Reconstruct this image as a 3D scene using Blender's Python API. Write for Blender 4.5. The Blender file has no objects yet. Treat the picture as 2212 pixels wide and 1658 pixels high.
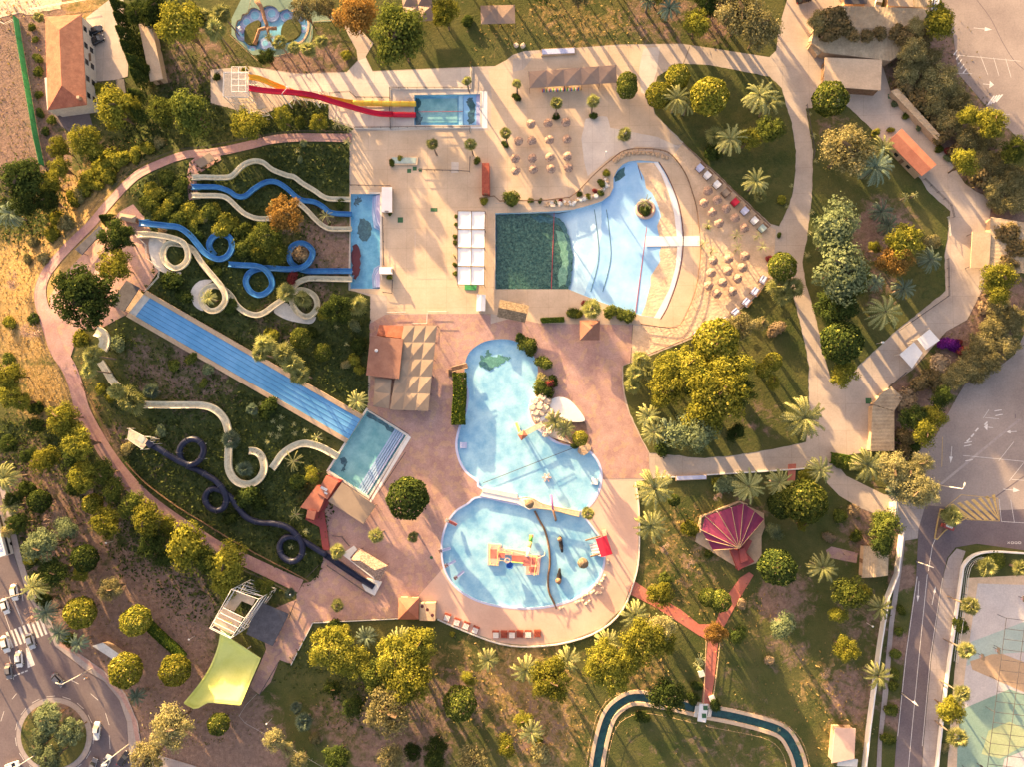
import bpy, math, random
import numpy as np
from mathutils import Vector, Matrix, geometry as G
random.seed(11); rng = np.random.default_rng(11)
scn = bpy.context.scene
COL = scn.collection
# ---------------------------------------------------------------- camera model: V units = pixels of a 2212x1658 view
FV = 1520.0; MV = 0.123; H = FV * MV
RM = Vector((79, -101, -FV)).normalized().rotation_difference(Vector((0, 0, -1))).to_matrix()
RI = RM.inverted()
def P(x, y, z=0.0):
    d = RM @ Vector((x - 1106, 829 - y, -FV)); t = (z - H) / d.z
    return Vector((d.x * t, d.y * t, z))
RMn = np.array(RM); RIn = np.array(RI)
def proj(X, Y, Z):
    X = np.asarray(X, float); v = np.stack([X, np.asarray(Y, float) + X * 0, np.asarray(Z, float) - H + X * 0], -1) @ RIn.T
    return 1106 - v[..., 0] / v[..., 2] * FV, 829 + v[..., 1] / v[..., 2] * FV
HM = np.array([
 [0,0,0,0,0,0,0,0,0,0,0,0,0], [0,0,0,0,0,0,0,0,0,0,0,0,0],
 [0,0,0,0,1,4,6,5,4,2,.5,0,0], [0,0,0,1,4,8,8,6,4,2,.3,0,0], [0,0,1,4,10,12,9,6.5,4,2,.3,0,0],
 [0,1,4,9,13,13,9.5,7,4.5,2,.3,0,0], [0,2,7,11,14,13,10,7,5,3,.8,0,0], [0,1,6,10,12,11,8,6,4,2.5,.6,0,0],
 [0,0,4,8,9,8.5,7,5,3.5,2,.5,0,0], [0,0,2,6,7,7,5.5,4.5,3,1.2,.1,0,0], [0,0,0,3,5,5.5,4.5,3.5,2.2,.8,0,0,0],
 [0,0,0,1,3,4,3.5,3,1.5,.3,0,0,0], [0,0,0,0,1,2,2.5,2,.8,.1,0,0,0], [0,0,0,0,0,.3,.6,.4,.1,0,0,0,0],
 [0,0,0,0,0,0,0,0,0,0,0,0,0], [0,0,0,0,0,0,0,0,0,0,0,0,0]], float) * 0.72
def hm(px, py):     # terrain height seen at a view position (uniform cubic B-spline over the table)
    px = np.asarray(px, float); py = np.asarray(py, float)
    gx = np.clip((px + 80) / 80, 1, 10.999); gy = np.clip((py - 160) / 80, 1, 13.999)
    ix = np.floor(gx).astype(int); iy = np.floor(gy).astype(int); u = gx - ix; v = gy - iy
    def w(t): return [(1 - t)**3 / 6, (3 * t**3 - 6 * t**2 + 4) / 6, (-3 * t**3 + 3 * t**2 + 3 * t + 1) / 6, t**3 / 6]
    wu = w(u); wv = w(v); s = 0
    for a in range(4):
        for b in range(4):
            s = s + wv[a] * wu[b] * HM[np.clip(iy + a - 1, 0, 15), np.clip(ix + b - 1, 0, 12)]
    fade = np.clip((px + 400) / 320, 0, 1)
    return s * fade
def terr(X, Y):
    X = np.asarray(X, float); Y = np.asarray(Y, float); h = X * 0
    for _ in range(5):
        px, py = proj(X, Y, h); h = hm(px, py)
    return h
def T1(X, Y): return float(terr(np.array([X]), np.array([Y]))[0])
def PT(x, y, dz=0.0):      # world point seen at (x,y), dz above the terrain under it
    h = float(hm(np.array([x]), np.array([y]))[0]); w = P(x, y, h + dz)
    for _ in range(3):
        if dz == 0: break
        w = P(x, y, T1(w.x, w.y) + dz)
    return w
def K(c, r, *a):           # crop pixels -> view units
    ox = (0, 554.1, 1108.2, 1657.9)[c]; oy = (0, 415.6, 831.2, 1242.3)[r]
    s = .43665 if (c, r) == (3, 3) else .25061
    return [(ox + a[i] * s, oy + a[i + 1] * s) for i in range(0, len(a), 2)]
def L2(*a): return [(a[i], a[i + 1]) for i in range(0, len(a), 2)]
def smooth(pts, n=6, closed=False):
    out = []; N = len(pts)
    for i in range(N if closed else N - 1):
        g = lambda k: pts[k % N] if closed else pts[max(0, min(N - 1, k))]
        p0, p1, p2, p3 = g(i - 1), g(i), g(i + 1), g(i + 2)
        for k in range(n):
            t = k / n
            out.append(tuple(.5 * (2 * b + (c - a) * t + (2 * a - 5 * b + 4 * c - d) * t * t + (-a + 3 * b - 3 * c + d) * t**3)
                             for a, b, c, d in zip(p0, p1, p2, p3)))
    if not closed: out.append(tuple(pts[-1]))
    return out
def inpoly(X, Y, poly):
    X = np.asarray(X); Y = np.asarray(Y); r = np.zeros(X.shape, bool); n = len(poly)
    for i in range(n):
        x0, y0 = poly[i][:2]; x1, y1 = poly[(i + 1) % n][:2]
        if y0 == y1: continue
        c = ((y0 > Y) != (y1 > Y)) & (X < (x1 - x0) * (Y - y0) / (y1 - y0) + x0); r ^= c
    return r
# ---------------------------------------------------------------- materials
MAT = {}
def nd(nt, t, **k):
    n = nt.nodes.new(t)
    for a, b in k.items():
        if a in n.inputs: n.inputs[a].default_value = b
        else: setattr(n, a, b)
    return n
def mat(name, c1, c2=None, sc=1.0, rough=.85, fine=.12, bump=0.0, bsc=4.0, metal=0.0, pat=None, pargs=(), spec=.3, em=None):
    """two-tone noise albedo + fine grain; pat: 'brick','tile','corr' extra pattern"""
    if name in MAT: return MAT[name]
    m = bpy.data.materials.new(name); m.use_nodes = True; nt = m.node_tree; ns = nt.nodes; ns.clear(); lk = nt.links.new
    out = nd(nt, 'ShaderNodeOutputMaterial'); b = nd(nt, 'ShaderNodeBsdfPrincipled'); lk(b.outputs[0], out.inputs[0])
    b.inputs['Roughness'].default_value = rough; b.inputs['Metallic'].default_value = metal; b.inputs['Specular IOR Level'].default_value = spec
    geo = nd(nt, 'ShaderNodeNewGeometry'); pos = geo.outputs['Position']
    n1 = nd(nt, 'ShaderNodeTexNoise'); n1.inputs['Scale'].default_value = .25 * sc; n1.inputs['Detail'].default_value = 6; n1.inputs['Roughness'].default_value = .62; lk(pos, n1.inputs['Vector'])
    r = nd(nt, 'ShaderNodeValToRGB'); lk(n1.outputs[0], r.inputs[0]); r.color_ramp.elements[0].position = .36; r.color_ramp.elements[1].position = .64
    c2 = c2 or tuple(min(1, v * 1.18) for v in c1)
    r.color_ramp.elements[0].color = (*c1, 1); r.color_ramp.elements[1].color = (*c2, 1)
    col = r.outputs[0]
    if pat == 'brick':
        br = nd(nt, 'ShaderNodeTexBrick'); lk(pos, br.inputs['Vector']); br.inputs['Scale'].default_value = pargs[0]; br.inputs['Mortar Size'].default_value = .012
        br.inputs['Color1'].default_value = (1, 1, 1, 1); br.inputs['Color2'].default_value = (.72, .72, .72, 1); br.inputs['Mortar'].default_value = (.7, .66, .62, 1); br.inputs['Bias'].default_value = -.2
        mx = nd(nt, 'ShaderNodeMix', data_type='RGBA', blend_type='MULTIPLY'); mx.inputs[0].default_value = pargs[1]; lk(col, mx.inputs[6]); lk(br.outputs[0], mx.inputs[7]); col = mx.outputs[2]
        # ochre paver fans
        v = nd(nt, 'ShaderNodeTexVoronoi'); v.inputs['Scale'].default_value = .9; lk(pos, v.inputs['Vector'])
        s = nd(nt, 'ShaderNodeSeparateColor'); lk(v.outputs['Color'], s.inputs[0]); mr = nd(nt, 'ShaderNodeMapRange'); lk(s.outputs[0], mr.inputs[0]); mr.inputs[1].default_value = .62; mr.inputs[2].default_value = .8; mr.inputs[4].default_value = .38
        mx2 = nd(nt, 'ShaderNodeMix', data_type='RGBA'); lk(mr.outputs[0], mx2.inputs[0]); lk(col, mx2.inputs[6]); mx2.inputs[7].default_value = (*pargs[2], 1); col = mx2.outputs[2]
    if pat == 'grid':      # expansion joints of a slab
        br = nd(nt, 'ShaderNodeTexBrick'); lk(pos, br.inputs['Vector']); br.offset = 0; br.inputs['Scale'].default_value = 1; br.inputs['Brick Width'].default_value = pargs[0]; br.inputs['Row Height'].default_value = pargs[0]; br.inputs['Mortar Size'].default_value = .035
        br.inputs['Color1'].default_value = (1, 1, 1, 1); br.inputs['Color2'].default_value = (.93, .93, .93, 1); br.inputs['Mortar'].default_value = (.55, .5, .47, 1)
        mx = nd(nt, 'ShaderNodeMix', data_type='RGBA', blend_type='MULTIPLY'); mx.inputs[0].default_value = pargs[1]; lk(col, mx.inputs[6]); lk(br.outputs[0], mx.inputs[7]); col = mx.outputs[2]
        # big blotchy stains
        n3 = nd(nt, 'ShaderNodeTexNoise'); n3.inputs['Scale'].default_value = .09; n3.inputs['Detail'].default_value = 8; n3.inputs['Distortion'].default_value = .8; lk(pos, n3.inputs['Vector'])
        mr = nd(nt, 'ShaderNodeMapRange'); lk(n3.outputs[0], mr.inputs[0]); mr.inputs[1].default_value = .5; mr.inputs[2].default_value = .7; mr.inputs[4].default_value = .5
        mx2 = nd(nt, 'ShaderNodeMix', data_type='RGBA', blend_type='MULTIPLY'); lk(mr.outputs[0], mx2.inputs[0]); lk(col, mx2.inputs[6]); mx2.inputs[7].default_value = (.8, .78, .76, 1); col = mx2.outputs[2]
    if fine:
        n2 = nd(nt, 'ShaderNodeTexNoise'); n2.inputs['Scale'].default_value = 2.2; n2.inputs['Detail'].default_value = 4; n2.inputs['Roughness'].default_value = .8; lk(pos, n2.inputs['Vector'])
        mr = nd(nt, 'ShaderNodeMapRange'); lk(n2.outputs[0], mr.inputs[0]); mr.inputs[1].default_value = .25; mr.inputs[2].default_value = .75; mr.inputs[3].default_value = 1 - fine * 1.6; mr.inputs[4].default_value = 1 + fine * 1.6
        vm = nd(nt, 'ShaderNodeVectorMath', operation='SCALE'); lk(col, vm.inputs[0]); lk(mr.outputs[0], vm.inputs['Scale']); col = vm.outputs[0]
    lk(col, b.inputs['Base Color'])
    if pat == 'corr':
        wv = nd(nt, 'ShaderNodeTexWave'); wv.inputs['Scale'].default_value = pargs[0]; wv.bands_direction = pargs[1]; lk(pos, wv.inputs['Vector'])
        bp = nd(nt, 'ShaderNodeBump'); bp.inputs['Strength'].default_value = 1; bp.inputs['Distance'].default_value = .12; lk(wv.outputs[0], bp.inputs['Height']); lk(bp.outputs[0], b.inputs['Normal'])
    elif bump:
        n4 = nd(nt, 'ShaderNodeTexNoise'); n4.inputs['Scale'].default_value = bsc; n4.inputs['Detail'].default_value = 5; lk(pos, n4.inputs['Vector'])
        bp = nd(nt, 'ShaderNodeBump'); bp.inputs['Strength'].default_value = 1; bp.inputs['Distance'].default_value = bump; lk(n4.outputs[0], bp.inputs['Height']); lk(bp.outputs[0], b.inputs['Normal'])
    MAT[name] = m; return m
def leafmat(name, ca, cb, cc=None, tr=.35):
    """leaf colour varies per leaf (attribute 'rnd') and per plant"""
    m = bpy.data.materials.new(name); m.use_nodes = True; nt = m.node_tree; nt.nodes.clear(); lk = nt.links.new
    out = nd(nt, 'ShaderNodeOutputMaterial'); at = nd(nt, 'ShaderNodeAttribute', attribute_name='rnd')
    r = nd(nt, 'ShaderNodeValToRGB'); lk(at.outputs['Fac'], r.inputs[0])
    r.color_ramp.elements[0].color = (*ca, 1); r.color_ramp.elements[1].color = (*cb, 1)
    if cc: e = r.color_ramp.elements.new(.93); e.color = (*cb, 1); r.color_ramp.elements[-1].color = (*cc, 1)
    oi = nd(nt, 'ShaderNodeObjectInfo'); mr = nd(nt, 'ShaderNodeMapRange'); lk(oi.outputs['Random'], mr.inputs[0]); mr.inputs[3].default_value = .75; mr.inputs[4].default_value = 1.25
    vm = nd(nt, 'ShaderNodeVectorMath', operation='SCALE'); lk(r.outputs[0], vm.inputs[0]); lk(mr.outputs[0], vm.inputs['Scale'])
    d = nd(nt, 'ShaderNodeBsdfDiffuse'); t = nd(nt, 'ShaderNodeBsdfTranslucent'); lk(vm.outputs[0], d.inputs[0]); lk(vm.outputs[0], t.inputs[0])
    mx = nd(nt, 'ShaderNodeMixShader'); mx.inputs[0].default_value = tr; lk(d.outputs[0], mx.inputs[1]); lk(t.outputs[0], mx.inputs[2]); lk(mx.outputs[0], out.inputs[0])
    MAT[name] = m; return m
def groundmat():
    m = bpy.data.materials.new('grass_and_soil'); m.use_nodes = True; nt = m.node_tree; nt.nodes.clear(); lk = nt.links.new
    out = nd(nt, 'ShaderNodeOutputMaterial'); b = nd(nt, 'ShaderNodeBsdfPrincipled', Roughness=.95); b.inputs['Specular IOR Level'].default_value = .1; lk(b.outputs[0], out.inputs[0])
    pos = nd(nt, 'ShaderNodeNewGeometry').outputs['Position']
    def noise(s, d=6, r=.65, dist=0.):
        n = nd(nt, 'ShaderNodeTexNoise'); n.inputs['Scale'].default_value = s; n.inputs['Detail'].default_value = d; n.inputs['Roughness'].default_value = r; n.inputs['Distortion'].default_value = dist; lk(pos, n.inputs['Vector']); return n.outputs[0]
    def ramp(f, a, ca, c, cb):
        r = nd(nt, 'ShaderNodeValToRGB'); lk(f, r.inputs[0]); e = r.color_ramp.elements; e[0].position = a; e[1].position = c; e[0].color = (*ca, 1); e[1].color = (*cb, 1); return r.outputs[0]
    na = noise(.12); nb = noise(.9, 5, .75); nc = noise(3.5, 4, .8)
    lawn = ramp(na, .35, (.058, .078, .024), .66, (.12, .115, .042)); dirt = ramp(nb, .3, (.17, .105, .085), .7, (.33, .22, .17))
    dry = ramp(nb, .3, (.26, .17, .065), .7, (.46, .31, .14)); lush = ramp(nb, .35, (.028, .046, .018), .7, (.085, .11, .035))
    col = lawn
    for nm, c2 in (('dry', dry), ('lush', lush), ('dirt', dirt)):
        at = nd(nt, 'ShaderNodeAttribute', attribute_name=nm)
        ad = nd(nt, 'ShaderNodeMath', operation='ADD'); lk(at.outputs['Fac'], ad.inputs[0])
        sb = nd(nt, 'ShaderNodeMath', operation='MULTIPLY_ADD'); lk(noise(.35, 8, .72, .6), sb.inputs[0]); sb.inputs[1].default_value = 2.6; sb.inputs[2].default_value = -1.42; lk(sb.outputs[0], ad.inputs[1])
        mr = nd(nt, 'ShaderNodeMapRange'); lk(ad.outputs[0], mr.inputs[0]); mr.inputs[1].default_value = .25; mr.inputs[2].default_value = .7
        mx = nd(nt, 'ShaderNodeMix', data_type='RGBA'); lk(mr.outputs[0], mx.inputs[0]); lk(col, mx.inputs[6]); lk(c2, mx.inputs[7]); col = mx.outputs[2]
    mr = nd(nt, 'ShaderNodeMapRange'); lk(nc, mr.inputs[0]); mr.inputs[1].default_value = .25; mr.inputs[2].default_value = .75; mr.inputs[3].default_value = .72; mr.inputs[4].default_value = 1.28
    vm = nd(nt, 'ShaderNodeVectorMath', operation='SCALE'); lk(col, vm.inputs[0]); lk(mr.outputs[0], vm.inputs['Scale']); lk(vm.outputs[0], b.inputs['Base Color'])
    bp = nd(nt, 'ShaderNodeBump'); bp.inputs['Strength'].default_value = 1; bp.inputs['Distance'].default_value = .25; lk(noise(1.6, 6, .7), bp.inputs['Height']); lk(bp.outputs[0], b.inputs['Normal'])
    return m
# blobs of ground kind: x, y, radius, weight (view units)
BL = dict(dirt=[], dry=[], lush=[])
def blob(kind, *a):
    for i in range(0, len(a), 4): BL[kind].append(a[i:i + 4])
def fields(px, py):
    r = {}
    for k, lst in BL.items():
        s = np.zeros(px.shape)
        for x, y, rr, w in lst:
            s = np.maximum(s, w * np.clip(1.6 - np.hypot(px - x, py - y) / rr * 1.0, 0, 1))
        r[k] = s
    return r
# ---------------------------------------------------------------- object helpers
def tag(o, label=None, cat=None, group=None, kind=None):
    if label: o['label'] = label
    if cat: o['category'] = cat
    if group: o['group'] = group
    if kind: o['kind'] = kind
    return o
def thing(name, label, cat, loc=(0, 0, 0), group=None):
    o = bpy.data.objects.new(name, None); COL.objects.link(o); o.location = loc; o.empty_display_size = .3
    return tag(o, label, cat, group)
def origin(o):
    v = Vector((0, 0, 0))
    while o is not None: v += o.location; o = o.parent
    return v
class MB:
    def __init__(s): s.v = []; s.f = []; s.sm = False
    def add(s, vs, fs):
        n = len(s.v); s.v += [tuple(v) for v in vs]; s.f += [tuple(i + n for i in f) for f in fs]; return s
    def box(s, c, sx, sy, z0, z1, a=0.0):
        ca, sa = math.cos(a), math.sin(a); q = []
        for z in (z0, z1):
            for x, y in ((-1, -1), (1, -1), (1, 1), (-1, 1)):
                x *= sx / 2; y *= sy / 2; q.append((c[0] + x * ca - y * sa, c[1] + x * sa + y * ca, z))
        return s.add(q, [(3, 2, 1, 0), (4, 5, 6, 7), (0, 1, 5, 4), (1, 2, 6, 5), (2, 3, 7, 6), (3, 0, 4, 7)])
    def prism(s, pts, z0, z1):
        n = len(pts); ar = sum(pts[i][0] * pts[(i + 1) % n][1] - pts[(i + 1) % n][0] * pts[i][1] for i in range(n))
        if ar < 0: pts = list(pts)[::-1]
        v = [(p[0], p[1], z0 if not callable(z0) else z0(p)) for p in pts] + [(p[0], p[1], z1 if not callable(z1) else z1(p)) for p in pts]
        return s.add(v, [tuple(range(n))[::-1], tuple(range(n, 2 * n))] + [(i, (i + 1) % n, (i + 1) % n + n, i + n) for i in range(n)])
    def tube(s, path, r, n=6, cap=True):
        path = [Vector(p) for p in path]; N = len(path); vs = []; fs = []
        for i, p in enumerate(path):
            t = (path[min(i + 1, N - 1)] - path[max(i - 1, 0)]).normalized()
            a = t.cross(Vector((0, 0, 1)));
            if a.length < .05: a = t.cross(Vector((0, 1, 0)))
            a.normalize(); b = t.cross(a); rr = r[i] if isinstance(r, (list, tuple)) else r
            for k in range(n):
                q = 2 * math.pi * k / n; vs.append(p + a * math.cos(q) * rr + b * math.sin(q) * rr)
        for i in range(N - 1):
            for k in range(n): fs.append((i * n + k, i * n + (k + 1) % n, (i + 1) * n + (k + 1) % n, (i + 1) * n + k))
        if cap: fs += [tuple(range(n))[::-1], tuple((N - 1) * n + k for k in range(n))]
        return s.add(vs, fs)
    def sweep(s, path, prof, closed=False):    # prof: (side, up) points, open profile; path 3-d
        path = [Vector(p) for p in path]; N = len(path); m = len(prof); vs = []; fs = []
        for i, p in enumerate(path):
            if closed: t = path[(i + 1) % N] - path[i - 1]
            else: t = path[min(i + 1, N - 1)] - path[max(i - 1, 0)]
            t.z = 0; t.normalize(); a = Vector((t.y, -t.x, 0))
            pr = prof(i / (N - 1)) if callable(prof) else prof
            for u, w in pr: vs.append(p + a * u + Vector((0, 0, w)))
        m = len(vs) // N
        for i in range(N if closed else N - 1):
            j = (i + 1) % N
            for k in range(m - 1): fs.append((i * m + k, i * m + k + 1, j * m + k + 1, j * m + k))
        return s.add(vs, fs)
    def lathe(s, c, prof, n=12, jit=0):
        vs = []; fs = []; m = len(prof)
        for k in range(n):
            q = 2 * math.pi * k / n; j = 1 + random.uniform(-jit, jit)
            for r, z in prof: vs.append((c[0] + r * j * math.cos(q), c[1] + r * j * math.sin(q), c[2] + z))
        for k in range(n):
            for i in range(m - 1): fs.append((k * m + i, ((k + 1) % n) * m + i, ((k + 1) % n) * m + i + 1, k * m + i + 1))
        return s.add(vs, fs)
    def build(s, name, m, parent=None, **kw):
        me = bpy.data.meshes.new(name); o = bpy.data.objects.new(name, me); COL.objects.link(o)
        if parent is not None: og = origin(parent); o.parent = parent
        elif s.v:
            a = np.array(s.v); og = Vector((float(a[:, 0].mean()), float(a[:, 1].mean()), float(a[:, 2].min()))); o.location = og
        else: og = Vector((0, 0, 0))
        me.from_pydata([(v[0] - og.x, v[1] - og.y, v[2] - og.z) for v in s.v], [], s.f); me.materials.append(MAT[m] if isinstance(m, str) else m)
        if s.sm: me.polygons.foreach_set('use_smooth', [True] * len(me.polygons))
        me.update(); tag(o, **kw); return o
def copytree(o, parent=None):
    c = o.copy(); COL.objects.link(c); c.parent = parent
    if parent is not None: c.matrix_parent_inverse = o.matrix_parent_inverse
    for ch in list(o.children): copytree(ch, c)
    return c
def refine(pts, d, closed=True):
    out = []; n = len(pts)
    for i in range(n if closed else n - 1):
        a, b = pts[i], pts[(i + 1) % n]; k = max(1, int(math.hypot(b[0] - a[0], b[1] - a[1]) / d))
        for j in range(k): out.append((a[0] + (b[0] - a[0]) * j / k, a[1] + (b[1] - a[1]) * j / k))
    if not closed: out.append(tuple(pts[-1][:2]))
    return out
LIFT = {}
def sheet(name, vpts, m, lift, holes=(), world=False, jit=0.0, zfun=None, g=None, label=None, cat=None, kind='structure', parent=None, attrs=False, group=None):
    """draped sheet bounded by a view-space outline, with holes (world polygons)"""
    w = [tuple(p[:2]) for p in vpts] if world else [tuple(PT(x, y)[:2]) for x, y in vpts]
    hilly = max(terr(np.array([p[0] for p in w]), np.array([p[1] for p in w]))) > .05
    g = g or (1.6 if hilly else (4.0 if attrs else 9.0)); w = refine(w, g if not jit else 1.0)
    if jit: w = [(x + random.uniform(-jit, jit), y + random.uniform(-jit, jit)) for x, y in w]
    X = np.array([p[0] for p in w]); Y = np.array([p[1] for p in w])
    vs = [Vector(p) for p in w]; ed = [(i, (i + 1) % len(w)) for i in range(len(w))]
    hh = []
    for h in holes:
        hx = [p[0] for p in h]; hy = [p[1] for p in h]
        if max(hx) < X.min() or min(hx) > X.max() or max(hy) < Y.min() or min(hy) > Y.max(): continue
        n0 = len(vs); vs += [Vector(p[:2]) for p in h]; ed += [(n0 + i, n0 + (i + 1) % len(h)) for i in range(len(h))]; hh.append(h)
    gx, gy = np.meshgrid(np.arange(X.min() + g * .37, X.max(), g), np.arange(Y.min() + g * .41, Y.max(), g)); gx = gx.ravel(); gy = gy.ravel()
    k = inpoly(gx, gy, w)
    for h in hh: k &= ~inpoly(gx, gy, h)
    vs += [Vector((a, b)) for a, b in zip(gx[k], gy[k])]
    V, E, Fc, *_ = G.delaunay_2d_cdt(vs, ed, [], 0, 1e-4)
    vx = np.array([v.x for v in V]); vy = np.array([v.y for v in V]); F_ = np.array([f[:3] for f in Fc])
    cx = vx[F_].mean(1); cy = vy[F_].mean(1); kf = inpoly(cx, cy, w)
    for h in hh: kf &= ~inpoly(cx, cy, h)
    F_ = F_[kf]; h = zfun(vx, vy) if zfun else terr(vx, vy) + lift
    px, py = proj(vx, vy, h); a = (vx[F_[:, 1]] - vx[F_[:, 0]]) * (vy[F_[:, 2]] - vy[F_[:, 0]]) - (vx[F_[:, 2]] - vx[F_[:, 0]]) * (vy[F_[:, 1]] - vy[F_[:, 0]])
    F_[a < 0] = F_[a < 0][:, ::-1]
    b = MB(); b.v = list(zip(vx.tolist(), vy.tolist(), h.tolist())); b.f = [tuple(f) for f in F_.tolist()]
    o = b.build(name, m, parent, label=label, cat=cat, kind=kind if parent is None else None, group=group)
    if attrs:
        for kn, arr in fields(px, py).items():
            at = o.data.attributes.new(kn, 'FLOAT', 'POINT'); at.data.foreach_set('value', arr.astype(np.float32))
    return o
def ribbon(name, vpath, width, m, lift, kind='structure', parent=None, n=5, dz=None, **kw):
    pts = smooth(vpath, n); W = [PT(p[0], p[1]) for p in pts]; N = len(W); b = MB(); cols = 5
    for i, p in enumerate(W):
        t = W[min(i + 1, N - 1)] - W[max(i - 1, 0)]; t.z = 0; t.normalize(); a = Vector((t.y, -t.x, 0)); wd = (pts[i][2] * MV if len(pts[i]) > 2 else width)
        for k in range(cols):
            q = p + a * wd * (k / (cols - 1) - .5); b.v.append((q.x, q.y, T1(q.x, q.y) + lift))
    for i in range(N - 1):
        for k in range(cols - 1): b.f.append((i * cols + k, (i + 1) * cols + k, (i + 1) * cols + k + 1, i * cols + k + 1)[::-1])
    return b.build(name, m, parent, kind=kind if parent is None else None, **kw)
def kerb(path, w, h, closed=False, lift=0):     # world 2-d path -> MB with a raised strip
    b = MB(); p3 = [Vector((p[0], p[1], T1(p[0], p[1]) + lift)) for p in path]
    return b.sweep(p3, [(-w / 2, 0), (-w / 2, h), (w / 2, h), (w / 2, 0)], closed)
# ---------------------------------------------------------------- materials used
mat('beige_concrete', (.54,.40,.28), (.66,.50,.36), sc=.5, fine=.06, pat='grid', pargs=(5.5, .55))
mat('pale_concrete', (.56,.48,.42), (.68,.60,.52), sc=.6, fine=.06, pat='grid', pargs=(6, .5))
mat('path_concrete', (.44,.36,.30), (.56,.46,.38), sc=.5, fine=.08, pat='grid', pargs=(7, .6))
mat('pink_pavers', (.38,.225,.205), (.52,.33,.29), sc=.8, fine=.12, pat='brick', pargs=(2.2, .75, (.55,.36,.2)))
mat('path_pavers', (.36,.20,.20), (.50,.31,.28), sc=.8, fine=.14, pat='brick', pargs=(2.2, .6, (.42,.26,.2)))
mat('peach_render', (.58,.37,.29), (.70,.47,.37), sc=.35, fine=.05)
mat('red_path', (.46,.14,.10), (.56,.20,.15), sc=.6, fine=.1)
mat('sand', (.60,.42,.28), (.74,.54,.37), sc=1.6, fine=.1, bump=.12, bsc=1.4)
mat('asphalt', (.135,.105,.115), (.185,.15,.155), sc=.35, fine=.14)
mat('carpark_asphalt', (.25,.205,.19), (.35,.29,.26), sc=.3, fine=.12)
mat('pavement', (.33,.28,.27), (.42,.36,.33), sc=.5, fine=.1, pat='grid', pargs=(2.5, .5))
mat('green_deck', (.13,.22,.17), (.19,.29,.22), sc=.5)
mat('green_plate', (.03,.11,.05), (.05,.15,.07))
mat('road_paint', (.62,.58,.55), (.74,.70,.66), sc=3, fine=.2)
mat('yellow_paint', (.55,.36,.12), (.66,.44,.18), sc=3, fine=.2)
mat('white', (.72,.70,.68), (.82,.80,.77), fine=.04)
mat('offwhite', (.60,.57,.52), (.74,.70,.64), sc=2, fine=.08)
mat('white_fabric', (.80,.78,.76), (.88,.86,.84), fine=.03)
mat('cream_fibreglass', (.60,.54,.39), (.72,.66,.50), sc=2.0, rough=.45, fine=.08)
mat('blue_fibreglass', (.015,.13,.36), (.03,.22,.50), sc=2.0, rough=.35, fine=.06)
mat('navy_tube', (.010,.013,.035), (.022,.028,.06), sc=2.0, rough=.4, fine=.1)
mat('lane_blue', (.07,.32,.60), (.14,.43,.74), sc=.5, rough=.5, fine=.05)
mat('lane_line', (.03,.09,.24))
mat('orange_yellow', (.85,.38,.02), (.92,.48,.04), rough=.35, fine=.02)
mat('yellow_shell', (.75,.50,.05), (.85,.58,.08), rough=.35, fine=.02)
mat('crimson', (.55,.008,.035), (.68,.015,.05), rough=.35, fine=.02)
mat('lime_fibreglass', (.58,.62,.14), (.70,.73,.24), sc=.4, rough=.45, fine=.04)
mat('pool_pale', (.25,.52,.70), (.60,.80,.88), sc=.9, rough=.6, fine=.05)
mat('pool_teal', (.16,.42,.44), (.36,.62,.60), sc=1.2, rough=.6, fine=.08)
mat('pool_blue', (.10,.40,.60), (.24,.60,.75), sc=1.5, rough=.6, fine=.08)
mat('wave_floor', (.30,.55,.74), (.48,.72,.86), sc=.6, rough=.7, fine=.05)
mat('wave_sky', (.20,.46,.74), (.34,.60,.84), sc=.5, rough=.7, fine=.04)
mat('deep_water', (.012,.065,.06), (.07,.16,.12), sc=5, rough=.12, fine=.6, spec=.5)
mat('green_water', (.10,.27,.20), (.18,.38,.28), sc=3, rough=.15, fine=.3, spec=.5)
mat('river_water', (.003,.045,.05), (.012,.085,.08), sc=2, rough=.06, fine=.2, spec=.6)
mat('algae', (.015,.08,.10), (.06,.18,.20), sc=6, rough=.5, fine=.3)
mat('lilac_step', (.33,.34,.56), (.43,.44,.66), fine=.05)
mat('lilac_pale', (.48,.52,.72), (.58,.61,.78), fine=.05)
mat('dark_line', (.10,.03,.04)); mat('red_line', (.42,.06,.07))
mat('thatch', (.26,.16,.125), (.58,.40,.30), sc=14, rough=1, fine=.5, bump=.1, bsc=9)
mat('straw_roof', (.16,.12,.08), (.28,.21,.14), sc=9, rough=1, fine=.4, bump=.1, bsc=7)
mat('tan_canvas', (.27,.205,.155), (.34,.26,.195), sc=.8, fine=.03, rough=.9)
mat('brown_canvas', (.27,.19,.15), (.34,.24,.19), sc=.8, fine=.03, rough=.9)
mat('brown_roof', (.26,.12,.085), (.34,.17,.12), sc=1.2, fine=.08)
mat('grey_roof', (.075,.075,.09), (.11,.11,.13), sc=2.5, fine=.15)
mat('terracotta', (.42,.13,.08), (.56,.20,.12), sc=2.5, fine=.12, pat='corr', pargs=(1.3, 'Y'))
mat('terracotta_smooth', (.40,.14,.09), (.50,.19,.12), sc=1.5, fine=.08)
mat('red_wall', (.30,.06,.06), (.38,.09,.08), fine=.06)
mat('magenta_canvas', (.20,.026,.075), (.26,.045,.10), sc=.8, fine=.04)
mat('red_canvas', (.55,.02,.05), (.62,.035,.07), fine=.03)
mat('corr_roof', (.42,.32,.22), (.56,.44,.30), sc=2, fine=.15, pat='corr', pargs=(.9, 'X'))
mat('corr_roof_y', (.42,.32,.22), (.56,.44,.30), sc=2, fine=.15, pat='corr', pargs=(.9, 'Y'))
mat('shed_roof', (.50,.37,.26), (.62,.47,.33), sc=1, fine=.1)
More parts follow.
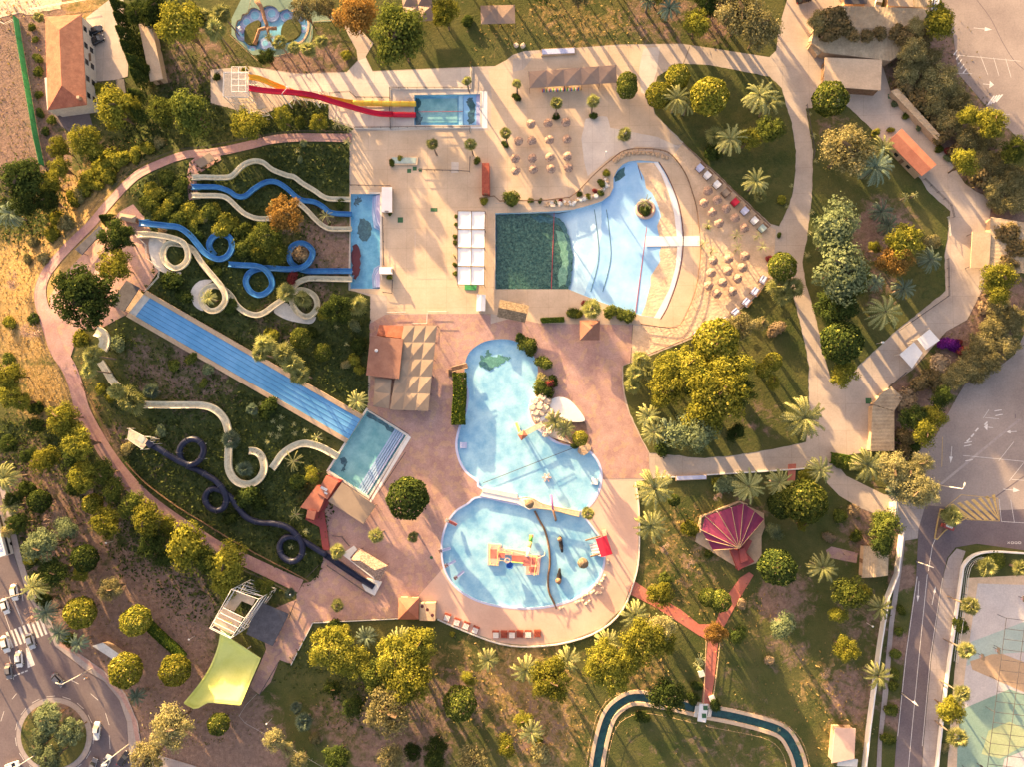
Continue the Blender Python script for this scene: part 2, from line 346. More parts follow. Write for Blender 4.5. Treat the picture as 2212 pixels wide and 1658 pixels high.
mat('wall_white', (.62,.56,.50), (.72,.66,.58), sc=2); mat('wall_tan', (.48,.33,.22), (.58,.42,.28), sc=1)
mat('wood', (.15,.085,.05), (.26,.155,.095), sc=6, fine=.2); mat('red_wood', (.30,.06,.04), (.40,.10,.06), sc=5, fine=.15)
mat('rope', (.40,.28,.17), (.5,.36,.22)); mat('dark_metal', (.05,.045,.05), (.09,.08,.08), rough=.5)
mat('light_metal', (.55,.53,.50), (.66,.64,.60), rough=.5, fine=.05); mat('steel_pale', (.74,.69,.62), (.84,.79,.72), rough=.5, fine=.05)
mat('timber_deck', (.56,.45,.33), (.70,.57,.42), sc=5, fine=.15)
mat('rock', (.42,.28,.18), (.62,.45,.30), sc=4, fine=.2, bump=.15, bsc=3); mat('pale_rock', (.60,.45,.34), (.76,.60,.46), sc=4, fine=.1, bump=.15, bsc=2)
mat('black_rubber', (.016,.014,.015), (.035,.03,.03), sc=6, rough=.55, fine=.2); mat('bark', (.13,.085,.055), (.22,.15,.10), sc=8, fine=.3)
mat('palm_bark', (.16,.115,.09), (.25,.19,.15), sc=10, fine=.3); mat('soil', (.14,.085,.06), (.24,.15,.11), sc=3, fine=.25)
mat('car_white', (.78,.77,.76), (.82,.81,.80), rough=.25, fine=0, spec=.6); mat('car_black', (.012,.012,.018), (.02,.02,.028), rough=.18, fine=0, spec=.7)
mat('car_grey', (.16,.16,.18), (.2,.2,.22), rough=.25, fine=0, spec=.6); mat('car_silver', (.42,.44,.46), (.5,.52,.54), rough=.25, fine=0, spec=.6)
mat('glass', (.015,.02,.025), (.03,.035,.04), rough=.06, fine=0, spec=.8); mat('tyre', (.015,.014,.014)); mat('red_lamp', (.4,.01,.01)); mat('lamp_white', (.8,.8,.78), rough=.3)
mat('green_mesh', (.03,.30,.10), (.05,.40,.15), sc=2); mat('pink_statue', (.50,.10,.28), (.6,.18,.38)); mat('skin', (.45,.27,.18)); mat('blue_shirt', (.03,.25,.55))
mat('play_red', (.58,.14,.11), (.66,.20,.16)); mat('play_pink', (.72,.40,.33), (.80,.48,.40)); mat('play_green', (.12,.45,.08)); mat('play_yellow', (.72,.50,.20), (.80,.58,.28)); mat('play_blue', (.03,.17,.5))
mat('court_white', (.52,.47,.45), (.60,.55,.52)); mat('court_aqua', (.36,.46,.42), (.42,.52,.47)); mat('court_orange', (.50,.33,.20), (.56,.38,.24)); mat('court_green', (.20,.33,.27), (.25,.38,.31)); mat('court_lime', (.36,.43,.24), (.42,.48,.28))
mat('statue_brown', (.28,.14,.08), (.46,.26,.15), sc=5, fine=.2, bump=.2, bsc=2)
def watermat(name, tint, a):
    m = bpy.data.materials.new(name); m.use_nodes = True; nt = m.node_tree; nt.nodes.clear(); lk = nt.links.new
    out = nd(nt, 'ShaderNodeOutputMaterial'); t = nd(nt, 'ShaderNodeBsdfTransparent'); t.inputs[0].default_value = (*tint, 1)
    g = nd(nt, 'ShaderNodeBsdfGlossy'); g.inputs['Roughness'].default_value = .08; g.inputs[0].default_value = (.9, .95, 1, 1)
    n = nd(nt, 'ShaderNodeTexNoise'); n.inputs['Scale'].default_value = 1.5; n.inputs['Detail'].default_value = 3
    bp = nd(nt, 'ShaderNodeBump'); bp.inputs['Distance'].default_value = .02; lk(nd(nt, 'ShaderNodeNewGeometry').outputs['Position'], n.inputs['Vector']); lk(n.outputs[0], bp.inputs['Height']); lk(bp.outputs[0], g.inputs['Normal'])
    mx = nd(nt, 'ShaderNodeMixShader'); mx.inputs[0].default_value = a; lk(t.outputs[0], mx.inputs[1]); lk(g.outputs[0], mx.inputs[2]); lk(mx.outputs[0], out.inputs[0]); MAT[name] = m
watermat('clear_water', (.82, .95, .98), .07)
# ---------------------------------------------------------------- pools (outline first: they are holes in the ground)
def offs(poly, d):
    n = len(poly); ar = sum(poly[i][0] * poly[(i + 1) % n][1] - poly[(i + 1) % n][0] * poly[i][1] for i in range(n)); sg = 1 if ar > 0 else -1; out = []
    for i in range(n):
        a = Vector(poly[i - 1][:2]); b = Vector(poly[i][:2]); c = Vector(poly[(i + 1) % n][:2])
        u = (b - a).normalized(); v = (c - b).normalized(); m = (Vector((u.y, -u.x)) + Vector((v.y, -v.x)))
        if m.length < .2: m = Vector((u.y, -u.x))
        m.normalize(); k = max(.5, m.dot(Vector((u.y, -u.x)))); out.append((b.x + m.x * d * sg / k, b.y + m.y * d * sg / k))
    return out
W0 = lambda vp: [tuple(P(x, y)[:2]) for x, y in vp]
HOLES = []
def pool(vout, depth, floor, cop, cw, label, name='swimming_pool', cat='pool', water=True, zfun=None, wallm=None, smoothed=0, lvl=-.35, ch=.1):
    vo = smooth(vout, smoothed, True) if smoothed else vout
    w = W0(vo); HOLES.append(w); c = Vector((sum(p[0] for p in w) / len(w), sum(p[1] for p in w) / len(w), 0))
    t = thing(name, label, cat, c)
    if zfun is None: zfun = lambda X, Y: X * 0 - depth
    X = np.array([p[0] for p in w]); Y = np.array([p[1] for p in w]); zb = zfun(X, Y)
    b = MB(); n = len(w); b.v = [(p[0], p[1], 0.02) for p in w] + [(p[0], p[1], float(z) - .02) for p, z in zip(w, zb)]; b.f = [(i, (i + 1) % n, (i + 1) % n + n, i + n) for i in range(n)]
    b.build('basin_wall', wallm or floor, t)
    sheet('basin_floor', w, floor, 0, world=True, zfun=zfun, parent=t, g=3)
    o = offs(w, cw); b = MB(); b.v = [(p[0], p[1], ch) for p in w] + [(p[0], p[1], ch) for p in o] + [(p[0], p[1], -.1) for p in w] + [(p[0], p[1], -.02) for p in o]
    for i in range(n):
        j = (i + 1) % n; b.f += [(i, j, j + n, i + n), (i + 2 * n, j + 2 * n, j, i), (i + n, j + n, j + 3 * n, i + 3 * n)]
    b.build('coping', cop, t)
    if water: sheet('water', w, 'clear_water', 0, world=True, zfun=lambda X, Y: X * 0 + lvl, parent=t, g=12)
    return t
def flat(vp, z, name, m, t, h=.03): # thin part at absolute height
    b = MB(); b.prism([tuple(P(x, y, z)[:2]) for x, y in vp], z - h, z); return b.build(name, m, t)
def bar(v0, v1, w, z, name, m, t=None, h=.08, **kw):
    a = P(*v0, z); c = P(*v1, z); b = MB(); d = (c - a); b.box((a + c) / 2, d.length, w, z - h, z, math.atan2(d.y, d.x)); return b.build(name, m, t, **kw)
# wave pool
XR = P(1424, 500).x; XM = P(1236, 500).x; XL = P(1070, 500).x
def wavez(X, Y):
    return np.where(X > XM, -1.0 * np.clip((XR - X) / (XR - XM), 0, 1) - .03, -1.03 - 1.3 * np.clip((XM - X) / 3, 0, 1))
WV = L2(1070,460, 1120,459, 1180,457, 1236,453, 1270,444, 1300,434, 1317,422, 1325,405, 1325,384, 1333,368, 1345,355, 1360,348, 1380,346, 1422,349, 1441,380, 1462,430, 1471,470, 1475,516, 1471,566, 1459,616, 1441,664, 1426,689, 1385,682, 1340,668, 1290,650, 1228,625, 1070,625)
wp = pool(WV, 1, 'wave_floor', 'offwhite', .45, 'huge fan shaped wave pool with dark green deep end and sandy beach end', name='wave_pool', water=False, zfun=wavez, wallm='pool_pale', ch=.05)
sheet('sky_blue_floor', L2(1326,394, 1334,369, 1346,357, 1362,350, 1375,350, 1381,363, 1391,381, 1396,406, 1409,416, 1419,436, 1429,466, 1419,488, 1424,508, 1429,531, 1424,546, 1427,563, 1406,596, 1406,616, 1399,641, 1394,661, 1386,680, 1340,666, 1290,648, 1262,636, 1290,560, 1300,500, 1300,436, 1320,420), 'wave_sky', 0, zfun=lambda X, Y: wavez(X, Y) + .02, parent=wp, g=3, jit=.1)
sheet('sand_floor', L2(1375,350, 1381,363, 1391,381, 1396,406, 1409,416, 1419,436, 1429,466, 1419,488, 1424,508, 1429,531, 1424,546, 1427,563, 1406,596, 1406,616, 1399,641, 1394,661, 1386,680, 1424,687, 1440,660, 1457,614, 1469,566, 1473,516, 1469,470, 1460,432, 1440,384, 1421,351), 'sand', 0, zfun=lambda X, Y: wavez(X, Y) + .05, parent=wp, g=3, jit=.06)
IN = L2(1421,350, 1440,382, 1461,432, 1470,472, 1474,516, 1470,566, 1458,616, 1440,664, 1426,688, 1412,687, 1430,655, 1446,624, 1459,578, 1463,535, 1461,503, 1456,460, 1444,416, 1428,375, 1412,351)
sheet('white_beach_band', IN, 'white', 0, zfun=lambda X, Y: wavez(X, Y) * 0 + .08, parent=wp, g=3)
flat(L2(1395,511, 1511,509, 1512,531, 1394,532), .13, 'white_cross_walk', 'white', wp, .12)
b = MB(); b.sweep([P(x, y, .1) for x, y in smooth(L2(1423,349, 1442,380, 1463,430, 1472,470, 1476,516, 1472,566, 1460,616, 1442,664, 1427,690), 3)], [(-.12, -.1), (-.12, .03), (.12, .03), (.12, -.1)]); b.build('dark_red_edge', 'dark_line', wp)
sheet('deep_water', L2(1071,461, 1185,459, 1208,468, 1222,485, 1230,508, 1235,545, 1235,580, 1229,624, 1071,624), 'deep_water', 0, zfun=lambda X, Y: X * 0 - 1.0, parent=wp, g=6, jit=.35)
sheet('shallow_green_water', L2(1203,493, 1222,505, 1231,540, 1230,580, 1222,612, 1205,615, 1212,570, 1210,530), 'green_water', 0, zfun=lambda X, Y: X * 0 - .98, parent=wp, g=6, jit=.5)
sheet('algae_streak', L2(1145,463, 1200,468, 1222,485, 1232,515, 1236,560, 1233,600, 1228,622, 1224,620, 1229,560, 1222,508, 1205,482, 1160,475), 'algae', 0, zfun=lambda X, Y: X * 0 - .95, parent=wp, g=6, jit=.4)
sheet('algae_streak', L2(1338,362, 1352,360, 1350,378, 1340,385, 1330,392, 1328,378), 'algae', 0, zfun=lambda X, Y: wavez(X, Y) + .06, parent=wp, g=2, jit=.35)
for a, c_, z_, mm in (((1197,459), (1191,624), -.9, 'red_line'), ((1326,405), (1324,658), -.55, 'dark_line'), ((1378,357), (1396,420), -.2, 'dark_line'), ((1399,477), (1373,675), -.15, 'red_line')): bar(a, c_, .16, z_, 'lane_rope', mm, wp)
for i, q in enumerate((1284, 1310)):
    b = MB(); b.tube([P(x, y, float(wavez(np.array([P(x, y).x]), 0)[0]) + .05) for x, y in smooth(L2(q, 452, q + 6, 500, q + 9, 560, q - 8, 630), 5)], .07, 4); b.build('expansion_joint', 'algae', wp)
# planted island pot
c = P(1394, 452); it = thing('planter_island', 'round concrete planter island standing in the wave pool', 'planter', (c.x, c.y, -.8))
b = MB(); b.sm = True; b.lathe((c.x, c.y, -.8), [(2.7, 0), (2.75, .9), (2.6, 1.15), (2.0, 1.15), (1.95, .8)], 28); b.build('pot_rim', 'peach_render', it)
b = MB(); b.lathe((c.x, c.y, -.8), [(0, .9), (1.96, .85)], 20); b.build('soil', 'soil', it)
# west plunge pool
t = pool(L2(758,419, 821,419, 821,624, 757,624), 1.3, 'pool_blue', 'offwhite', .5, 'long narrow blue plunge pool where the winding slides end', name='plunge_pool')
for (y0, y1) in ((421, 497), (569, 620)):
    for k in range(6):
        b = MB(); i_ = k * 2.3; pts = L2(821, y0, 803 + i_, y0, 801 + i_, (y0 + y1) / 2, 806 + i_, y1 - 8 - i_, 821, y1 - i_ * .8) if y0 < 500 else L2(821, y1, 803 + i_, y1, 801 + i_, (y0 + y1) / 2, 806 + i_, y0 + 8 + i_, 821, y0 + i_ * .8)
        w_ = [tuple(P(x, y)[:2]) for x, y in pts]; b.prism(w_, -1.3 + k * .18, -1.0 + k * .2); b.build('step', 'lilac_step' if k % 2 else 'lilac_pale', t)
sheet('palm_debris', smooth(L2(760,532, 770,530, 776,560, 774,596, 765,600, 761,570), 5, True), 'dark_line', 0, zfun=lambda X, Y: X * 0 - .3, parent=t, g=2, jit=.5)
sheet('algae_patch', smooth(L2(775,470, 796,478, 800,500, 785,520, 770,500), 5, True), 'algae', 0, zfun=lambda X, Y: X * 0 - 1.25, parent=t, g=2, jit=.3)
sheet('algae_patch', smooth(L2(762,424, 774,422, 778,430, 768,440, 762,436), 5, True), 'algae', 0, zfun=lambda X, Y: X * 0 - 1.25, parent=t, g=2, jit=.5)
# twin slide pool
t = pool(L2(895,205, 1037,203, 1037,270, 895,270), 1.2, 'pool_blue', 'pale_concrete', .5, 'rectangular teal pool at the end of the yellow and red slides', name='splash_pool')
flat(L2(901,213, 988,212, 988,264, 901,264), -1.05, 'deep_panel', 'pool_teal', t); flat(L2(991,205, 1000,205, 1000,269, 991,269), -.6, 'ledge', 'pool_pale', t, .5)
flat(L2(1001,205, 1031,205, 1031,269, 1001,269), -.75, 'shallow_shelf', 'wave_sky', t, .4); flat(L2(1029,204, 1037,204, 1037,270, 1029,270), -.3, 'step', 'lilac_step', t, .5)
sheet('algae_patch', smooth(L2(1008,212, 1022,210, 1025,235, 1022,262, 1010,262, 1012,236), 5, True), 'algae', 0, zfun=lambda X, Y: X * 0 - .72, parent=t, g=1, jit=.35)
sheet('algae_patch', smooth(L2(896,212, 908,215, 903,235, 910,250, 905,265, 896,262), 5, True), 'algae', 0, zfun=lambda X, Y: X * 0 - 1.02, parent=t, g=1, jit=.3)
bar((903,241), (1000,240), .12, -.3, 'lane_rope', 'red_line', t)
# lane slide pool
t = pool(L2(793,888, 877,942, 796,1073, 711,1017), 1.1, 'pool_teal', 'offwhite', .55, 'tilted square teal pool at the foot of the blue lane slide', name='lane_slide_pool')
for k in range(5):
    f = .72 + k * .05; q = [(793 + (877 - 793) * u, 888 + (942 - 888) * u) for u in (f, f + .035)] + [(711 + (796 - 711) * u, 1017 + (1073 - 1017) * u) for u in (f + .035, f)]
    flat(q, -.95 + k * .16, 'step', 'lilac_pale', t, .3)
for pl in (L2(793,893, 830,915, 850,930, 845,935, 815,915, 793,902), L2(733,995, 742,990, 748,1003, 740,1008), L2(735,1018, 742,1005, 745,1008, 741,1020), L2(783,1052, 790,1040, 793,1055, 785,1066)):
    sheet('algae_patch', smooth(pl, 5, True), 'algae', 0, zfun=lambda X, Y: X * 0 - 1.05, parent=t, g=1, jit=.25)
# lagoon and round pool
LG = smooth(L2(1080,733, 1108,736, 1135,749, 1155,774, 1162,802, 1159,838, 1146,868, 1141,892, 1150,918, 1172,938, 1200,958, 1240,967, 1270,977, 1290,1000, 1297,1030, 1290,1065, 1272,1092, 1250,1105, 1190,1093, 1120,1075, 1042,1054, 1034,1040, 1010,1020, 995,995, 988,960, 996,922, 1009,888, 1013,850, 1006,820, 1004,790, 1015,760, 1045,739), 4, True)
lg = pool(LG, .6, 'pool_pale', 'lilac_pale', .6, 'pale blue lagoon pool shaped like an hourglass, above the round paddling pool', name='lagoon_pool', lvl=-.3)
sheet('algae_patch', smooth(L2(1050,757, 1058,755, 1062,768, 1085,766, 1102,773, 1090,782, 1075,790, 1062,798, 1048,793, 1036,786, 1036,772, 1048,768), 5, True), 'green_water', 0, zfun=lambda X, Y: X * 0 - .55, parent=lg, g=2, jit=.5)
sheet('algae_streak', L2(1040,778, 1058,790, 1068,797, 1058,800, 1044,794, 1035,784), 'algae', 0, zfun=lambda X, Y: X * 0 - .5, parent=lg, g=2, jit=.4)
bar((1043,1045), (1240,968), .12, -.2, 'lane_rope', 'dark_line', lg)
RD = smooth(L2(1036,1077, 1010,1092, 985,1108, 965,1138, 956,1180, 961,1228, 984,1267, 1028,1296, 1088,1311, 1150,1314, 1200,1307, 1250,1290, 1288,1258, 1303,1218, 1300,1175, 1282,1147, 1265,1125, 1252,1113, 1200,1103, 1150,1098, 1100,1090), 4, True)
rd = pool(RD, .45, 'pool_pale', 'lilac_pale', .5, 'round pale blue paddling pool with a red climbing frame in it', name='paddling_pool', lvl=-.25)
b = MB(); b.sm = True; b.tube([P(x, y, -.1) for x, y in smooth(L2(1155,1105, 1165,1125, 1178,1150, 1186,1185, 1188,1220, 1184,1250, 1186,1280, 1195,1300, 1202,1316), 5)], .28, 7); b.build('log_divider', 'wood', rd)
# kids flower pool
FL = smooth(L2(510,62, 514,47, 522,43, 525,33, 536,30, 541,21, 552,18, 563,24, 572,16, 585,13, 597,18, 603,26, 612,22, 622,20, 630,26, 642,22, 655,26, 664,45, 664,65, 655,85, 645,92, 630,94, 612,100, 600,108, 580,113, 560,108, 548,112, 538,108, 530,96, 516,88, 510,76), 3, True)
fl = pool(FL, .6, 'pool_blue', 'rock', .55, 'flower shaped blue children\'s pool with two grass islands at the top', name='children_pool', lvl=-.2, ch=.3)
for pts in (L2(528,82, 530,60, 545,48, 560,44, 562,55, 553,68, 556,92, 540,96, 530,90), L2(610,56, 622,43, 640,42, 650,55, 648,72, 635,84, 615,90, 607,75)):
    q = smooth(pts, 3, True); b = MB(); b.prism(W0(q), -.6, .12); b.build('island', groundmat() if 'gi' not in MAT else MAT['gi'], fl)
for cx, cy, r0 in ((550,32,20), (532,46,16), (586,28,19), (618,33,14), (640,34,14), (524,70,18), (572,92,14), (588,88,14), (655,60,9), (545,106,9)):
    for k in range(3):
        b = MB(); c = P(cx, cy); b.lathe((c.x, c.y, -.58), [(0, .12 + .1 * (2 - k)), (r0 * MV * (1 - k * .25), .1 + .1 * (2 - k)), (r0 * MV * (1 - k * .25), 0)][0:3], 16)
        if k == 0: b2 = b; b2.build('curved_step', 'lilac_step', fl)
        elif k == 1:
            b = MB(); b.lathe((c.x, c.y, -.56), [(0, .3), (r0 * MV * .62, .3), (r0 * MV * .62, 0)], 16); b.build('curved_step', 'lilac_pale', fl)
        else:
            b = MB(); b.lathe((c.x, c.y, -.56), [(0, .34), (r0 * MV * .48, .34), (r0 * MV * .48, 0)], 16); b.build('curved_step', 'pool_blue', fl)
# lazy river
RV = smooth(L2(1280,1760, 1289,1658, 1301,1593, 1316,1548, 1339,1523, 1371,1509, 1421,1515, 1471,1525, 1522,1538, 1584,1550, 1650,1567, 1690,1583, 1712,1612, 1728,1658, 1740,1760), 6)
c_ = [Vector((*P(x, y)[:2], 0)) for x, y in RV]; lf = []; rt = []
for i, p in enumerate(c_):
    d = c_[min(i + 1, len(c_) - 1)] - c_[max(i - 1, 0)]; d.z = 0; d.normalize(); a = Vector((d.y, -d.x, 0)) * 1.5; lf.append(tuple((p + a)[:2])); rt.append(tuple((p - a)[:2]))
rw = lf + rt[::-1]; HOLES.append(rw)
rv = sheet('lazy_river', rw, 'river_water', 0, world=True, zfun=lambda X, Y: X * 0 - .35, g=6)
for nm, sd in (('river_kerb', lf), ('river_kerb', rt)):
    b = MB(); b.sweep([Vector((*p, 0)) for p in sd], [(-.45, -.9), (-.45, .16), (.45, .16), (.45, -.9)]); o = b.build(nm, 'beige_concrete', kind='structure')
b = MB()
for sd in (lf, rt): b.v += [(p[0], p[1], .0) for p in sd]
# ---------------------------------------------------------------- ground
blob('dirt', 40,150,150,1.1, 60,330,90,1., 230,330,25,.4, 700,130,55,.75, 640,150,60,.9, 430,140,90,.55, 300,1350,150,1.3, 420,1560,130,1.4, 200,1450,110,1.2, 160,1150,110,.9, 480,1600,110,1.2, 60,1050,90,.8,
     330,1180,50,.5, 120,1350,60,1., 560,1640,60,1., 560,1330,40,.5, 860,1600,130,.75, 990,1500,70,.7, 1080,1460,60,.4, 1150,1570,90,.55, 720,1560,60,.6, 1540,45,45,.8, 1420,30,80,.6, 1200,60,30,.2, 1905,500,65,.9,
     1800,280,50,.4, 1900,620,45,.6, 1600,1120,70,.4, 1500,1220,60,.35, 1690,1300,60,.8, 1700,1400,50,.5, 1840,1500,60,.8, 1560,1420,60,.3, 1600,1600,110,.35, 1400,1600,60,.2, 1500,1650,60,.4, 1870,1350,70,.5, 1900,1150,80,.7,
     1950,400,0.1,0, 2000,150,90,1., 2080,300,90,1., 2150,450,80,1., 2150,650,70,1., 2100,760,80,1., 1980,900,90,1., 1950,1400,30,1.3, 1940,1550,30,1.3, 1950,1250,25,1.3, 700,530,60,.9, 650,480,60,.5, 600,700,60,.5, 420,810,80,.7, 330,790,70,.6, 750,560,40,.9, 690,640,40,.6, 1560,870,50,.3, 1640,900,50,.4, 350,980,60,.3, 450,1190,60,.3, 250,950,40,.7)
blob('dry', 150,500,120,1.0, 60,600,100,1.1, 60,700,90,1.1, 110,850,70,.9, 230,360,60,.6, 300,330,50,.6, 330,250,60,.2, 120,430,70,.8, 40,780,60,.7, 190,880,30,.8, 1130,1480,110,.7, 1180,1560,90,.7, 1480,1180,80,.45, 1440,1260,70,.4, 1580,1330,80,.3, 1250,60,60,.5, 1180,30,40,.5, 1330,70,60,.45, 1080,80,60,.2,
     1780,1480,60,.5, 1830,1600,50,.5, 1160,1640,60,.6, 960,1440,50,.4, 1390,1460,60,.5, 690,300,40,.3, 80,100,60,.3, 0,0,60,.7, 170,0,80,.8, 1010,1420,50,.4, 1260,1620,50,.4, 100,1560,60,.35)
blob('lush', 640,370,80,1.1, 720,360,60,1.1, 540,480,110,.9, 400,450,110,.9, 480,540,110,1., 560,620,110,.8, 400,640,90,.9, 480,720,110,.7, 600,770,100,.7, 700,800,100,.9, 450,900,130,.8, 560,920,110,1., 620,900,60,1., 330,760,80,.5, 300,850,80,.6, 420,1040,100,.8, 520,1130,100,.8, 620,1100,100,.9, 330,1000,80,.9, 600,1010,80,.9, 640,1200,50,1., 660,270,80,1.1, 580,260,60,1., 420,240,80,1., 300,280,60,.9, 60,440,70,1., 280,100,45,1.1, 340,30,60,1., 140,970,60,.9, 240,1060,70,.9, 330,1160,80,1., 440,1220,90,1., 20,980,60,1.1, 30,1120,70,1., 90,1200,70,.9, 350,410,60,1.,
     1570,400,90,.5, 1540,250,110,.45, 1650,350,60,.5, 1800,560,70,.5, 1810,700,60,.5, 2000,600,60,.5, 750,700,60,.9, 740,850,60,1., 500,960,60,1., 1480,930,60,.6, 630,1400,60,.5, 760,1500,60,.5, 560,1280,50,1., 390,1190,60,.9, 690,1220,40,.9, 1960,980,50,.8, 2050,850,40,.8, 2170,350,60,.5)
MAT['ground'] = groundmat(); MAT['gi'] = MAT['ground']
c0 = P(0, 0); c1 = P(2212, 1658); fx = np.arange(c0.x - 12, c1.x + 12, .6); fy = np.arange(c1.y - 12, c0.y + 12, .6)
def ext(a): s = np.array([3, 8, 18, 40, 90, 200, 450, 1000, 2000.]); return np.concatenate([a[0] - s[::-1], a, a[-1] + s])
gx, gy = ext(fx), ext(fy); XX, YY = np.meshgrid(gx, gy); ZZ = terr(XX, YY); nx = len(gx); ny = len(gy)
keep = np.ones((ny - 1, nx - 1), bool)
for h in HOLES:
    ins = inpoly(XX, YY, offs(h, .05)); keep &= ~(ins[:-1, :-1] | ins[1:, :-1] | ins[:-1, 1:] | ins[1:, 1:])
me = bpy.data.meshes.new('ground'); idx = np.arange(nx * ny).reshape(ny, nx)
q = np.stack([idx[:-1, :-1], idx[:-1, 1:], idx[1:, 1:], idx[1:, :-1]], -1)[keep]
me.vertices.add(nx * ny); me.vertices.foreach_set('co', np.stack([XX, YY, ZZ - .02], -1).ravel().astype(np.float32))
me.loops.add(q.size); me.loops.foreach_set('vertex_index', q.ravel().astype(np.int32)); me.polygons.add(len(q)); me.polygons.foreach_set('loop_start', np.arange(0, q.size, 4, dtype=np.int32)); me.polygons.foreach_set('loop_total', np.full(len(q), 4, np.int32)); me.polygons.foreach_set('use_smooth', np.ones(len(q), bool))
me.update(); me.validate(); gpx, gpy = proj(XX, YY, ZZ)
for kn, arr in fields(gpx.ravel(), gpy.ravel()).items():
    at = me.attributes.new(kn, 'FLOAT', 'POINT'); at.data.foreach_set('value', arr.astype(np.float32))
me.materials.append(MAT['ground']); g_ = bpy.data.objects.new('ground', me); COL.objects.link(g_); g_['kind'] = 'structure'
# ---------------------------------------------------------------- paving, roads
PLZ = L2(455,150, 540,143, 640,158, 749,155, 773,130, 770,108, 752,75, 733,30, 772,58, 807,93, 790,122, 805,153, 1020,144, 1078,142, 1108,118, 1133,110, 1246,103, 1334,96, 1471,94, 1534,103, 1662,123, 1677,108, 1682,60, 1700,0, 1705,-80, 1900,-80, 1900,120, 1924,198, 1996,276, 2026,308, 2084,396, 2109,414, 2142,428, 2137,478, 2134,578, 2122,626, 2089,691, 2044,716, 1971,799, 1924,831, 1884,881, 1881,976, 1797,990, 1828,1029, 1909,1069, 1970,1080, 1990,1100, 1984,1140, 1934,1119, 1906,1117, 1858,1099, 1813,1072, 1786,1044, 1780,1009, 1658,1018, 1429,1032, 1373,1042, 1380,1100, 1380,1200, 1370,1255, 1345,1315, 1300,1360, 1230,1387, 1150,1397, 1080,1391, 1005,1364, 945,1338, 860,1336, 676,1345, 650,1340, 640,1285, 690,1250, 712,1150, 735,1060, 705,1022, 760,960, 795,884, 795,831, 798,760, 800,640, 755,626, 755,284, 765,278, 720,262, 710,250, 710,225, 640,215, 560,250, 455,222)
def pl(name, pts, m, lift, **k): return sheet(name, pts, m, lift, holes=HOLES, **k)
def line2(v0, v1, w=.07):
    a, c = P(*v0), P(*v1); d = (c - a).normalized(); n = Vector((-d.y, d.x, 0)) * w; b = MB(); b.add([(p.x, p.y, .0415) for p in (a + n, a - n, c - n, c + n)], [(0, 1, 2, 3)]); return b.build('slab_joint', 'bark', kind='structure')
pl('plaza_pavement', PLZ, 'path_concrete', .02)
pl('terrace_pavement', L2(757,284, 850,280, 1060,282, 1062,205, 1055,150, 1108,122, 1246,104, 1334,98, 1420,98, 1405,205, 1413,246, 1474,311, 1380,322, 1321,346, 1249,415, 1200,432, 1070,438, 1066,640, 1366,704, 1366,781, 1346,789, 1346,700, 1166,700, 1108,686, 1060,678, 836,678, 836,640, 757,628), 'beige_concrete', .032)
pl('slide_plaza_pavement', L2(545,146, 640,160, 749,157, 775,130, 790,125, 805,155, 1019,146, 1019,195, 1053,197, 1053,277, 845,282, 765,278, 713,250, 713,203, 700,196, 600,200, 560,175), 'pale_concrete', .034)
pl('beach_deck', L2(1070,440, 1200,434, 1249,417, 1284,380, 1321,348, 1379,325, 1426,328, 1451,340, 1479,376, 1497,420, 1508,470, 1513,515, 1512,560, 1504,618, 1490,658, 1469,701, 1444,709, 1384,701, 1190,690, 1160,692, 1140,660, 1066,640), 'beige_concrete', .044)
pl('beach_sand', L2(1451,338, 1474,311, 1514,349, 1544,376, 1582,412, 1662,489, 1676,496, 1672,560, 1662,601, 1622,646, 1559,696, 1509,721, 1401,766, 1366,781, 1366,702, 1444,711, 1469,703, 1492,658, 1505,618, 1513,560, 1514,515, 1509,470, 1498,420, 1480,376), 'sand', .046)
pl('pink_pavement', L2(832,680, 1060,678, 1060,700, 1108,687, 1166,699, 1366,702, 1364,781, 1344,791, 1344,831, 1350,870, 1359,896, 1379,939, 1401,979, 1403,1034, 1298,1036, 1240,1120, 1000,1180, 947,1240, 902,1290, 935,1340, 860,1336, 676,1345, 629,1436, 604,1427, 585,1475, 560,1502, 540,1485, 575,1405, 560,1330, 640,1296, 642,1285, 655,1262, 672,1258, 690,1240, 700,1200, 708,1150, 660,1100, 735,1035, 793,1085, 884,941, 793,884, 800,830, 798,700), 'pink_pavers', .05)
pl('peach_terrace', L2(1298,1036, 1373,1042, 1379,1100, 1378,1200, 1368,1255, 1343,1315, 1298,1358, 1229,1385, 1150,1395, 1081,1389, 1006,1362, 946,1337, 935,1340, 903,1290, 947,1240, 1000,1180, 1160,1090, 1270,1110), 'peach_render', .062)
pl('court_slab', L2(897,496, 978,496, 978,603, 897,603), 'beige_concrete', .05)
for q, mm, nm in ((L2(1265,256, 1300,250, 1312,252, 1318,275, 1420,296, 1470,318, 1425,318, 1375,316, 1320,338, 1270,380, 1262,350, 1256,300), 'pale_concrete', 'concrete_patch'), (L2(1390,105, 1425,100, 1420,150, 1402,205, 1385,200, 1380,150), 'pale_concrete', 'concrete_patch'), (L2(975,350, 991,350, 991,372, 975,374), 'pale_concrete', 'concrete_patch'), (L2(1108,128, 1140,115, 1150,125, 1130,150, 1108,155), 'path_concrete', 'concrete_patch')): pl(nm, q, mm, .037, jit=.05)
for a, c_ in (((1262,302), (1380,304)), ((1300,175), (1345,172)), ((1075,143), (1075,285)), ((1108,165), (1075,170)), ((762,330), (1060,331)), ((925,284), (925,330)), ((1225,122), (1240,380)), ((1100,215), (1200,420)), ((1490,100), (1475,140)), ((1702,330), (1760,331)), ((1700,520), (1750,510)), ((1738,730), (1770,728)), ((1870,330), (1905,300)), ((2040,360), (2075,330)), ((2060,640), (2100,600))): line2(a, c_)
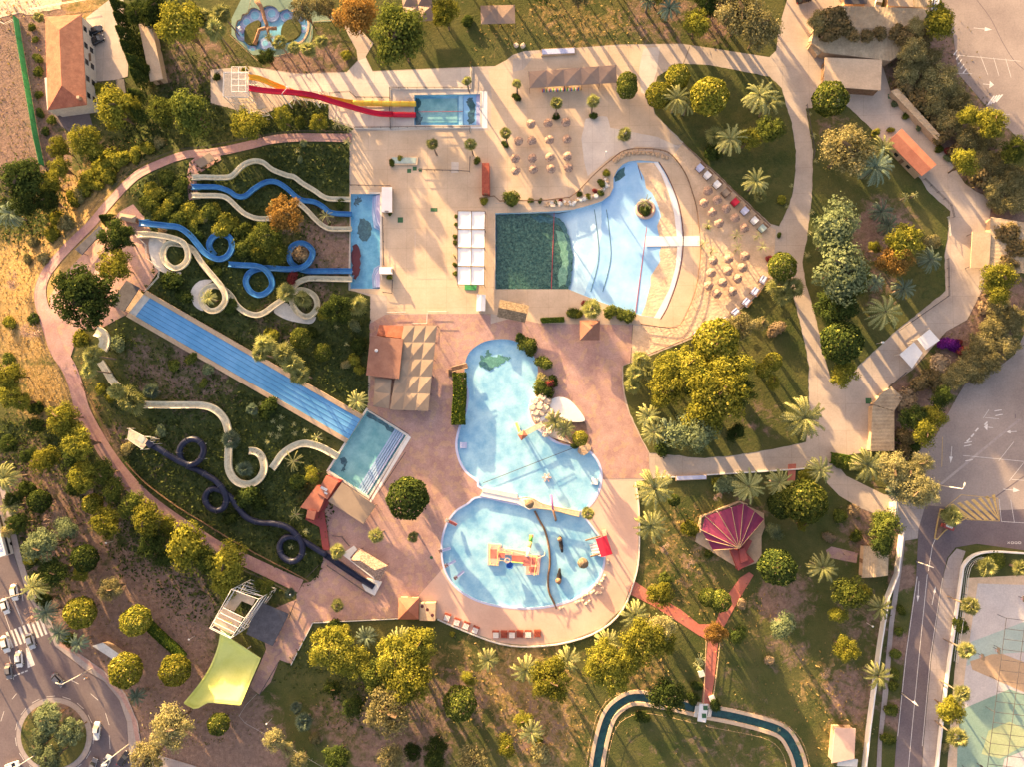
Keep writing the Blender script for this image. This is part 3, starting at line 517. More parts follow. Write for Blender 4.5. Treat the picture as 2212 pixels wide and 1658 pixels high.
for a, c_ in (((897,497), (978,497)), ((897,603), (978,603)), ((897.5,497), (897.5,603)), ((977.5,497), (977.5,603))): bar(a, c_, .24, .075, 'court_line', 'road_paint', h=.012, kind='structure')
pl('upper_green_deck', L2(533,-60, 520,0, 500,40, 500,75, 545,118, 600,122, 640,108, 668,100, 676,78, 676,48, 735,45, 733,34, 700,34, 660,10, 640,-60), 'green_deck', .02)
pl('white_pool_surround', L2(1037,197, 1053,197, 1053,277, 1001,277, 1001,270, 1038,270), 'white', .06)
pl('white_pool_slab', L2(798,1085, 882,941, 888,946, 800,1090), 'white', .07)
EL = L2(1741,234, 1828,228, 1850,247, 1909,306, 1925,325, 1989,388, 2007,416, 2052,456, 2048,503, 2040,554, 2042,629, 1934,716, 1848,797, 1798,833, 1783,779, 1766,704, 1753,654, 1741,616, 1733,566, 1743,516, 1752,441, 1754,415, 1756,326, 1746,263)
pl('east_lawn', EL, 'ground', .065, attrs=True, jit=.1)
NE = L2(1466,137, 1534,140, 1609,155, 1662,165, 1688,190, 1700,235, 1710,265, 1719,326, 1718,376, 1712,415, 1706,440, 1694,466, 1682,488, 1664,483, 1584,408, 1546,371, 1516,345, 1476,307, 1415,246, 1405,205, 1420,165)
pl('north_lawn', NE, 'ground', .065, attrs=True, jit=.1)
CL = L2(1346,791, 1346,831, 1354,870, 1362,896, 1382,939, 1403,979, 1466,985, 1514,991, 1569,986, 1624,979, 1660,973, 1741,956, 1748,900, 1746,831, 1747,792, 1738,741, 1726,691, 1716,649, 1708,632, 1664,605, 1624,650, 1561,700, 1511,725, 1403,770)
pl('central_lawn', CL, 'ground', .065, attrs=True, jit=.1)
pl('lawn_patch', L2(1800,988, 1870,985, 1960,1010, 1975,1040, 1940,1060, 1870,1048, 1825,1018), 'ground', .065, attrs=True, jit=.1)
ribbon('hill_path', [(760,298,20), (700,297,19), (640,297,20), (590,301,21), (540,313,21), (480,326,21), (440,331,20), (401,334,20), (351,351,21), (301,375,23), (271,401,24), (240,434,25), (226,450,26), (195,487,26), (163,518,27), (125,558,28), (97,596,29), (87,632,33), (93,668,35), (108,710,38), (124,756,38), (148,793,37), (163,831,36), (180,890,36), (212,950,36), (240,994,35), (280,1044,34), (322,1085,33), (375,1124,32), (430,1160,32), (480,1190,30), (530,1212,28), (590,1240,28), (650,1268,30)], 3, 'path_pavers', .14)
sheet('hilltop_pavement', L2(288,441, 311,468, 326,498, 323,561, 348,578, 316,626, 276,679, 215,712, 175,711, 165,734, 153,771, 130,740, 108,690, 108,640, 140,592, 215,512, 246,470, 262,455), 'pink_pavers', .10)
sheet('slide_start_pavement', L2(410,350, 425,338, 475,333, 478,345, 445,365, 425,378, 428,430, 408,432, 404,380), 'path_pavers', .10)
sheet('red_garden_path', L2(1352,1270, 1368,1255, 1420,1290, 1470,1318, 1520,1358, 1512,1376, 1465,1345, 1410,1310, 1362,1286), 'red_path', .038)
sheet('red_garden_path', L2(1545,1350, 1562,1300, 1598,1250, 1618,1237, 1628,1244, 1600,1290, 1578,1330, 1564,1356), 'red_path', .054)
sheet('red_garden_path', L2(1530,1375, 1552,1380, 1543,1470, 1534,1524, 1516,1524, 1522,1450, 1528,1400), 'red_path', .034)
sheet('red_garden_path', L2(1500,1350, 1560,1350, 1556,1382, 1528,1385, 1508,1372), 'red_path', .046)
sheet('park_hut_path', L2(1784,1190, 1796,1182, 1853,1196, 1850,1218, 1790,1206), 'pink_pavers', .03)
sheet('yard_pavement', L2(186,38, 235,0, 265,-40, 268,20, 278,120, 276,165, 252,172, 190,177), 'path_concrete', .04)
sheet('yard_pavement', L2(103,240, 188,228, 200,270, 155,288, 118,262), 'asphalt', .04)
sheet('dirt_track', L2(-60,55, 30,30, 70,30, 130,18, 150,-60, 0,-60), 'sand', .03, jit=.3)
# right side roads
pl('car_park', L2(2034,-200, 2034,0, 2059,75, 2069,158, 2132,231, 2159,258, 2260,360, 2300,560, 2212,722, 2192,766, 2159,792, 2084,831, 2064,864, 2021,944, 1984,971, 1990,1040, 1999,1092, 2120,1110, 2400,1100, 2600,-200), 'carpark_asphalt', .03)
sheet('main_road', L2(1999,1092, 1984,1144, 1979,1247, 1955,1417, 1937,1592, 1925,1760, 1985,1760, 1994,1613, 2012,1417, 2038,1242, 2046,1207, 2064,1184, 2110,1176, 2212,1190, 2500,1200, 2500,1090, 2120,1105), 'asphalt', .034)
sheet('road_pavement', L2(1985,1760, 1994,1613, 2012,1417, 2038,1242, 2048,1207, 2066,1186, 2085,1192, 2074,1225, 2070,1245, 2062,1310, 2044,1430, 2030,1530, 2018,1660, 2012,1760), 'pavement', .15)
sheet('gate_pavement', L2(1939,1081, 1999,1092, 1984,1144, 1982,1165, 1950,1170, 1944,1140), 'pavement', .045)
sheet('side_pavement', L2(1944,1140, 1957,1150, 1946,1240, 1930,1350, 1918,1500, 1905,1600, 1900,1760, 1888,1760, 1896,1600, 1906,1500, 1920,1350, 1935,1240), 'pavement', .12)
# painted court
sheet('court_apron', L2(2090,1250, 2300,1240, 2300,1760, 2040,1760, 2050,1600, 2062,1450), 'sand', .03)
sheet('court_floor', L2(2112,1262, 2300,1268, 2300,1760, 2063,1760, 2070,1600, 2085,1450), 'court_white', .04)
sheet('court_panel', L2(2098,1388, 2212,1345, 2300,1320, 2300,1400, 2190,1412, 2145,1415, 2088,1440), 'court_aqua', .05)
sheet('court_panel', L2(2095,1430, 2142,1415, 2165,1414, 2212,1432, 2300,1450, 2300,1530, 2212,1497, 2100,1448), 'court_orange', .056)
sheet('court_panel', L2(2074,1535, 2180,1490, 2300,1530, 2300,1600, 2212,1622, 2170,1640, 2140,1760, 2063,1760, 2068,1620), 'court_green', .056)
sheet('court_panel', L2(2135,1580, 2180,1560, 2240,1590, 2212,1612, 2160,1640, 2120,1630), 'court_lime', .062)
# left roads
sheet('avenue', L2(-120,1080, 0,1066, 15,1120, 30,1200, 60,1290, 105,1360, 120,1400, 190,1455, 225,1475, 258,1515, 274,1560, 277,1610, 283,1660, 290,1760, -120,1760), 'asphalt', .034)
sheet('avenue_verge_pavement', L2(-2,1050, 12,1060, 30,1130, 46,1200, 72,1280, 112,1345, 128,1395, 175,1415, 225,1450, 272,1500, 298,1560, 305,1605, 320,1625, 420,1655, 520,1700, 500,1760, 292,1760, 284,1660, 278,1610, 275,1560, 259,1514, 226,1473, 190,1452, 120,1398, 104,1358, 60,1288, 32,1200, 16,1120), 'pavement', .15)
sheet('pink_paving_band', L2(127,1396, 170,1420, 222,1462, 262,1507, 284,1550, 296,1612, 304,1610, 296,1560, 270,1502, 224,1452, 175,1417, 130,1390), 'pink_pavers', .165)
ring = [(118 + 82 * math.cos(a), 1590 + 82 * math.sin(a) * 1.0) for a in np.linspace(0, 2 * math.pi, 48)[:-1]]
sheet('roundabout_kerb', ring, 'pavement', .14); ring2 = [(117 + 71 * math.cos(a), 1590 + 71 * math.sin(a)) for a in np.linspace(0, 2 * math.pi, 48)[:-1]]
sheet('roundabout_lawn', ring2, 'ground', .2, attrs=True)
def stripe(pts, name='road_marking', m='road_paint', lift=.046): return sheet(name, pts, m, lift, g=20)
def line(v0, v1, w=.13, name='road_marking', m='road_paint', z=.046):
    a, c = P(*v0), P(*v1); d = (c - a).normalized(); n = Vector((-d.y, d.x, 0)) * w / 2; b = MB(); b.add([(p.x, p.y, z) for p in (a + n, a - n, c - n, c + n)], [(0, 1, 2, 3)]); return b.build(name, m, kind='structure')
def arrow(x, y, dx, dy, s=1.0, hd=1.0):
    a, c = P(x, y), P(x + dx, y + dy); d = (c - a); L = d.length; d.normalize(); n = Vector((-d.y, d.x, 0)); h = min(1.6 * s, L * .4); b = MB()
    e = c - d * h; q = [a + n * .07, a - n * .07, e - n * .07, e + n * .07]; b.add([(p.x, p.y, .047) for p in q], [(0, 1, 2, 3)]); q = [e + n * .35 * s * hd, e - n * .35 * s * hd, c]; b.add([(p.x, p.y, .048) for p in q], [(0, 1, 2)])
    return b.build('arrow_marking', 'road_paint', kind='structure')
# zebra crossing and lines on the avenue
for i in range(10):
    x = 12 + i * 9.2; y = 1368 - i * 3.6; stripe(L2(x, y, x + 5, y - 2, x + 18, y + 32, x + 13, y + 34))
line((0, 1300), (30, 1385)); line((28, 1290), (50, 1350)); line((20, 1418), (30, 1470)); line((52, 1372), (62, 1410)); stripe(L2(56, 1402, 62, 1400, 76, 1438, 60, 1445)); line((46, 1272), (50, 1300)); line((30, 1302), (46, 1340))
for i in range(4): line((30 + i * 8, 1462 - i * 3.2), (36 + i * 8, 1459.6 - i * 3.2), .35)
line((152, 1470), (170, 1479)); line((196, 1500), (212, 1514)); line((228, 1542), (236, 1568)); line((236, 1590), (238, 1620)); line((2, 1560), (9, 1538)); line((26, 1512), (36, 1500))
for k in range(0, 46, 3):
    a0, a1 = k * 2 * math.pi / 46, (k + 1.6) * 2 * math.pi / 46; line((118 + 85 * math.cos(a0), 1590 + 85 * math.sin(a0)), (118 + 85 * math.cos(a1), 1590 + 85 * math.sin(a1)), .12)
# main road lines
line((2003, 1242), (1984, 1430)); line((1984, 1430), (1962, 1660)); line((1981, 1247), (1957, 1417)); line((1957, 1417), (1939, 1592)); line((2036, 1250), (2010, 1417)); line((2010, 1417), (1992, 1613)); line((2005, 1235), (2014, 1180)); line((2014, 1180), (2032, 1140))
arrow(1985, 1257, -3, 45); arrow(2013, 1308, 8, -40)
q = L2(2042,1098, 2076,1070, 2155,1078, 2159,1127, 2090,1124)
for i in range(7):
    x = 2052 + i * 15; x1 = x + 45 if i < 5 else 2157; stripe([(x, 1092 - i * 3.5), (x + 7, 1089 - i * 3.4), (min(x + 54, 2158), 1124), (min(x + 46, 2158), 1126)], m='yellow_paint')
for i in range(5): line(q[i], q[(i + 1) % 5], .15, m='yellow_paint')
# car park lines and arrows
arrow(2103, 60, 40, 4, 1.6); arrow(2123, 181, 24, 2, 1.8, 1.6); arrow(2145, 925, -20, -2, 1.6, 1.6); arrow(2167, 1058, 36, 3, 1.8); arrow(2056, 966, -3, 36, 1.2); arrow(2196, 933, -22, 1, 1.4)
for a, c_ in (((2060, 118), (2205, 132)), ((2118, 120), (2134, 162)), ((2146, 124), (2158, 164)), ((2172, 126), (2184, 167)), ((2066, 158), (2100, 159)), ((2160, 275), (2212, 278)), ((2141, 244), (2180, 247)), ((2158, 1080), (2163, 1128)), ((2163, 1128), (2212, 1131)), ((2183, 1081), (2191, 1130)), ((2180, 1040), (2212, 1000)), ((2080, 985), (2212, 998)), ((2157, 997), (2190, 955)), ((2128, 903), (2158, 906)), ((2170, 835), (2124, 904)), ((2176, 835), (2188, 880)), ((2185, 1037), (2212, 1039))): line(a, c_, .1)
for i in range(5): stripe(L2(2059 + i * 5, 117 + i * 10, 2067 + i * 5, 107 + i * 10, 2068 + i * 5, 109 + i * 10, 2061 + i * 5, 119 + i * 10))
for i in range(4): stripe(L2(2132 + i * 6, 225 - i * 2, 2146 + i * 6, 206 - i * 1, 2149 + i * 6, 207 - i * 1, 2135 + i * 6, 227 - i * 2))
for x, y in ((2087, 954), (2096, 944), (2105, 932), (2125, 918)): stripe(L2(x, y, x + 7, y - 7, x + 9, y - 5, x + 3, y + 2))
for x, y in ((2148, 889), (2150, 899), (2083, 958), (2082, 965), (2085, 997)): line((x, y), (x + 16, y - 3), .22)
for a, c_ in (((2036, 945), (2034, 1010)), ((2075, 848), (2100, 862)), ((2088, 830), (2118, 840)), ((2060, 866), (2085, 880))): line(a, c_, .12, m='yellow_paint')
line((2211, 900), (1998, 1075), .6, 'tarmac_seam', 'pavement', .04); line((2212, 1030), (2150, 1075), .3, 'tarmac_seam', 'asphalt', .04)
for pts in (smooth(L2(2180,878, 2184,860, 2192,845, 2205,835), 4), smooth(L2(2193,905, 2194,885, 2200,868, 2212,850), 4), smooth(L2(2110,0, 2140,40, 2165,90, 2190,130, 2212,150), 3)):
    for a, c_ in zip(pts[:-1], pts[1:]): line(a, c_, .18, 'tyre_mark', 'asphalt', .043)
# road text near the court (faded block letters, kept as strokes)
for i, g_ in enumerate(('01,12,10', '0', '0', 'I')):
    x = 2176 + i * 8; [line(u, v, .12) for u, v in (((x, 1172), (x + 5, 1172)), ((x, 1176), (x + 5, 1176)), ((x, 1172), (x, 1176)), ((x + 5, 1172), (x + 5, 1176)))] if i else [line((x, 1172), (x + 5, 1176), .12), line((x, 1176), (x + 5, 1172), .12)]
# ---------------------------------------------------------------- fences
def fence(vp, label, h=1.05, m='wood', rail=None, sp=2.4, name='fence', cat='fence', nr=2, pr=.06, base=None, panel=None, zb=None):
    w = [PT(x, y) for x, y in vp]
    if zb is not None: w = [Vector((*P(x, y, zb)[:2], zb)) for x, y in vp]
    t = thing(name, label, cat, w[0]); path = []; 
    for a, c in zip(w[:-1], w[1:]):
        k = max(1, round((c - a).length / sp))
        for j in range(k): q = a.lerp(c, j / k); path.append(q if zb is not None else Vector((q.x, q.y, T1(q.x, q.y))))
    path.append(w[-1])
    if panel:
        b = MB(); b.sweep(path, [(-.03, .05), (-.03, h), (.03, h), (.03, .05)]); b.build('mesh_panel', panel, t)
    else:
        for k in range(nr):
            b = MB(); z = h * (1 - k * .45); b.tube([p + Vector((0, 0, z)) for p in path], (pr if m != 'wood' else .075), 5); b.build('rail', rail or m, t)
    if base: b = MB(); b.sweep(path, [(-.12, 0), (-.12, base[0]), (.12, base[0]), (.12, 0)]); b.build('low_wall', base[1], t)
    first = None
    if len(path) > 96: path = path[::2]
    for p in path:
        if first is None:
            b = MB(); b.tube([Vector((0, 0, 0)), Vector((0, 0, h + .1))], pr, 5)
            me_o = b.build('post', m, None); me_o.location = (0, 0, 0); first = me_o
            me_o.data.transform(Matrix.Translation(-Vector((0, 0, 0))))
            o = me_o
        else: o = first.copy(); COL.objects.link(o)
        o.parent = t; o.location = p - w[0]
    return t
def wall(vp, label, h, w, m, name='wall', cat='wall', closed=False):
    c = [PT(x, y) for x, y in vp]; b = MB(); c2 = refine([p[:2] for p in c], 3, closed); path = [Vector((p[0], p[1], T1(p[0], p[1]))) for p in c2]
    b.sweep(path, [(-w / 2, -.2), (-w / 2, h), (w / 2, h), (w / 2, -.2)], closed); return b.build(name, m, label=label, cat=cat)
fence(smooth(L2(1249,415, 1284,378, 1321,346, 1346,328, 1379,323, 1426,326, 1451,338, 1479,376, 1494,416, 1504,453, 1510,503), 3), 'log rail fence round the upper half of the wave pool terrace', sp=1.6)
fence(smooth(L2(1512,530, 1512,553, 1504,616, 1492,654, 1469,701, 1444,709, 1384,701), 3), 'log rail fence round the lower half of the wave pool terrace', sp=1.6)
fence(L2(1474,311, 1514,349, 1544,376, 1582,412, 1662,489), 'log fence behind the cabana beds along the upper edge of the sand beach')
fence(smooth(L2(1662,601, 1622,646, 1559,696, 1509,721, 1401,766), 3), 'log fence behind the cabana beds along the lower edge of the sand beach')
fence(L2(1249,415, 1230,428, 1180,434, 1080,436, 1068,425, 1036,430), 'log rail fence above the deep end of the wave pool')
fence(L2(1366,702, 1364,735), 'short dark log fence beside the pink paving, upper of two', m='dark_metal'); fence(L2(1364,752, 1361,785), 'short dark log fence beside the pink paving, lower of two', m='dark_metal')
fence(L2(845,280, 843,235, 843,192, 1018,192, 1020,144), 'dark railing with pale base round the top of the rectangular splash pool', m='dark_metal', h=1.1, base=(.25, 'offwhite'))
fence(L2(766,277, 900,276, 1016,276, 1016,286), 'long dark railing below the rectangular splash pool', m='dark_metal', base=(.25, 'offwhite'))
fence(L2(713,203, 757,200, 770,212, 843,213), 'dark railing stepping along the foot of the orange slide', m='dark_metal'); fence(L2(713,203, 713,258, 757,270), 'pale railing left of the slide run-out slab', m='light_metal')
fence(L2(828,470, 830,574), 'metal railing right of the narrow plunge pool', m='dark_metal'); fence(L2(758,401, 845,403), 'low railing above the narrow plunge pool', m='dark_metal')
fence(L2(905,368, 990,370, 1015,372, 1016,340), 'thin railing below the stone planter in the upper terrace', m='dark_metal')
fence(L2(797,886, 882,937), 'dark railing along the upper right side of the square teal pool', m='dark_metal'); fence(L2(877,978, 820,1064), 'dark railing along the lower right side of the square teal pool', m='dark_metal')
fence(L2(836,676, 878,675), 'pale railing at the left end of the terrace edge', m='light_metal'); fence(L2(926,674, 966,674), 'pale railing in the middle of the terrace edge', m='light_metal'); fence(L2(891,700, 923,700, 924,678), 'small railing round the four green hatches', m='light_metal')
fence(L2(828,632, 848,635, 849,606), 'railing round the lower diving deck of the plunge pool', m='dark_metal')
outer = smooth(L2(750,287, 640,285, 540,300, 440,320, 398,323, 346,340, 294,364, 262,392, 230,425, 216,438, 185,477, 153,508, 113,549, 83,588, 71,630, 76,675, 90,718, 106,765, 130,803, 146,840, 165,895, 195,955, 225,1000), 2)
fence(outer, 'thin railing along the outer edge of the pink hill path', m='dark_metal', sp=3.2, pr=.04)
fence(smooth(L2(225,1000, 262,1050, 305,1095, 360,1137, 420,1175, 470,1203, 520,1228, 580,1255, 632,1282), 2), 'thin railing on the lower left edge of the pink hill path', m='dark_metal', sp=3.2, pr=.04)
fence(smooth(L2(180,831, 220,905, 240,948), 2), 'wooden rail on the inner side of the hill path above the tube slide tower', m='wood', pr=.07); fence(smooth(L2(275,1000, 320,1046, 390,1098, 440,1128, 500,1165, 555,1196, 640,1240, 668,1256), 2), 'low wooden rail on the inner side of the hill path below the tube slide tower', m='wood', pr=.07)
fence(L2(288,500, 318,530, 320,560, 348,580, 345,600, 318,630), 'pale railing on the hilltop terrace beside the cream slide start', m='light_metal')
wall(L2(1415,1033, 1460,1031, 1540,1026, 1655,1019, 1781,1010), 'long white kerb wall below the concrete path to the car park', .5, .3, 'white')
wall(smooth(L2(1373,1042, 1380,1100, 1380,1200, 1370,1255, 1345,1318, 1300,1361, 1230,1388, 1150,1398, 1080,1392, 1005,1365, 945,1339), 3), 'curved white kerb wall round the peach terrace', .45, .3, 'offwhite')
wall(L2(1943,1150, 1932,1240, 1912,1290, 1896,1390, 1884,1480, 1872,1570, 1858,1700), 'long white wall between the bottom right garden and the road', 2.2, .3, 'white')
wall(L2(676,1347, 862,1338), 'thin white kerb between the pink paving and the bottom lawn', .3, .2, 'offwhite'); wall(L2(676,1347, 629,1438), 'sloping white kerb beside the black and yellow slides', .3, .2, 'offwhite')
wall(smooth(L2(2212,1196, 2140,1192, 2100,1200, 2078,1222, 2073,1245, 2064,1310, 2048,1420, 2034,1530, 2020,1660, 2016,1740), 3), 'white wall with mesh around the painted court', 1.3, .35, 'white')
fence(smooth(L2(2120,1204, 2095,1215, 2084,1240, 2078,1300, 2066,1380, 2060,1430), 2), 'diagonal mesh fence left of the painted court', h=1.8, m='dark_metal', rail='light_metal', nr=3)
fence(L2(2045,560, 2047,640, 1940,715), 'railing along the right side of the right hand lawn', m='dark_metal'); fence(L2(1995,388, 2052,445, 2058,470), 'double railing above the right hand lawn', m='dark_metal')
fence(L2(2045,470, 2050,510), 'pale timber rail at the bend of the right hand path', m='light_metal'); fence(L2(1741,228, 1758,328, 1755,345), 'railing along the left side of the right hand lawn', m='dark_metal')
fence(L2(1924,831, 1955,805), 'dark iron railing left of the white twin roof shelter', m='dark_metal')
fence(smooth(L2(1266,1650, 1275,1600, 1290,1545, 1320,1505, 1370,1492), 3), 'thin rope fence on the outer bank of the lazy river', m='rope', sp=4, nr=1, pr=.04, h=.9)
fence(smooth(L2(1310,1655, 1320,1600, 1338,1560, 1380,1540, 1430,1545, 1503,1562), 3), 'thin rope fence on the inner bank of the lazy river', m='rope', sp=4, nr=1, pr=.04, h=.9)
fence(smooth(L2(1525,1568, 1600,1582, 1660,1598, 1690,1630, 1700,1680), 3), 'thin rope fence on the inner bank right of the river bridge', m='rope', sp=4, nr=1, pr=.04, h=.9)
fence(smooth(L2(1565,1530, 1660,1548, 1705,1570, 1735,1610, 1750,1670), 3), 'thin rope fence on the outer bank right of the river bridge', m='rope', sp=4, nr=1, pr=.04, h=.9)
fence(L2(1524,1385, 1522,1440, 1518,1520), 'pale rope rail left of the red footpath to the river', m='rope'); fence(L2(1554,1385, 1548,1440, 1540,1500), 'pale rope rail right of the red footpath to the river', m='rope')
fence(L2(41,42, 48,90, 60,160, 72,230, 84,300, 97,360), 'long green mesh windbreak fence beside the dry field', h=2.4, m='dark_metal', panel='green_mesh', name='windbreak_fence', sp=5)
fence(L2(0,48, 15,55, 41,42), 'wire fence at the top left corner of the dry field', m='light_metal', pr=.04); fence(L2(68,24, 130,12, 200,0), 'timber rail fence above the tiled roof house', m='light_metal')
fence(smooth(L2(500,80, 545,122, 560,135), 2), 'pale rail round the lower left of the flower shaped pool', m='rope', nr=1); fence(smooth(L2(600,125, 650,112, 672,98, 680,52, 736,50), 2), 'pale rail round the right of the flower shaped pool', m='rope', nr=1); fence(smooth(L2(545,0, 540,25, 528,42), 2), 'pale rail at the upper left of the flower shaped pool', m='rope', nr=1)
for pts, lb in ((L2(665,1247, 690,1222), 'short dark rail where the hill path meets the pink paving'), (L2(720,1158, 740,1160, 756,1180), 'dark chain rail above the tube slide finish'), (L2(708,1222, 805,1288), 'dark railing below the straight end of the tube slide')): fence(pts, lb, m='dark_metal')
fence(L2(640,1300, 626,1335), 'dark railing right of the grey square roof', m='dark_metal'); fence(L2(604,1430, 562,1502), 'dark railing at the end of the pink paving beside the yellow slide', m='dark_metal')
fence(smooth(L2(556,1500, 520,1545, 560,1575, 640,1620, 700,1655), 2), 'thin wire fence beside the sandy track below the yellow slide', m='light_metal', sp=5, pr=.03, nr=1)
# ---------------------------------------------------------------- buildings and canopies
def roofmesh(c, z, kind, rh, th=.14):
    """c: 4 world corners (2-d) in order; returns MB"""
    b = MB(); c = [Vector((p[0], p[1])) for p in c]; m = sum(c, Vector((0, 0))) / 4
    if kind == 'flat': return b.prism([tuple(p) for p in c], z - th, z + th)
    if kind == 'pyr':
        b.add([(*p, z) for p in c] + [(*m, z + rh)] + [(*p, z - th) for p in c], [(0, 1, 4), (1, 2, 4), (2, 3, 4), (3, 0, 4), (5, 6, 1, 0), (6, 7, 2, 1), (7, 8, 3, 2), (8, 5, 0, 3), (8, 7, 6, 5)]); return b
    if (c[1] - c[0]).length > (c[2] - c[1]).length: c = c[1:] + c[:1]        # short edge first
    e0 = (c[0] + c[1]) / 2; e1 = (c[2] + c[3]) / 2; ins = (c[1] - c[0]).length / 2 if kind == 'hip' else 0
    d = (e1 - e0).normalized(); r0 = e0 + d * ins; r1 = e1 - d * ins
    b.add([(*p, z) for p in c] + [(*r0, z + rh), (*r1, z + rh)] + [(*p, z - th) for p in c], [(0, 1, 4), (1, 2, 5, 4), (2, 3, 5), (3, 0, 4, 5), (6, 7, 1, 0), (7, 8, 2, 1), (8, 9, 3, 2), (9, 6, 0, 3), (9, 8, 7, 6)]); return b
def hut(name, label, cat, q, h, rm, wm='wall_white', kind='flat', rh=1.2, open_=False, over=.35, door=True, wins=0, sag=0):
    c = [PT(x, y, h) for x, y in q]; m = sum(c, Vector((0, 0, 0))) / 4; g = T1(m.x, m.y); zr = g + h
    t = thing(name, label, cat, (m.x, m.y, g)); roofmesh(c, zr, kind, rh).build('roof', rm, t)
    ins = [Vector((p.x, p.y)) + (Vector((m.x, m.y)) - Vector((p.x, p.y))).normalized() * over * 1.3 for p in c]
    if open_:
        for p in ins: b = MB(); b.tube([(p.x, p.y, g - .1), (p.x, p.y, zr)], .08, 6); b.build('post', 'dark_metal' if wm == 'wall_white' else wm, t)
        for i in range(4):
            a, d = ins[i], ins[(i + 1) % 4]; b = MB(); b.tube([(a.x, a.y, zr - .18), (d.x, d.y, zr - .18)], .06, 4); b.build('beam', 'dark_metal' if wm == 'wall_white' else wm, t)
    else:
        b = MB(); b.prism([(p.x, p.y) for p in ins], g - .1, zr - .13); b.build('wall', wm, t)
        if door:
            k = max(range(4), key=lambda i: -((ins[i] + ins[(i + 1) % 4]) / 2).length); a, d = ins[k], ins[(k + 1) % 4]; u = (d - a).normalized(); ang = math.atan2(u.y, u.x); mid = (a + d) / 2
            b = MB(); b.box((mid.x, mid.y), 1.0, .14, g, g + 2.0, ang); dr = b.build('door', 'wood', t)
            for i in range(wins):
                for sgn in (-1, 1):
                    pt = mid + u * sgn * (2.2 + 2.4 * i)
                    if (pt - a).dot(u) > .6 and (d - pt).dot(u) > .6: b = MB(); b.box((pt.x, pt.y), 1.1, .12, g + 1, g + 2.1, ang); b.build('window', 'glass', t)
    return t
def bil(q, u, v): return ((q[0][0] * (1 - u) + q[1][0] * u) * (1 - v) + (q[3][0] * (1 - u) + q[2][0] * u) * v, (q[0][1] * (1 - u) + q[1][1] * u) * (1 - v) + (q[3][1] * (1 - u) + q[2][1] * u) * v)
def canopy(name, label, q, nx, ny, h, m, rh=1.1, group=None, cat='canopy', flatp=False, pm='dark_metal', skip=()):
    c = [PT(x, y, h) for x, y in q]; mid = sum(c, Vector((0, 0, 0))) / 4; g = T1(mid.x, mid.y); t = thing(name, label, cat, (mid.x, mid.y, g), group)
    cc = [(p.x, p.y) for p in c]
    for i in range(nx):
        for j in range(ny):
            if (i, j) in skip: continue
            k = [bil(cc, (i + a) / nx, (j + d) / ny) for a, d in ((0, 0), (1, 0), (1, 1), (0, 1))]
            if flatp:   # slightly sagging square sail, scalloped
                b = MB(); b.sm = True; n = 6; z = lambda u, v: g + h - .35 * math.sin(math.pi * u) * (1 - v) ** .5 * v * 2 - .15 * math.sin(math.pi * u * 3) * .3 + .1 * v
                for a in range(n + 1):
                    for d in range(n + 1):
                        e = .03 + .94 * a / n; f = .03 + .94 * d / n; x, y = bil(k, e, f); b.v.append((x, y, z(a / n, d / n)))
                b.f = [(a * (n + 1) + d, (a + 1) * (n + 1) + d, (a + 1) * (n + 1) + d + 1, a * (n + 1) + d + 1) for a in range(n) for d in range(n)]; b.build('sail', m, t)
            else: roofmesh(k, g + h, 'pyr', rh, .06).build('canvas_panel', m, t)
    for i in range(nx + 1):
        for j in range(ny + 1):
            if 0 < i < nx and 0 < j < ny: continue
            x, y = bil(cc, i / nx, j / ny); b = MB(); b.tube([(x, y, g - .1), (x, y, g + h)], .07, 5); b.build('post', pm, t)
    if flatp:
        for i in range(nx + 1): b = MB(); b.tube([(*bil(cc, i / nx, 0), g + h + .08), (*bil(cc, i / nx, 1), g + h + .08)], .08, 5); b.build('beam', pm, t)
        for j in range(ny + 1): b = MB(); b.tube([(*bil(cc, 0, j / ny), g + h + .08), (*bil(cc, 1, j / ny), g + h + .08)], .08, 5); b.build('beam', pm, t)
    return t
# tiled house, top left
hz = 5.6; q = L2(97,36, 176,30, 187,226, 103,237); c = [P(x, y, hz) for x, y in q]; m_ = sum(c, Vector((0, 0, 0))) / 4; t = thing('tiled_house', 'long house with hipped terracotta tile roof and dark windows', 'house', (m_.x, m_.y, 0))
roofmesh(c, hz, 'hip', 1.9, .18).build('roof', 'terracotta', t)
ins = [Vector(p[:2]) + (Vector(m_[:2]) - Vector(p[:2])).normalized() * .55 for p in c]; b = MB(); b.prism([tuple(p) for p in ins], -.1, hz - .17); b.build('wall', 'wall_white', t)
a, d = ins[1], ins[2]; u = (d - a).normalized(); ang = math.atan2(u.y, u.x); L_ = (d - a).length
for i in range(5):
    for z in (1.0, 3.4): p = a + u * (L_ * (i + .6) / 5.2); b = MB(); b.box(tuple(p), 1.5, .14, z, z + 1.4, ang); wd = b.build('window', 'glass', t); b = MB(); b.box(tuple(p), 1.8, .2, z - .12, z - .02, ang); b.build('sill', 'white', wd)
b = MB(); b.box(tuple(a + u * L_ * .42), 2.2, 1.2, 3.0, 3.15, ang); b.build('balcony', 'wood', t); b = MB(); p = P(172, 212, 6.3); b.box((p.x, p.y), .8, .8, 5.8, 7.1); b.build('chimney', 'wall_tan', t)
b = MB(); p = P(97, 200, 4); b.prism([tuple(P(x, y, 4)[:2]) for x, y in L2(96,168, 104,166, 110,234, 102,237)], 0, 4); b.build('side_wing', 'wall_white', t)
hut('white_shed', 'long flat pale shed roof overgrown by dark conifers on one side', 'shed', L2(300,51, 326,45, 352,170, 325,176), 3, 'shed_roof', 'wall_tan', open_=False)
hut('pergola', 'small dark roofed lean-to with rails below the concrete yard', 'pergola', L2(250,172, 268,170, 272,200, 255,205), 2.4, 'dark_metal', open_=True)
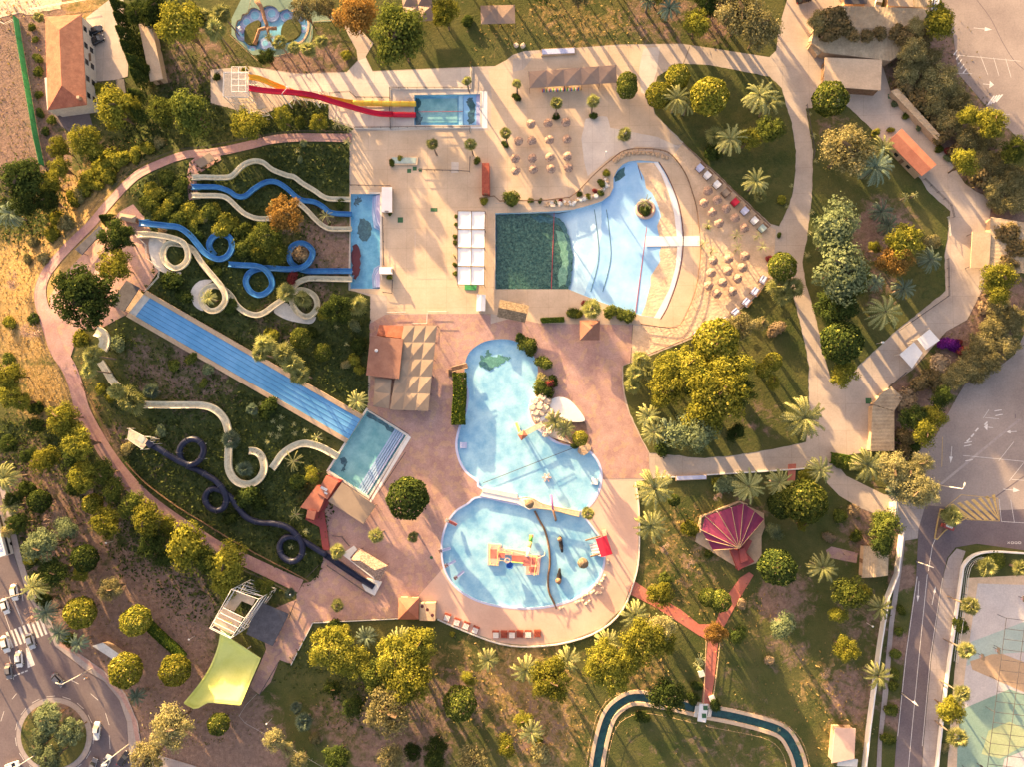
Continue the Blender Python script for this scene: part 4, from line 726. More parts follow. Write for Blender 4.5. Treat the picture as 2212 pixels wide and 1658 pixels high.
canopy('brown_canopy', 'brown peaked canvas canopy between green and yellow trees at the top edge', L2(865,-20, 930,-22, 938,44, 876,48), 2, 2, 3, 'brown_canvas', group='brown canvas canopies along the top')
canopy('brown_canopy', 'wide flat brown canvas canopy on the shady lawn at the top edge', L2(1038,12, 1112,10, 1113,50, 1039,52), 2, 1, 2.8, 'brown_canvas', rh=.35, group='brown canvas canopies along the top')
t = canopy('bar_canopy', 'long brown canvas canopy of five peaks over a colourful bar counter', L2(1142,154, 1331,140, 1333,178, 1144,190), 5, 1, 3, 'brown_canvas', rh=.8)
for i in range(28):
    x = 1172 + i * 3; b = MB(); p = P(x, 193.5 - i * .14, 1.0); b.box((p.x, p.y), .3, .5, 0, 1.0); b.build('counter_tile', ('play_red', 'play_blue', 'play_yellow', 'play_green', 'white')[i % 5], t)
canopy('white_sail_canopy', 'white square sail canopy of eight panels left of the deep wave pool', L2(989,455, 1048,456, 1046,616, 988,615), 2, 4, 3.1, 'white_fabric', flatp=True)
canopy('restaurant_canopy', 'big tan canvas canopy of many peaks beside the brown restaurant roof', L2(872,703, 944,703, 925,889, 842,886), 3, 5, 3.2, 'tan_canvas', rh=.35)
canopy('restaurant_canopy_low', 'small tan canvas canopy below the flat brown restaurant roof', L2(810,816, 846,820, 840,884, 806,878), 1, 2, 3.1, 'tan_canvas', rh=.5)
hut('restaurant', 'flat reddish brown restaurant roof with a white round vent', 'building', L2(800,726, 871,732, 862,819, 791,811), 4, 'brown_roof', 'wall_tan', wins=1)
v_ = P(813, 757, 4.2); b = MB(); b.lathe((v_.x, v_.y, 4.1), [(.45, 0), (.45, .35), (.2, .6), (0, .65)], 12); b.build('roof_vent', 'white', label='white round vent on the brown restaurant roof', cat='vent')
hut('wooden_store', 'striped wooden lean-to roof above the flat brown restaurant roof', 'shed', L2(820,702, 871,704, 869,731, 814,725), 2.8, 'terracotta', 'wood')
hut('thatched_shelter', 'thatched straw roof shelter below the deep end of the wave pool', 'shelter', L2(1080,647, 1143,660, 1134,697, 1074,684), 2.6, 'straw_roof', 'wood', 'gable', .8, True)
hut('white_hut', 'small white ridge roof hut between terrace and thatched shelter', 'hut', L2(1030,636, 1049,637, 1048,672, 1029,672), 2.4, 'white', 'wall_white', 'gable', .3)
hut('tent_box', 'white canvas box roof at the upper end of the plunge pool', 'tent', L2(825,404, 847,404, 847,458, 824,458), 1.6, 'white_fabric', 'wall_tan', over=.15); hut('tent_box', 'white canvas box roof at the lower end of the plunge pool', 'tent', L2(820,577, 848,577, 848,592, 820,592), 1.5, 'white_fabric', 'wall_tan', over=.15)
hut('red_kiosk', 'square brown pyramid roof kiosk on pink paving above the lagoon pool', 'kiosk', L2(1252,692, 1296,692, 1295,735, 1253,735), 2.8, 'brown_roof', 'wood', 'pyr', 1.6, True)
hut('orange_kiosk', 'orange brown pyramid roof kiosk at the bottom of the pink paving', 'kiosk', L2(860,1293, 905,1293, 904,1340, 860,1340), 2.8, 'terracotta_smooth', 'wall_tan', 'pyr', 1.5)
t = hut('beige_tank_box', 'beige box with three dark oval openings beside the orange kiosk', 'box', L2(906,1305, 941,1304, 940,1343, 906,1342), 2.2, 'wall_tan', 'wall_tan', over=.02, door=False)
for x, y in ((912, 1312), (923, 1319), (934, 1331)): p = P(x, y, 2.4); b = MB(); b.lathe((p.x, p.y, 2.34), [(0, .02), (.35, .02), (.45, 0)], 10); b.build('opening', 'dark_line', t)
hut('thatched_pavilion', 'twin peaked thatched pavilion beside the straight black slide end', 'pavilion', L2(776,1186, 838,1224, 820,1258, 757,1212), 3, 'thatch', 'wood', 'hip', 1.8, True)
hut('tan_shade', 'tan stepped shade roof beside the dark red building', 'shade', L2(739,1044, 812,1094, 785,1133, 709,1084), 2.9, 'tan_canvas', 'wood', 'flat', .4, True)
hut('grey_roof_shelter', 'dark grey square roof shelter beside the white scaffold tower', 'shelter', L2(558,1300, 624,1328, 589,1397, 532,1371), 3, 'grey_roof', 'dark_metal', 'flat', .4, True)
# dark red building
t = thing('red_building', 'dark red walled building with pale roof terraces by the square teal pool', 'building', P(700, 1090))
for q, z, mm in ((L2(704,1029, 730,1043, 707,1080, 684,1066), 3.2, 'terracotta_smooth'), (L2(684,1050, 708,1063, 688,1108, 648,1098), 2.9, 'terracotta_smooth'), (L2(664,1103, 683,1106, 678,1125, 661,1119), 3.6, 'terracotta_smooth')):
    c = [tuple(P(x, y, z)[:2]) for x, y in q]; b = MB(); b.prism(c, 0, z - .15); b.build('wall', 'red_wall', t); b = MB(); b.prism(offs(c, .12) if 0 else c, z - .148, z); b.build('roof', mm, t)
b = MB(); b.prism([tuple(P(x, y, .5)[:2]) for x, y in L2(730,1035, 740,1038, 700,1105, 712,1190, 697,1190, 690,1140, 659,1124, 664,1112, 685,1112)], 0, .5); b.build('ramp', 'red_wall', t)
for q in (L2(694,1051, 708,1058, 705,1063, 692,1056), L2(701,1063, 708,1067, 706,1070, 700,1067)): flat(q, 3.25, 'skylight', 'white', t, .2)
# magenta pavilion (stage with fan shaped canopy)
t = thing('magenta_pavilion', 'hexagonal pavilion with a magenta fan shaped canopy and tan base', 'pavilion', P(1585, 1150))
for q, z, mm, nm in ((L2(1512,1118, 1595,1085, 1650,1110, 1652,1140, 1645,1160, 1645,1200, 1633,1218, 1594,1232, 1590,1226, 1540,1195, 1502,1172), .6, 'wall_tan', 'base'),):
    b = MB(); b.prism([tuple(P(x, y, z)[:2]) for x, y in q], 0, z); b.build(nm, mm, t)
apx = P(1597, 1186, 4.4); rim = [P(x, y, z) for x, y, z in ((1540,1190,2.6), (1528,1168,3), (1516,1147,3.2), (1524,1117,3.4), (1551,1108,3.6), (1580,1098,3.8), (1606,1089,3.8), (1630,1106,3.6), (1651,1123,3.2))]
for a, d in zip(rim[:-1], rim[1:]):
    b = MB(); mid = (a + d) / 2; mid.z -= .25; b.add([apx, a, mid, d], [(0, 1, 2), (0, 2, 3)]); b.build('canvas_panel', 'magenta_canvas', t)
for a in rim: b = MB(); b.tube([apx + Vector((0, 0, .08)), a + Vector((0, 0, .08))], .09, 4); b.build('rib', 'rope', t)
for a in rim[1:]: b = MB(); b.tube([(a.x, a.y, 0), a], .07, 5); b.build('post', 'light_metal', t)
for q, z, mm in ((L2(1578,1188, 1595,1190, 1608,1160, 1625,1170, 1612,1195, 1630,1215, 1595,1234), 2.6, 'red_wall'), (L2(1597,1188, 1608,1184, 1617,1212, 1600,1218), 3.3, 'red_wall')):
    b = MB(); b.prism([tuple(P(x, y, z)[:2]) for x, y in q], 0, z); b.build('backstage_roof', mm, t)
b = MB(); b.sweep([P(x, y, 0) for x, y in L2(1510,1150, 1512,1117, 1595,1084, 1612,1090)], [(-.15, 0), (-.15, 1.6), (.15, 1.6), (.15, 0)]); b.build('back_wall', 'wall_tan', t)
# buildings on the right
def polyroof(name, label, cat, parts, h, wm='wall_tan'):
    o = sum((P(x, y, h) for x, y in parts[0][0]), Vector((0, 0, 0))) / len(parts[0][0]); t = thing(name, label, cat, (o.x, o.y, 0))
    for q, mm, zz in parts:
        c = [P(x, y, h + z) for (x, y), z in zip(q, zz)]; b = MB(); n = len(c); b.add(list(c) + [p - Vector((0, 0, .12)) for p in c], [tuple(range(n)), tuple(range(2 * n - 1, n - 1, -1))] + [(i, (i + 1) % n, (i + 1) % n + n, i + n) for i in range(n)]); b.build('roof', mm, t)
        cc = [(p.x, p.y) for p in c]; b = MB(); b.prism(offs(cc, -.25), 0, lambda p: h + min(zz) - .15); b.build('wall', wm, t)
    return t
polyroof('corrugated_hall', 'large corrugated roof hall half covered in dry creepers at the top', 'building', [(L2(1812,12, 2010,18, 1985,62, 1760,58, 1770,38), 'corr_roof', (0, 0, 1, 1, .2)), (L2(1760,58.5, 1985,62.5, 1970,100, 1924,131, 1780,113, 1752,92), 'corr_roof', (1, 1, 0, -.3, -.2, 0))], 3.6)
polyroof('entrance_awning', 'small tilted wooden awning at the lower left corner of the corrugated hall', 'awning', [(L2(1746,90, 1757,86, 1778,110, 1766,120), 'corr_roof', (-.3, .2, .2, -.3))], 2.6)
t = hut('ticket_office', 'wide flat beige roof office below the corrugated hall', 'building', L2(1782,124, 1905,129, 1902,195, 1779,186), 3.4, 'shed_roof', 'wood', wins=1)
v_ = P(1926, 73, 4.4); b = MB(); b.sm = True; b.lathe((v_.x, v_.y, 4.2), [(.6, 0), (.7, .3), (.5, .7), (0, .85)], 14); b.build('satellite_dome', 'white', label='white dome on the corrugated hall roof', cat='dome')
hut('red_roof_cabin', 'long cabin with a red gable roof on the right hand lawn edge', 'cabin', L2(1948,277, 2023,355, 1991,380, 1918,305), 3.2, 'terracotta_smooth', 'wall_tan', 'gable', 1.0, wins=1)
hut('orange_roof_shelter', 'flat orange tan roof shelter beside the right hand hedge', 'shelter', L2(2100,500, 2140,502, 2136,580, 2096,578), 2.7, 'terracotta_smooth', 'dark_metal', 'flat', .4, True)
t_ = bpy.data.objects.get('orange_roof_shelter')
for ch in t_.children:
    if ch.name.startswith('roof'): ch.data.materials[0] = MAT['wall_tan']
polyroof('corrugated_strip', 'corrugated strip roof under dry creepers right of the orange roof shelter', 'shed', [(L2(2140,468, 2212,480, 2212,590, 2138,578), 'corr_roof_y', (0, 0, 0, 0))], 2.5)
polyroof('hedge_shed', 'long narrow corrugated roof buried in the diagonal hedge', 'shed', [(L2(1924,196, 1940,190, 2030,290, 2028,306), 'corr_roof_y', (0, .4, .4, 0))], 2.5)
t = thing('white_twin_shelter', 'white roof shelter of two panels beside purple bougainvillea', 'shelter', P(1985, 760))
for q in (L2(1943,766, 1974,739, 1993,762, 1970,796), L2(1981,733, 2008,711, 2030,735, 2000,756)):
    c = [P(x, y, 2.8) for x, y in q]; b = MB(); b.prism([(p.x, p.y) for p in c], 2.7, 2.82); b.build('roof_panel', 'white', t)
    for p in c: b = MB(); b.tube([(p.x, p.y, 0), (p.x, p.y, 2.7)], .07, 5); b.build('post', 'light_metal', t)
b = MB(); b.prism([tuple(P(x, y, 2.6)[:2]) for x, y in L2(1974,739, 1981,733, 1996,758, 1993,762)], 2.5, 2.62); b.build('gutter', 'wall_tan', t)
polyroof('corrugated_shed', 'long corrugated shed beside dry bushes next to the car park', 'shed', [(L2(1885,875, 1932,890, 1932,975, 1881,976), 'corr_roof_y', (0, .3, .3, 0)), (L2(1904,851, 1926,836, 1950,860, 1932,889, 1886,874), 'corr_roof_y', (0, 0, 0, .3, 0))], 2.8)
hut('pump_house', 'small pump house with pale corrugated gable roof beside the road wall', 'pump house', L2(1866,1180, 1920,1186, 1918,1245, 1862,1250), 2.6, 'corr_roof', 'wall_tan', 'gable', .5)
t = hut('garden_store', 'small peach flat roof store at the bottom right of the garden', 'store', L2(1803,1573, 1848,1575, 1845,1640, 1796,1650), 2.8, 'peach_render', 'wall_tan')
hut('store_awning', 'pale awning stuck to the lower side of the peach store', 'awning', L2(1812,1637, 1853,1642, 1851,1658, 1808,1656), 2.2, 'offwhite', 'wall_tan', open_=True)
polyroof('service_bay', 'dark roofed service bay at the top edge left of the car park', 'building', [(L2(1824,-30, 1875,-30, 1873,8, 1824,8), 'grey_roof', (0, 0, 0, 0))], 2.5); polyroof('pale_bay', 'pale flat roof bay at the top edge beside the corrugated hall', 'building', [(L2(1918,-30, 1972,-30, 1974,15, 1918,12), 'shed_roof', (0, 0, 0, 0))], 2.4); polyroof('ribbed_bay', 'ribbed roof bay at the top edge next to the car park', 'building', [(L2(1975,-30, 2010,-30, 2009,16, 1975,15), 'corr_roof', (0, 0, 0, 0))], 2.5)
polyroof('bus_shelter', 'long pale slatted shelter roof beside the curved pavement', 'shelter', [(L2(199,1397, 222,1390, 272,1425, 262,1438), 'offwhite', (0, .3, .3, 0))], 2.4)
hut('deck_hut', 'small tan lean-to roof above the start of the three winding slides', 'hut', L2(419,348, 455,331, 466,345, 432,361), 2.2, 'tan_canvas', 'wood', open_=True)
hut('lane_start_shelter', 'dark square roof shelter at the top of the blue lane slide', 'shelter', L2(273,606, 303,622, 270,674, 238,656), 2.6, 'grey_roof', 'dark_metal', 'flat', .3, True)
hut('queue_shade', 'long narrow dark shade strip beside the upper hill path', 'shade', L2(216,489, 224,496, 176,550, 165,540), 2.3, 'grey_roof', 'dark_metal', open_=True)
hut('rounded_booth', 'small rounded tan roof booth between cypress and blue slide start', 'booth', L2(262,461, 294,466, 289,480, 257,474), 2.3, 'tan_canvas', 'wall_tan', 'hip', .4)
hut('red_deck_booth', 'dark red slatted platform with white cloths left of the sail canopy', 'platform', L2(1041,352, 1057,352, 1058,420, 1041,419), 1.6, 'red_wood', 'red_wood', over=.1)
# terrace details
t = thing('stone_planter', 'rectangular stone planter with blue stones on the upper terrace', 'planter', P(873, 348)); b = MB(); b.prism(W0(L2(843,338, 904,339, 902,357, 842,357)), 0, .5); b.build('planter_wall', 'beige_concrete', t); b = MB(); b.prism(W0(L2(848,341, 900,342, 898,354, 847,354)), .5, .56); b.build('stones', 'court_aqua', t)
for i, (x, y, s_) in enumerate(((934,453,8), (941,453,8), (865,475,12), (902,627,9), (910,627,9), (835,618,7), (900,679,6), (913,680,6), (907,685,7), (896,364,9), (884,369,9), (908,367,7), (1740,122,0), (1806,121,9), (1923,208,10), (2135,415,11), (1876,867,12), (1865,976,9), (1497,1532,0))):
    if s_: b = MB(); p = P(x, y); b.box((p.x, p.y), s_ * MV, s_ * MV, .05, .1); b.build('hatch_cover', 'green_plate', kind='structure')
for x, y, r in ((932,1206,3.5), (1029,0,0)):
    if r: b = MB(); p = P(x, y); b.lathe((p.x, p.y, .06), [(0, .02), (r * MV, .02), (r * MV, 0)], 12); b.build('drain_cover', 'green_plate', kind='structure')
b = MB(); b.prism([tuple(P(x, y, .8)[:2]) for x, y in L2(1003,608, 1030,610, 1028,626, 1003,625)], .04, .3); b.build('green_mat', 'green_mesh', label='flat green mat below the white sail canopy', cat='mat')
def trough(name, label, q, z=.8):
    t = thing(name, label, 'trough', P(*q[0])); b = MB(); b.prism([tuple(P(x, y, z)[:2]) for x, y in q], 0, z - .1); b.build('body', 'wall_tan', t); m = (sum(a for a, _ in q) / 4, sum(d for _, d in q) / 4); b = MB(); b.prism([tuple(P(m[0] + (x - m[0]) * .95, m[1] + (y - m[1]) * .75, z)[:2]) for x, y in q], z - .098, z); b.build('basin', 'lilac_pale', t)
trough('foot_shower_trough', 'blue foot wash trough on the edge of the top lawn', L2(1169,105, 1243,101, 1243,115, 1169,119)); trough('foot_shower_trough', 'blue foot wash trough beside the long path to the car park', L2(1460,1029, 1527,1026, 1527,1037, 1460,1040))
b = MB(); b.prism([tuple(P(x, y, .25)[:2]) for x, y in L2(1703,1004, 1720,1003, 1716,1058, 1701,1056)], .05, .25); b.build('red_footbridge', 'red_path', label='dark red ramp between the car park path and the garden', cat='ramp')
b = MB(); b.prism([tuple(P(x, y, 1)[:2]) for x, y in L2(1013,1524, 0,0)[:0] + L2(1512,1524, 1532,1525, 1526,1565, 1508,1562)], -.6, .35); t = b.build('river_bridge', 'white', label='white footbridge with green plates over the lazy river', cat='bridge')
for x, y in ((1524, 1531), (1521, 1548)): b = MB(); p = P(x, y, .4); b.box((p.x, p.y), 1.1, 1.1, .36, .42); b.build('plate', 'green_plate', t)
for sx in (-1, 1):
    for k in range(4): a = P(1521 + sx * (12 + k * 2), 1526, .3); c = P(1517 + sx * (12 + k * 2), 1550, .3); b = MB(); b.tube([a, c], .1, 5); b.build('rail', 'offwhite', t)
for (x, y), lb in (((1516, 1458), 'pale pump box left of the red river path'), ((1539, 1512), 'pale pump box right of the red river path')): b = MB(); p = P(x, y, .8); b.box((p.x, p.y), 1.5, 1.4, 0, .8, .3); b.build('pump_box', 'offwhite', label=lb, cat='box')
# ---------------------------------------------------------------- slides
def U(w, d, th=.1):    # trough profile
    o = [(-w / 2 - th, d), (-w / 2 - th, -.1), (w / 2 + th, -.1), (w / 2 + th, d), (w / 2, d)]; i = [(w / 2 * math.cos(a), d - d * 1.0 * math.sin(a)) for a in np.linspace(.25, math.pi - .25, 7)]
    return o + i + [(-w / 2, d), (-w / 2 - th, d)]
def slide(name, label, vp, w, m, off0=1.0, off1=.35, d=.5, n=6, seg=None, absz=None, cat='water slide', prof=None, inner=None):
    pts = smooth(vp, n); N = len(pts); W = []
    for i, p in enumerate(pts):
        f = i / (N - 1); o = p[2] if len(p) > 2 else off0 + (off1 - off0) * f
        W.append(PT(p[0], p[1], o) if absz is None else P(p[0], p[1], absz[0] + (absz[1] - absz[0]) * f))
    for _ in range(3): W = [W[0]] + [Vector((b.x, b.y, (a.z + 2 * b.z + c.z) / 4)) for a, b, c in zip(W[:-2], W[1:-1], W[2:])] + [W[-1]]
    t = thing(name, label, cat, (W[0].x, W[0].y, T1(W[0].x, W[0].y))); b = MB(); b.sm = False; b.sweep(W, prof or U(w, d)); b.build('chute', m, t)
    if inner: b = MB(); b.sweep([p + Vector((0, 0, .0)) for p in W], [(-w * .36, .07), (0, .04), (w * .36, .07)]); b.build('chute_bed', inner, t)
    for i in range(0, N, max(6, N // 12)):
        g = T1(W[i].x, W[i].y)
        if W[i].z - g > .5: b = MB(); b.tube([(W[i].x, W[i].y, g - .1), (W[i].x, W[i].y, W[i].z - .05)], .12, 6); b.build('support', 'light_metal', t)
    return t, W
def startbox(t, v, w_, h_, ang, m):
    p = PT(*v, 1.0); b = MB(); b.box((p.x, p.y), w_, h_, p.z - .3, p.z - .05, ang); b.build('start_platform', m, t)
    for sg in (-1, 1): b = MB(); b.box((p.x - math.sin(ang) * sg * h_ / 2, p.y + math.cos(ang) * sg * h_ / 2), w_, .12, p.z - .3, p.z + .45, ang); b.build('side_panel', m, t)
CR, BU = 'cream_fibreglass', 'blue_fibreglass'
mat('cream_stain', (.46,.41,.29), (.66,.60,.44), sc=4, fine=.15); mat('blue_bed', (.025,.18,.40), (.05,.27,.52), sc=3, fine=.1)
t, _ = slide('winding_slide', 'cream winding slide, topmost of three that start side by side', L2(417,384, 440,383, 475,384, 500,381, 520,362, 533,353, 552,348, 570,352, 590,367, 620,379, 636,383, 655,397, 680,412, 697,424, 715,430, 758,431), 1.15, CR, 1.4, .5, inner='cream_stain'); startbox(t, (423, 383), 2.3, 1.4, 0, CR)
t, _ = slide('winding_slide', 'blue winding slide between two cream ones that start side by side', L2(417,404, 440,404, 470,405, 495,413, 512,424, 530,424, 550,408, 575,394, 598,394, 620,407, 640,425, 655,433, 680,437, 700,448, 712,458, 730,462, 760,463), 1.15, BU, 1.2, .5, inner='blue_bed'); startbox(t, (423, 404), 2.3, 1.4, 0, BU)
t, _ = slide('winding_slide', 'cream winding slide, lowest of three that start side by side', L2(417,423, 440,423, 478,424, 495,431, 510,445, 530,462, 555,472, 584,472, 605,462, 625,446, 640,438, 652,444, 667,458, 683,475, 700,489, 717,495, 760,495), 1.15, CR, 1.3, .5, inner='cream_stain'); startbox(t, (423, 423), 2.3, 1.4, 0, CR)
t, _ = slide('looping_slide', 'blue slide with one loop starting beside the hilltop terrace', [(306,482,1.6), (333,485,1.5), (360,488,1.5), (388,492,1.4), (411,508,1.4), (428,528,1.5), (442,545,1.5), (459,556,1.6), (476,560,1.5), (492,553,1.4), (502,535,1.2), (498,515,1.0), (480,506,.8), (463,511,.6), (453,526,.4), (456,540,.2), (465,552,.1)], 1.35, BU, inner='blue_bed'); startbox(t, (312, 482), 3, 1.6, 0, BU)
t, _ = slide('looping_slide', 'blue slide with two loops ending straight in the plunge pool', [(494,571,.5), (520,573,.7), (554,575,1.0), (573,583,1.2), (586,600,1.3), (588,618,1.2), (575,633,1.1), (558,638,1.0), (541,629,.8), (532,610,.6), (537,593,.5), (550,584,.4), (566,580,.5), (590,580,1.0), (628,582,1.5), (655,577,1.8), (670,564,1.7), (676,545,1.5), (665,530,1.3), (648,526,1.1), (632,533,.9), (625,550,.7), (630,568,.5), (648,581,.4), (668,586,.5), (700,586,.5), (761,586,.5)], 1.3, BU, inner='blue_bed')
t, _ = slide('looping_slide', 'cream slide with three loops starting on the hilltop terrace', [(303,507,1.4), (326,507,1.4), (345,509,1.5), (363,512,1.6), (391,521,1.7), (404,536,1.7), (407,556,1.6), (398,572,1.5), (380,580,1.3), (362,571,1.1), (353,551,.9), (358,533,.7), (368,526,.5), (385,527,.3), (405,532,.3), (421,543,.5), (439,571,.9), (464,601,1.3), (480,621,1.6), (488,640,1.7), (484,657,1.6), (470,670,1.4), (453,671,1.2), (439,658,1.0), (437,638,.8), (448,623,.6), (466,618,.4), (484,625,.3), (501,641,.5), (512,659,.7), (530,674,.9), (554,681,1.0), (573,675,1.2), (592,661,1.4), (614,646,1.5), (632,633,1.6), (652,627,1.6), (672,633,1.5), (684,647,1.4), (685,665,1.3), (674,680,1.1), (660,684,1.0), (645,676,.8), (635,662,.6), (630,645,.5), (630,632,.4), (636,619,.4), (646,610,.5), (660,604,.5), (674,602,.5), (720,603,.5), (761,604,.5)], 1.3, CR, inner='cream_stain'); startbox(t, (309, 507), 3, 1.6, 0, CR)
t, _ = slide('raft_slide', 'wide cream slide starting beside the big dark hilltop tree', L2(207,715, 222,722, 228,738, 222,755), 2.6, CR, .8, .6, inner='cream_stain')
t, _ = slide('raft_slide', 'wide cream slide stretch emerging below two fan palms on the hill', L2(218,782, 230,800, 243,822, 256,835), 1.6, CR, .5, .4, inner='cream_stain')
t, W_ = slide('raft_slide', 'wide cream slide curling in one open loop above the black tube', [(300,875,.7), (351,876,.7), (410,876,.7), (439,877,.8), (462,884,.8), (480,899,.9), (491,920,.9), (495,950,.9), (494,990,.9), (495,1013,.9), (504,1033,.9), (520,1045,.8), (540,1047,.8), (558,1038,.7), (569,1022,.7), (571,1004,.6), (564,985,.5), (552,976,.4), (538,975,.3)], 1.75, CR, inner='cream_stain')
t, _ = slide('raft_slide', 'wide cream slide end curving into the square teal pool', [(588,1014,.4), (598,1000,.5), (612,981,.6), (636,965,.6), (660,959,.6), (690,966,.5), (712,977,.5), (731,988,.4)], 1.75, CR, inner='cream_stain')
for pts, lb in ((L2(324,515, 360,518, 352,540, 352,570, 370,586, 392,588, 384,596, 345,585, 327,560), 'grey concrete apron beside the first loop of the cream slide'), (L2(432,607, 462,606, 440,622, 431,650, 440,672, 420,660, 413,630), 'grey concrete apron beside the second loop of the cream slide'), (L2(592,672, 610,656, 628,658, 640,680, 662,690, 682,684, 680,694, 668,700, 630,694, 605,684), 'pale cracked concrete apron below the third cream loop')):
    sheet('concrete_apron', smooth(pts, 3, True), 'offwhite', .25, kind=None, label=lb, cat='apron')
# multi lane slide
A, B_, C_, D_ = (311, 636), (279, 676), (753, 950), (779, 906)
t = thing('lane_slide', 'very long straight blue slide with five lanes running down the hill', 'water slide', PT(295, 656)); NL = 70; surf = []; mid = []
for i in range(NL + 1):
    f = i / NL; a = ((A[0] + (D_[0] - A[0]) * f), (A[1] + (D_[1] - A[1]) * f)); b_ = ((B_[0] + (C_[0] - B_[0]) * f), (B_[1] + (C_[1] - B_[1]) * f)); mid.append(((a[0] + b_[0]) / 2, (a[1] + b_[1]) / 2))
zs = [float(hm(np.array([m[0]]), np.array([m[1]]))[0]) + .75 for m in mid]
for _ in range(4): zs = [zs[0]] + [(zs[i - 1] + zs[i] * 2 + zs[i + 1]) / 4 for i in range(1, NL)] + [max(.35, zs[-1] - .3)]
def lpt(i, u, dz=0.0):
    f = i / NL; z = zs[i]; a = P(A[0] + (D_[0] - A[0]) * f, A[1] + (D_[1] - A[1]) * f, z); b_ = P(B_[0] + (C_[0] - B_[0]) * f, B_[1] + (C_[1] - B_[1]) * f, z); p = a.lerp(b_, u); return Vector((p.x, p.y, z + dz))
for k in range(5):
    b = MB(); b.v = [lpt(i, (k + u) / 5 * .992 + .004, dz) for i in range(NL + 1) for u, dz in ((0.02, .02), (.25, 0), (.5, -.01), (.75, 0), (.98, .02))]; b.v = [tuple(v) for v in b.v]; b.f = [(i * 5 + j, i * 5 + j + 1, i * 5 + j + 6, i * 5 + j + 5) for i in range(NL) for j in range(4)]; b.build('lane', 'lane_blue', t)
for k in range(1, 5):
    b = MB(); b.v = [tuple(lpt(i, k / 5 + du, dz)) for i in range(NL + 1) for du, dz in ((-.008, .0), (0, .07), (.008, .0))]; b.f = [(i * 3 + j, i * 3 + j + 1, i * 3 + j + 4, i * 3 + j + 3) for i in range(NL) for j in range(2)]; b.build('lane_divider', 'lane_line', t)
for s_, u0, u1 in ((0, -.19, 0), (1, 1.0, 1.19)):
    b = MB(); b.v = [tuple(lpt(i, u, dz)) for i in range(NL + 1) for u, dz in ((u0, -2), (u0, .25), (u1, .25), (u1, -.3))]; b.f = [(i * 4 + j, i * 4 + j + 1, i * 4 + j + 5, i * 4 + j + 4) for i in range(NL) for j in range(3)]; b.build('kerb_walk', 'wall_tan', t)
b = MB(); b.v = [tuple(lpt(i, u, dz)) for i in (0, 1, 2) for u, dz in ((0, .02), (.5, .14), (1, .02))]; b.f = [(0, 1, 4, 3), (1, 2, 5, 4), (3, 4, 7, 6), (4, 5, 8, 7)]; b.build('start_edge', 'offwhite', t)
q0, q1 = lpt(0, 0, .2), lpt(0, 1, .2); dd = (q0 - lpt(3, 0)).normalized() * 2.2; dd.z = 0; b = MB(); b.add([q0, q1, q1 + dd, q0 + dd] + [v - Vector((0, 0, .6)) for v in (q0, q1, q1 + dd, q0 + dd)], [(0, 1, 2, 3), (7, 6, 5, 4), (0, 1, 5, 4), (1, 2, 6, 5), (2, 3, 7, 6), (3, 0, 4, 7)]); b.build('start_deck', 'wall_tan', t)
# black tube
TB = [(323,961,3.2), (345,972,3.0), (370,988,2.8), (401,1004,2.6), (420,1003,2.4), (435,990,2.3), (440,970,2.2), (430,954,2.1), (413,950,2.0), (397,958,1.8), (388,974,1.6), (391,992,1.4), (406,1008,1.2), (426,1016,1.2), (447,1028,1.5), (468,1042,1.9), (482,1060,2.0), (489,1080,1.9), (483,1098,1.8), (468,1104,1.7), (452,1097,1.5), (443,1080,1.3), (448,1064,1.1), (462,1057,.9), (482,1064,.8), (500,1078,1.1), (514,1098,1.3), (534,1120,1.4), (560,1130,1.5), (590,1132,1.6), (617,1139,1.9), (637,1153,2.0), (652,1176,1.9), (652,1198,1.8), (640,1212,1.7), (624,1213,1.5), (609,1202,1.3), (604,1182,1.1), (613,1165,1.0), (632,1161,.9), (655,1170,.9), (678,1184,1.0), (705,1201,1.0)]
pts = smooth(TB, 4); W = [PT(*p[:2], p[2]) for p in pts]
for _ in range(3): W = [W[0]] + [Vector((b.x, b.y, (a.z + 2 * b.z + c.z) / 4)) for a, b, c in zip(W[:-2], W[1:-1], W[2:])] + [W[-1]]
t = thing('tube_slide', 'black tube slide snaking downhill in three loops', 'water slide', (W[0].x, W[0].y, T1(W[0].x, W[0].y))); b = MB(); b.sm = True; b.tube(W, .8, 12); b.build('tube', 'navy_tube', t)
for i in range(6, len(W) - 2, 7):
    d = (W[i + 1] - W[i - 1]).normalized() * .06; b = MB(); b.tube([W[i] - d, W[i] + d], .88, 12); b.build('flange', 'grey_roof', t)
    g = T1(W[i].x, W[i].y)
    if W[i].z - g > 1.4: b = MB(); b.tube([(W[i].x + .5, W[i].y - .3, g), (W[i].x + .3, W[i].y - .2, W[i].z - .6)], .1, 5); b.build('support', 'light_metal', t)
t, _ = slide('tube_slide_runout', 'straight dark blue run-out trough at the end of the black tube', L2(704,1200, 720,1211, 745,1228, 775,1248, 808,1269), 1.25, 'navy_tube', .7, .4, d=.6)
b = MB(); b.prism(W0(L2(782,1264, 792,1250, 815,1255, 826,1258, 810,1288, 790,1278)), .05, .3); b.build('finish_slab', 'white', t); b = MB(); b.prism(W0(L2(738,1198, 765,1180, 772,1188, 756,1206, 815,1244, 808,1252)), .05, .28); b.build('side_slab', 'white', t)
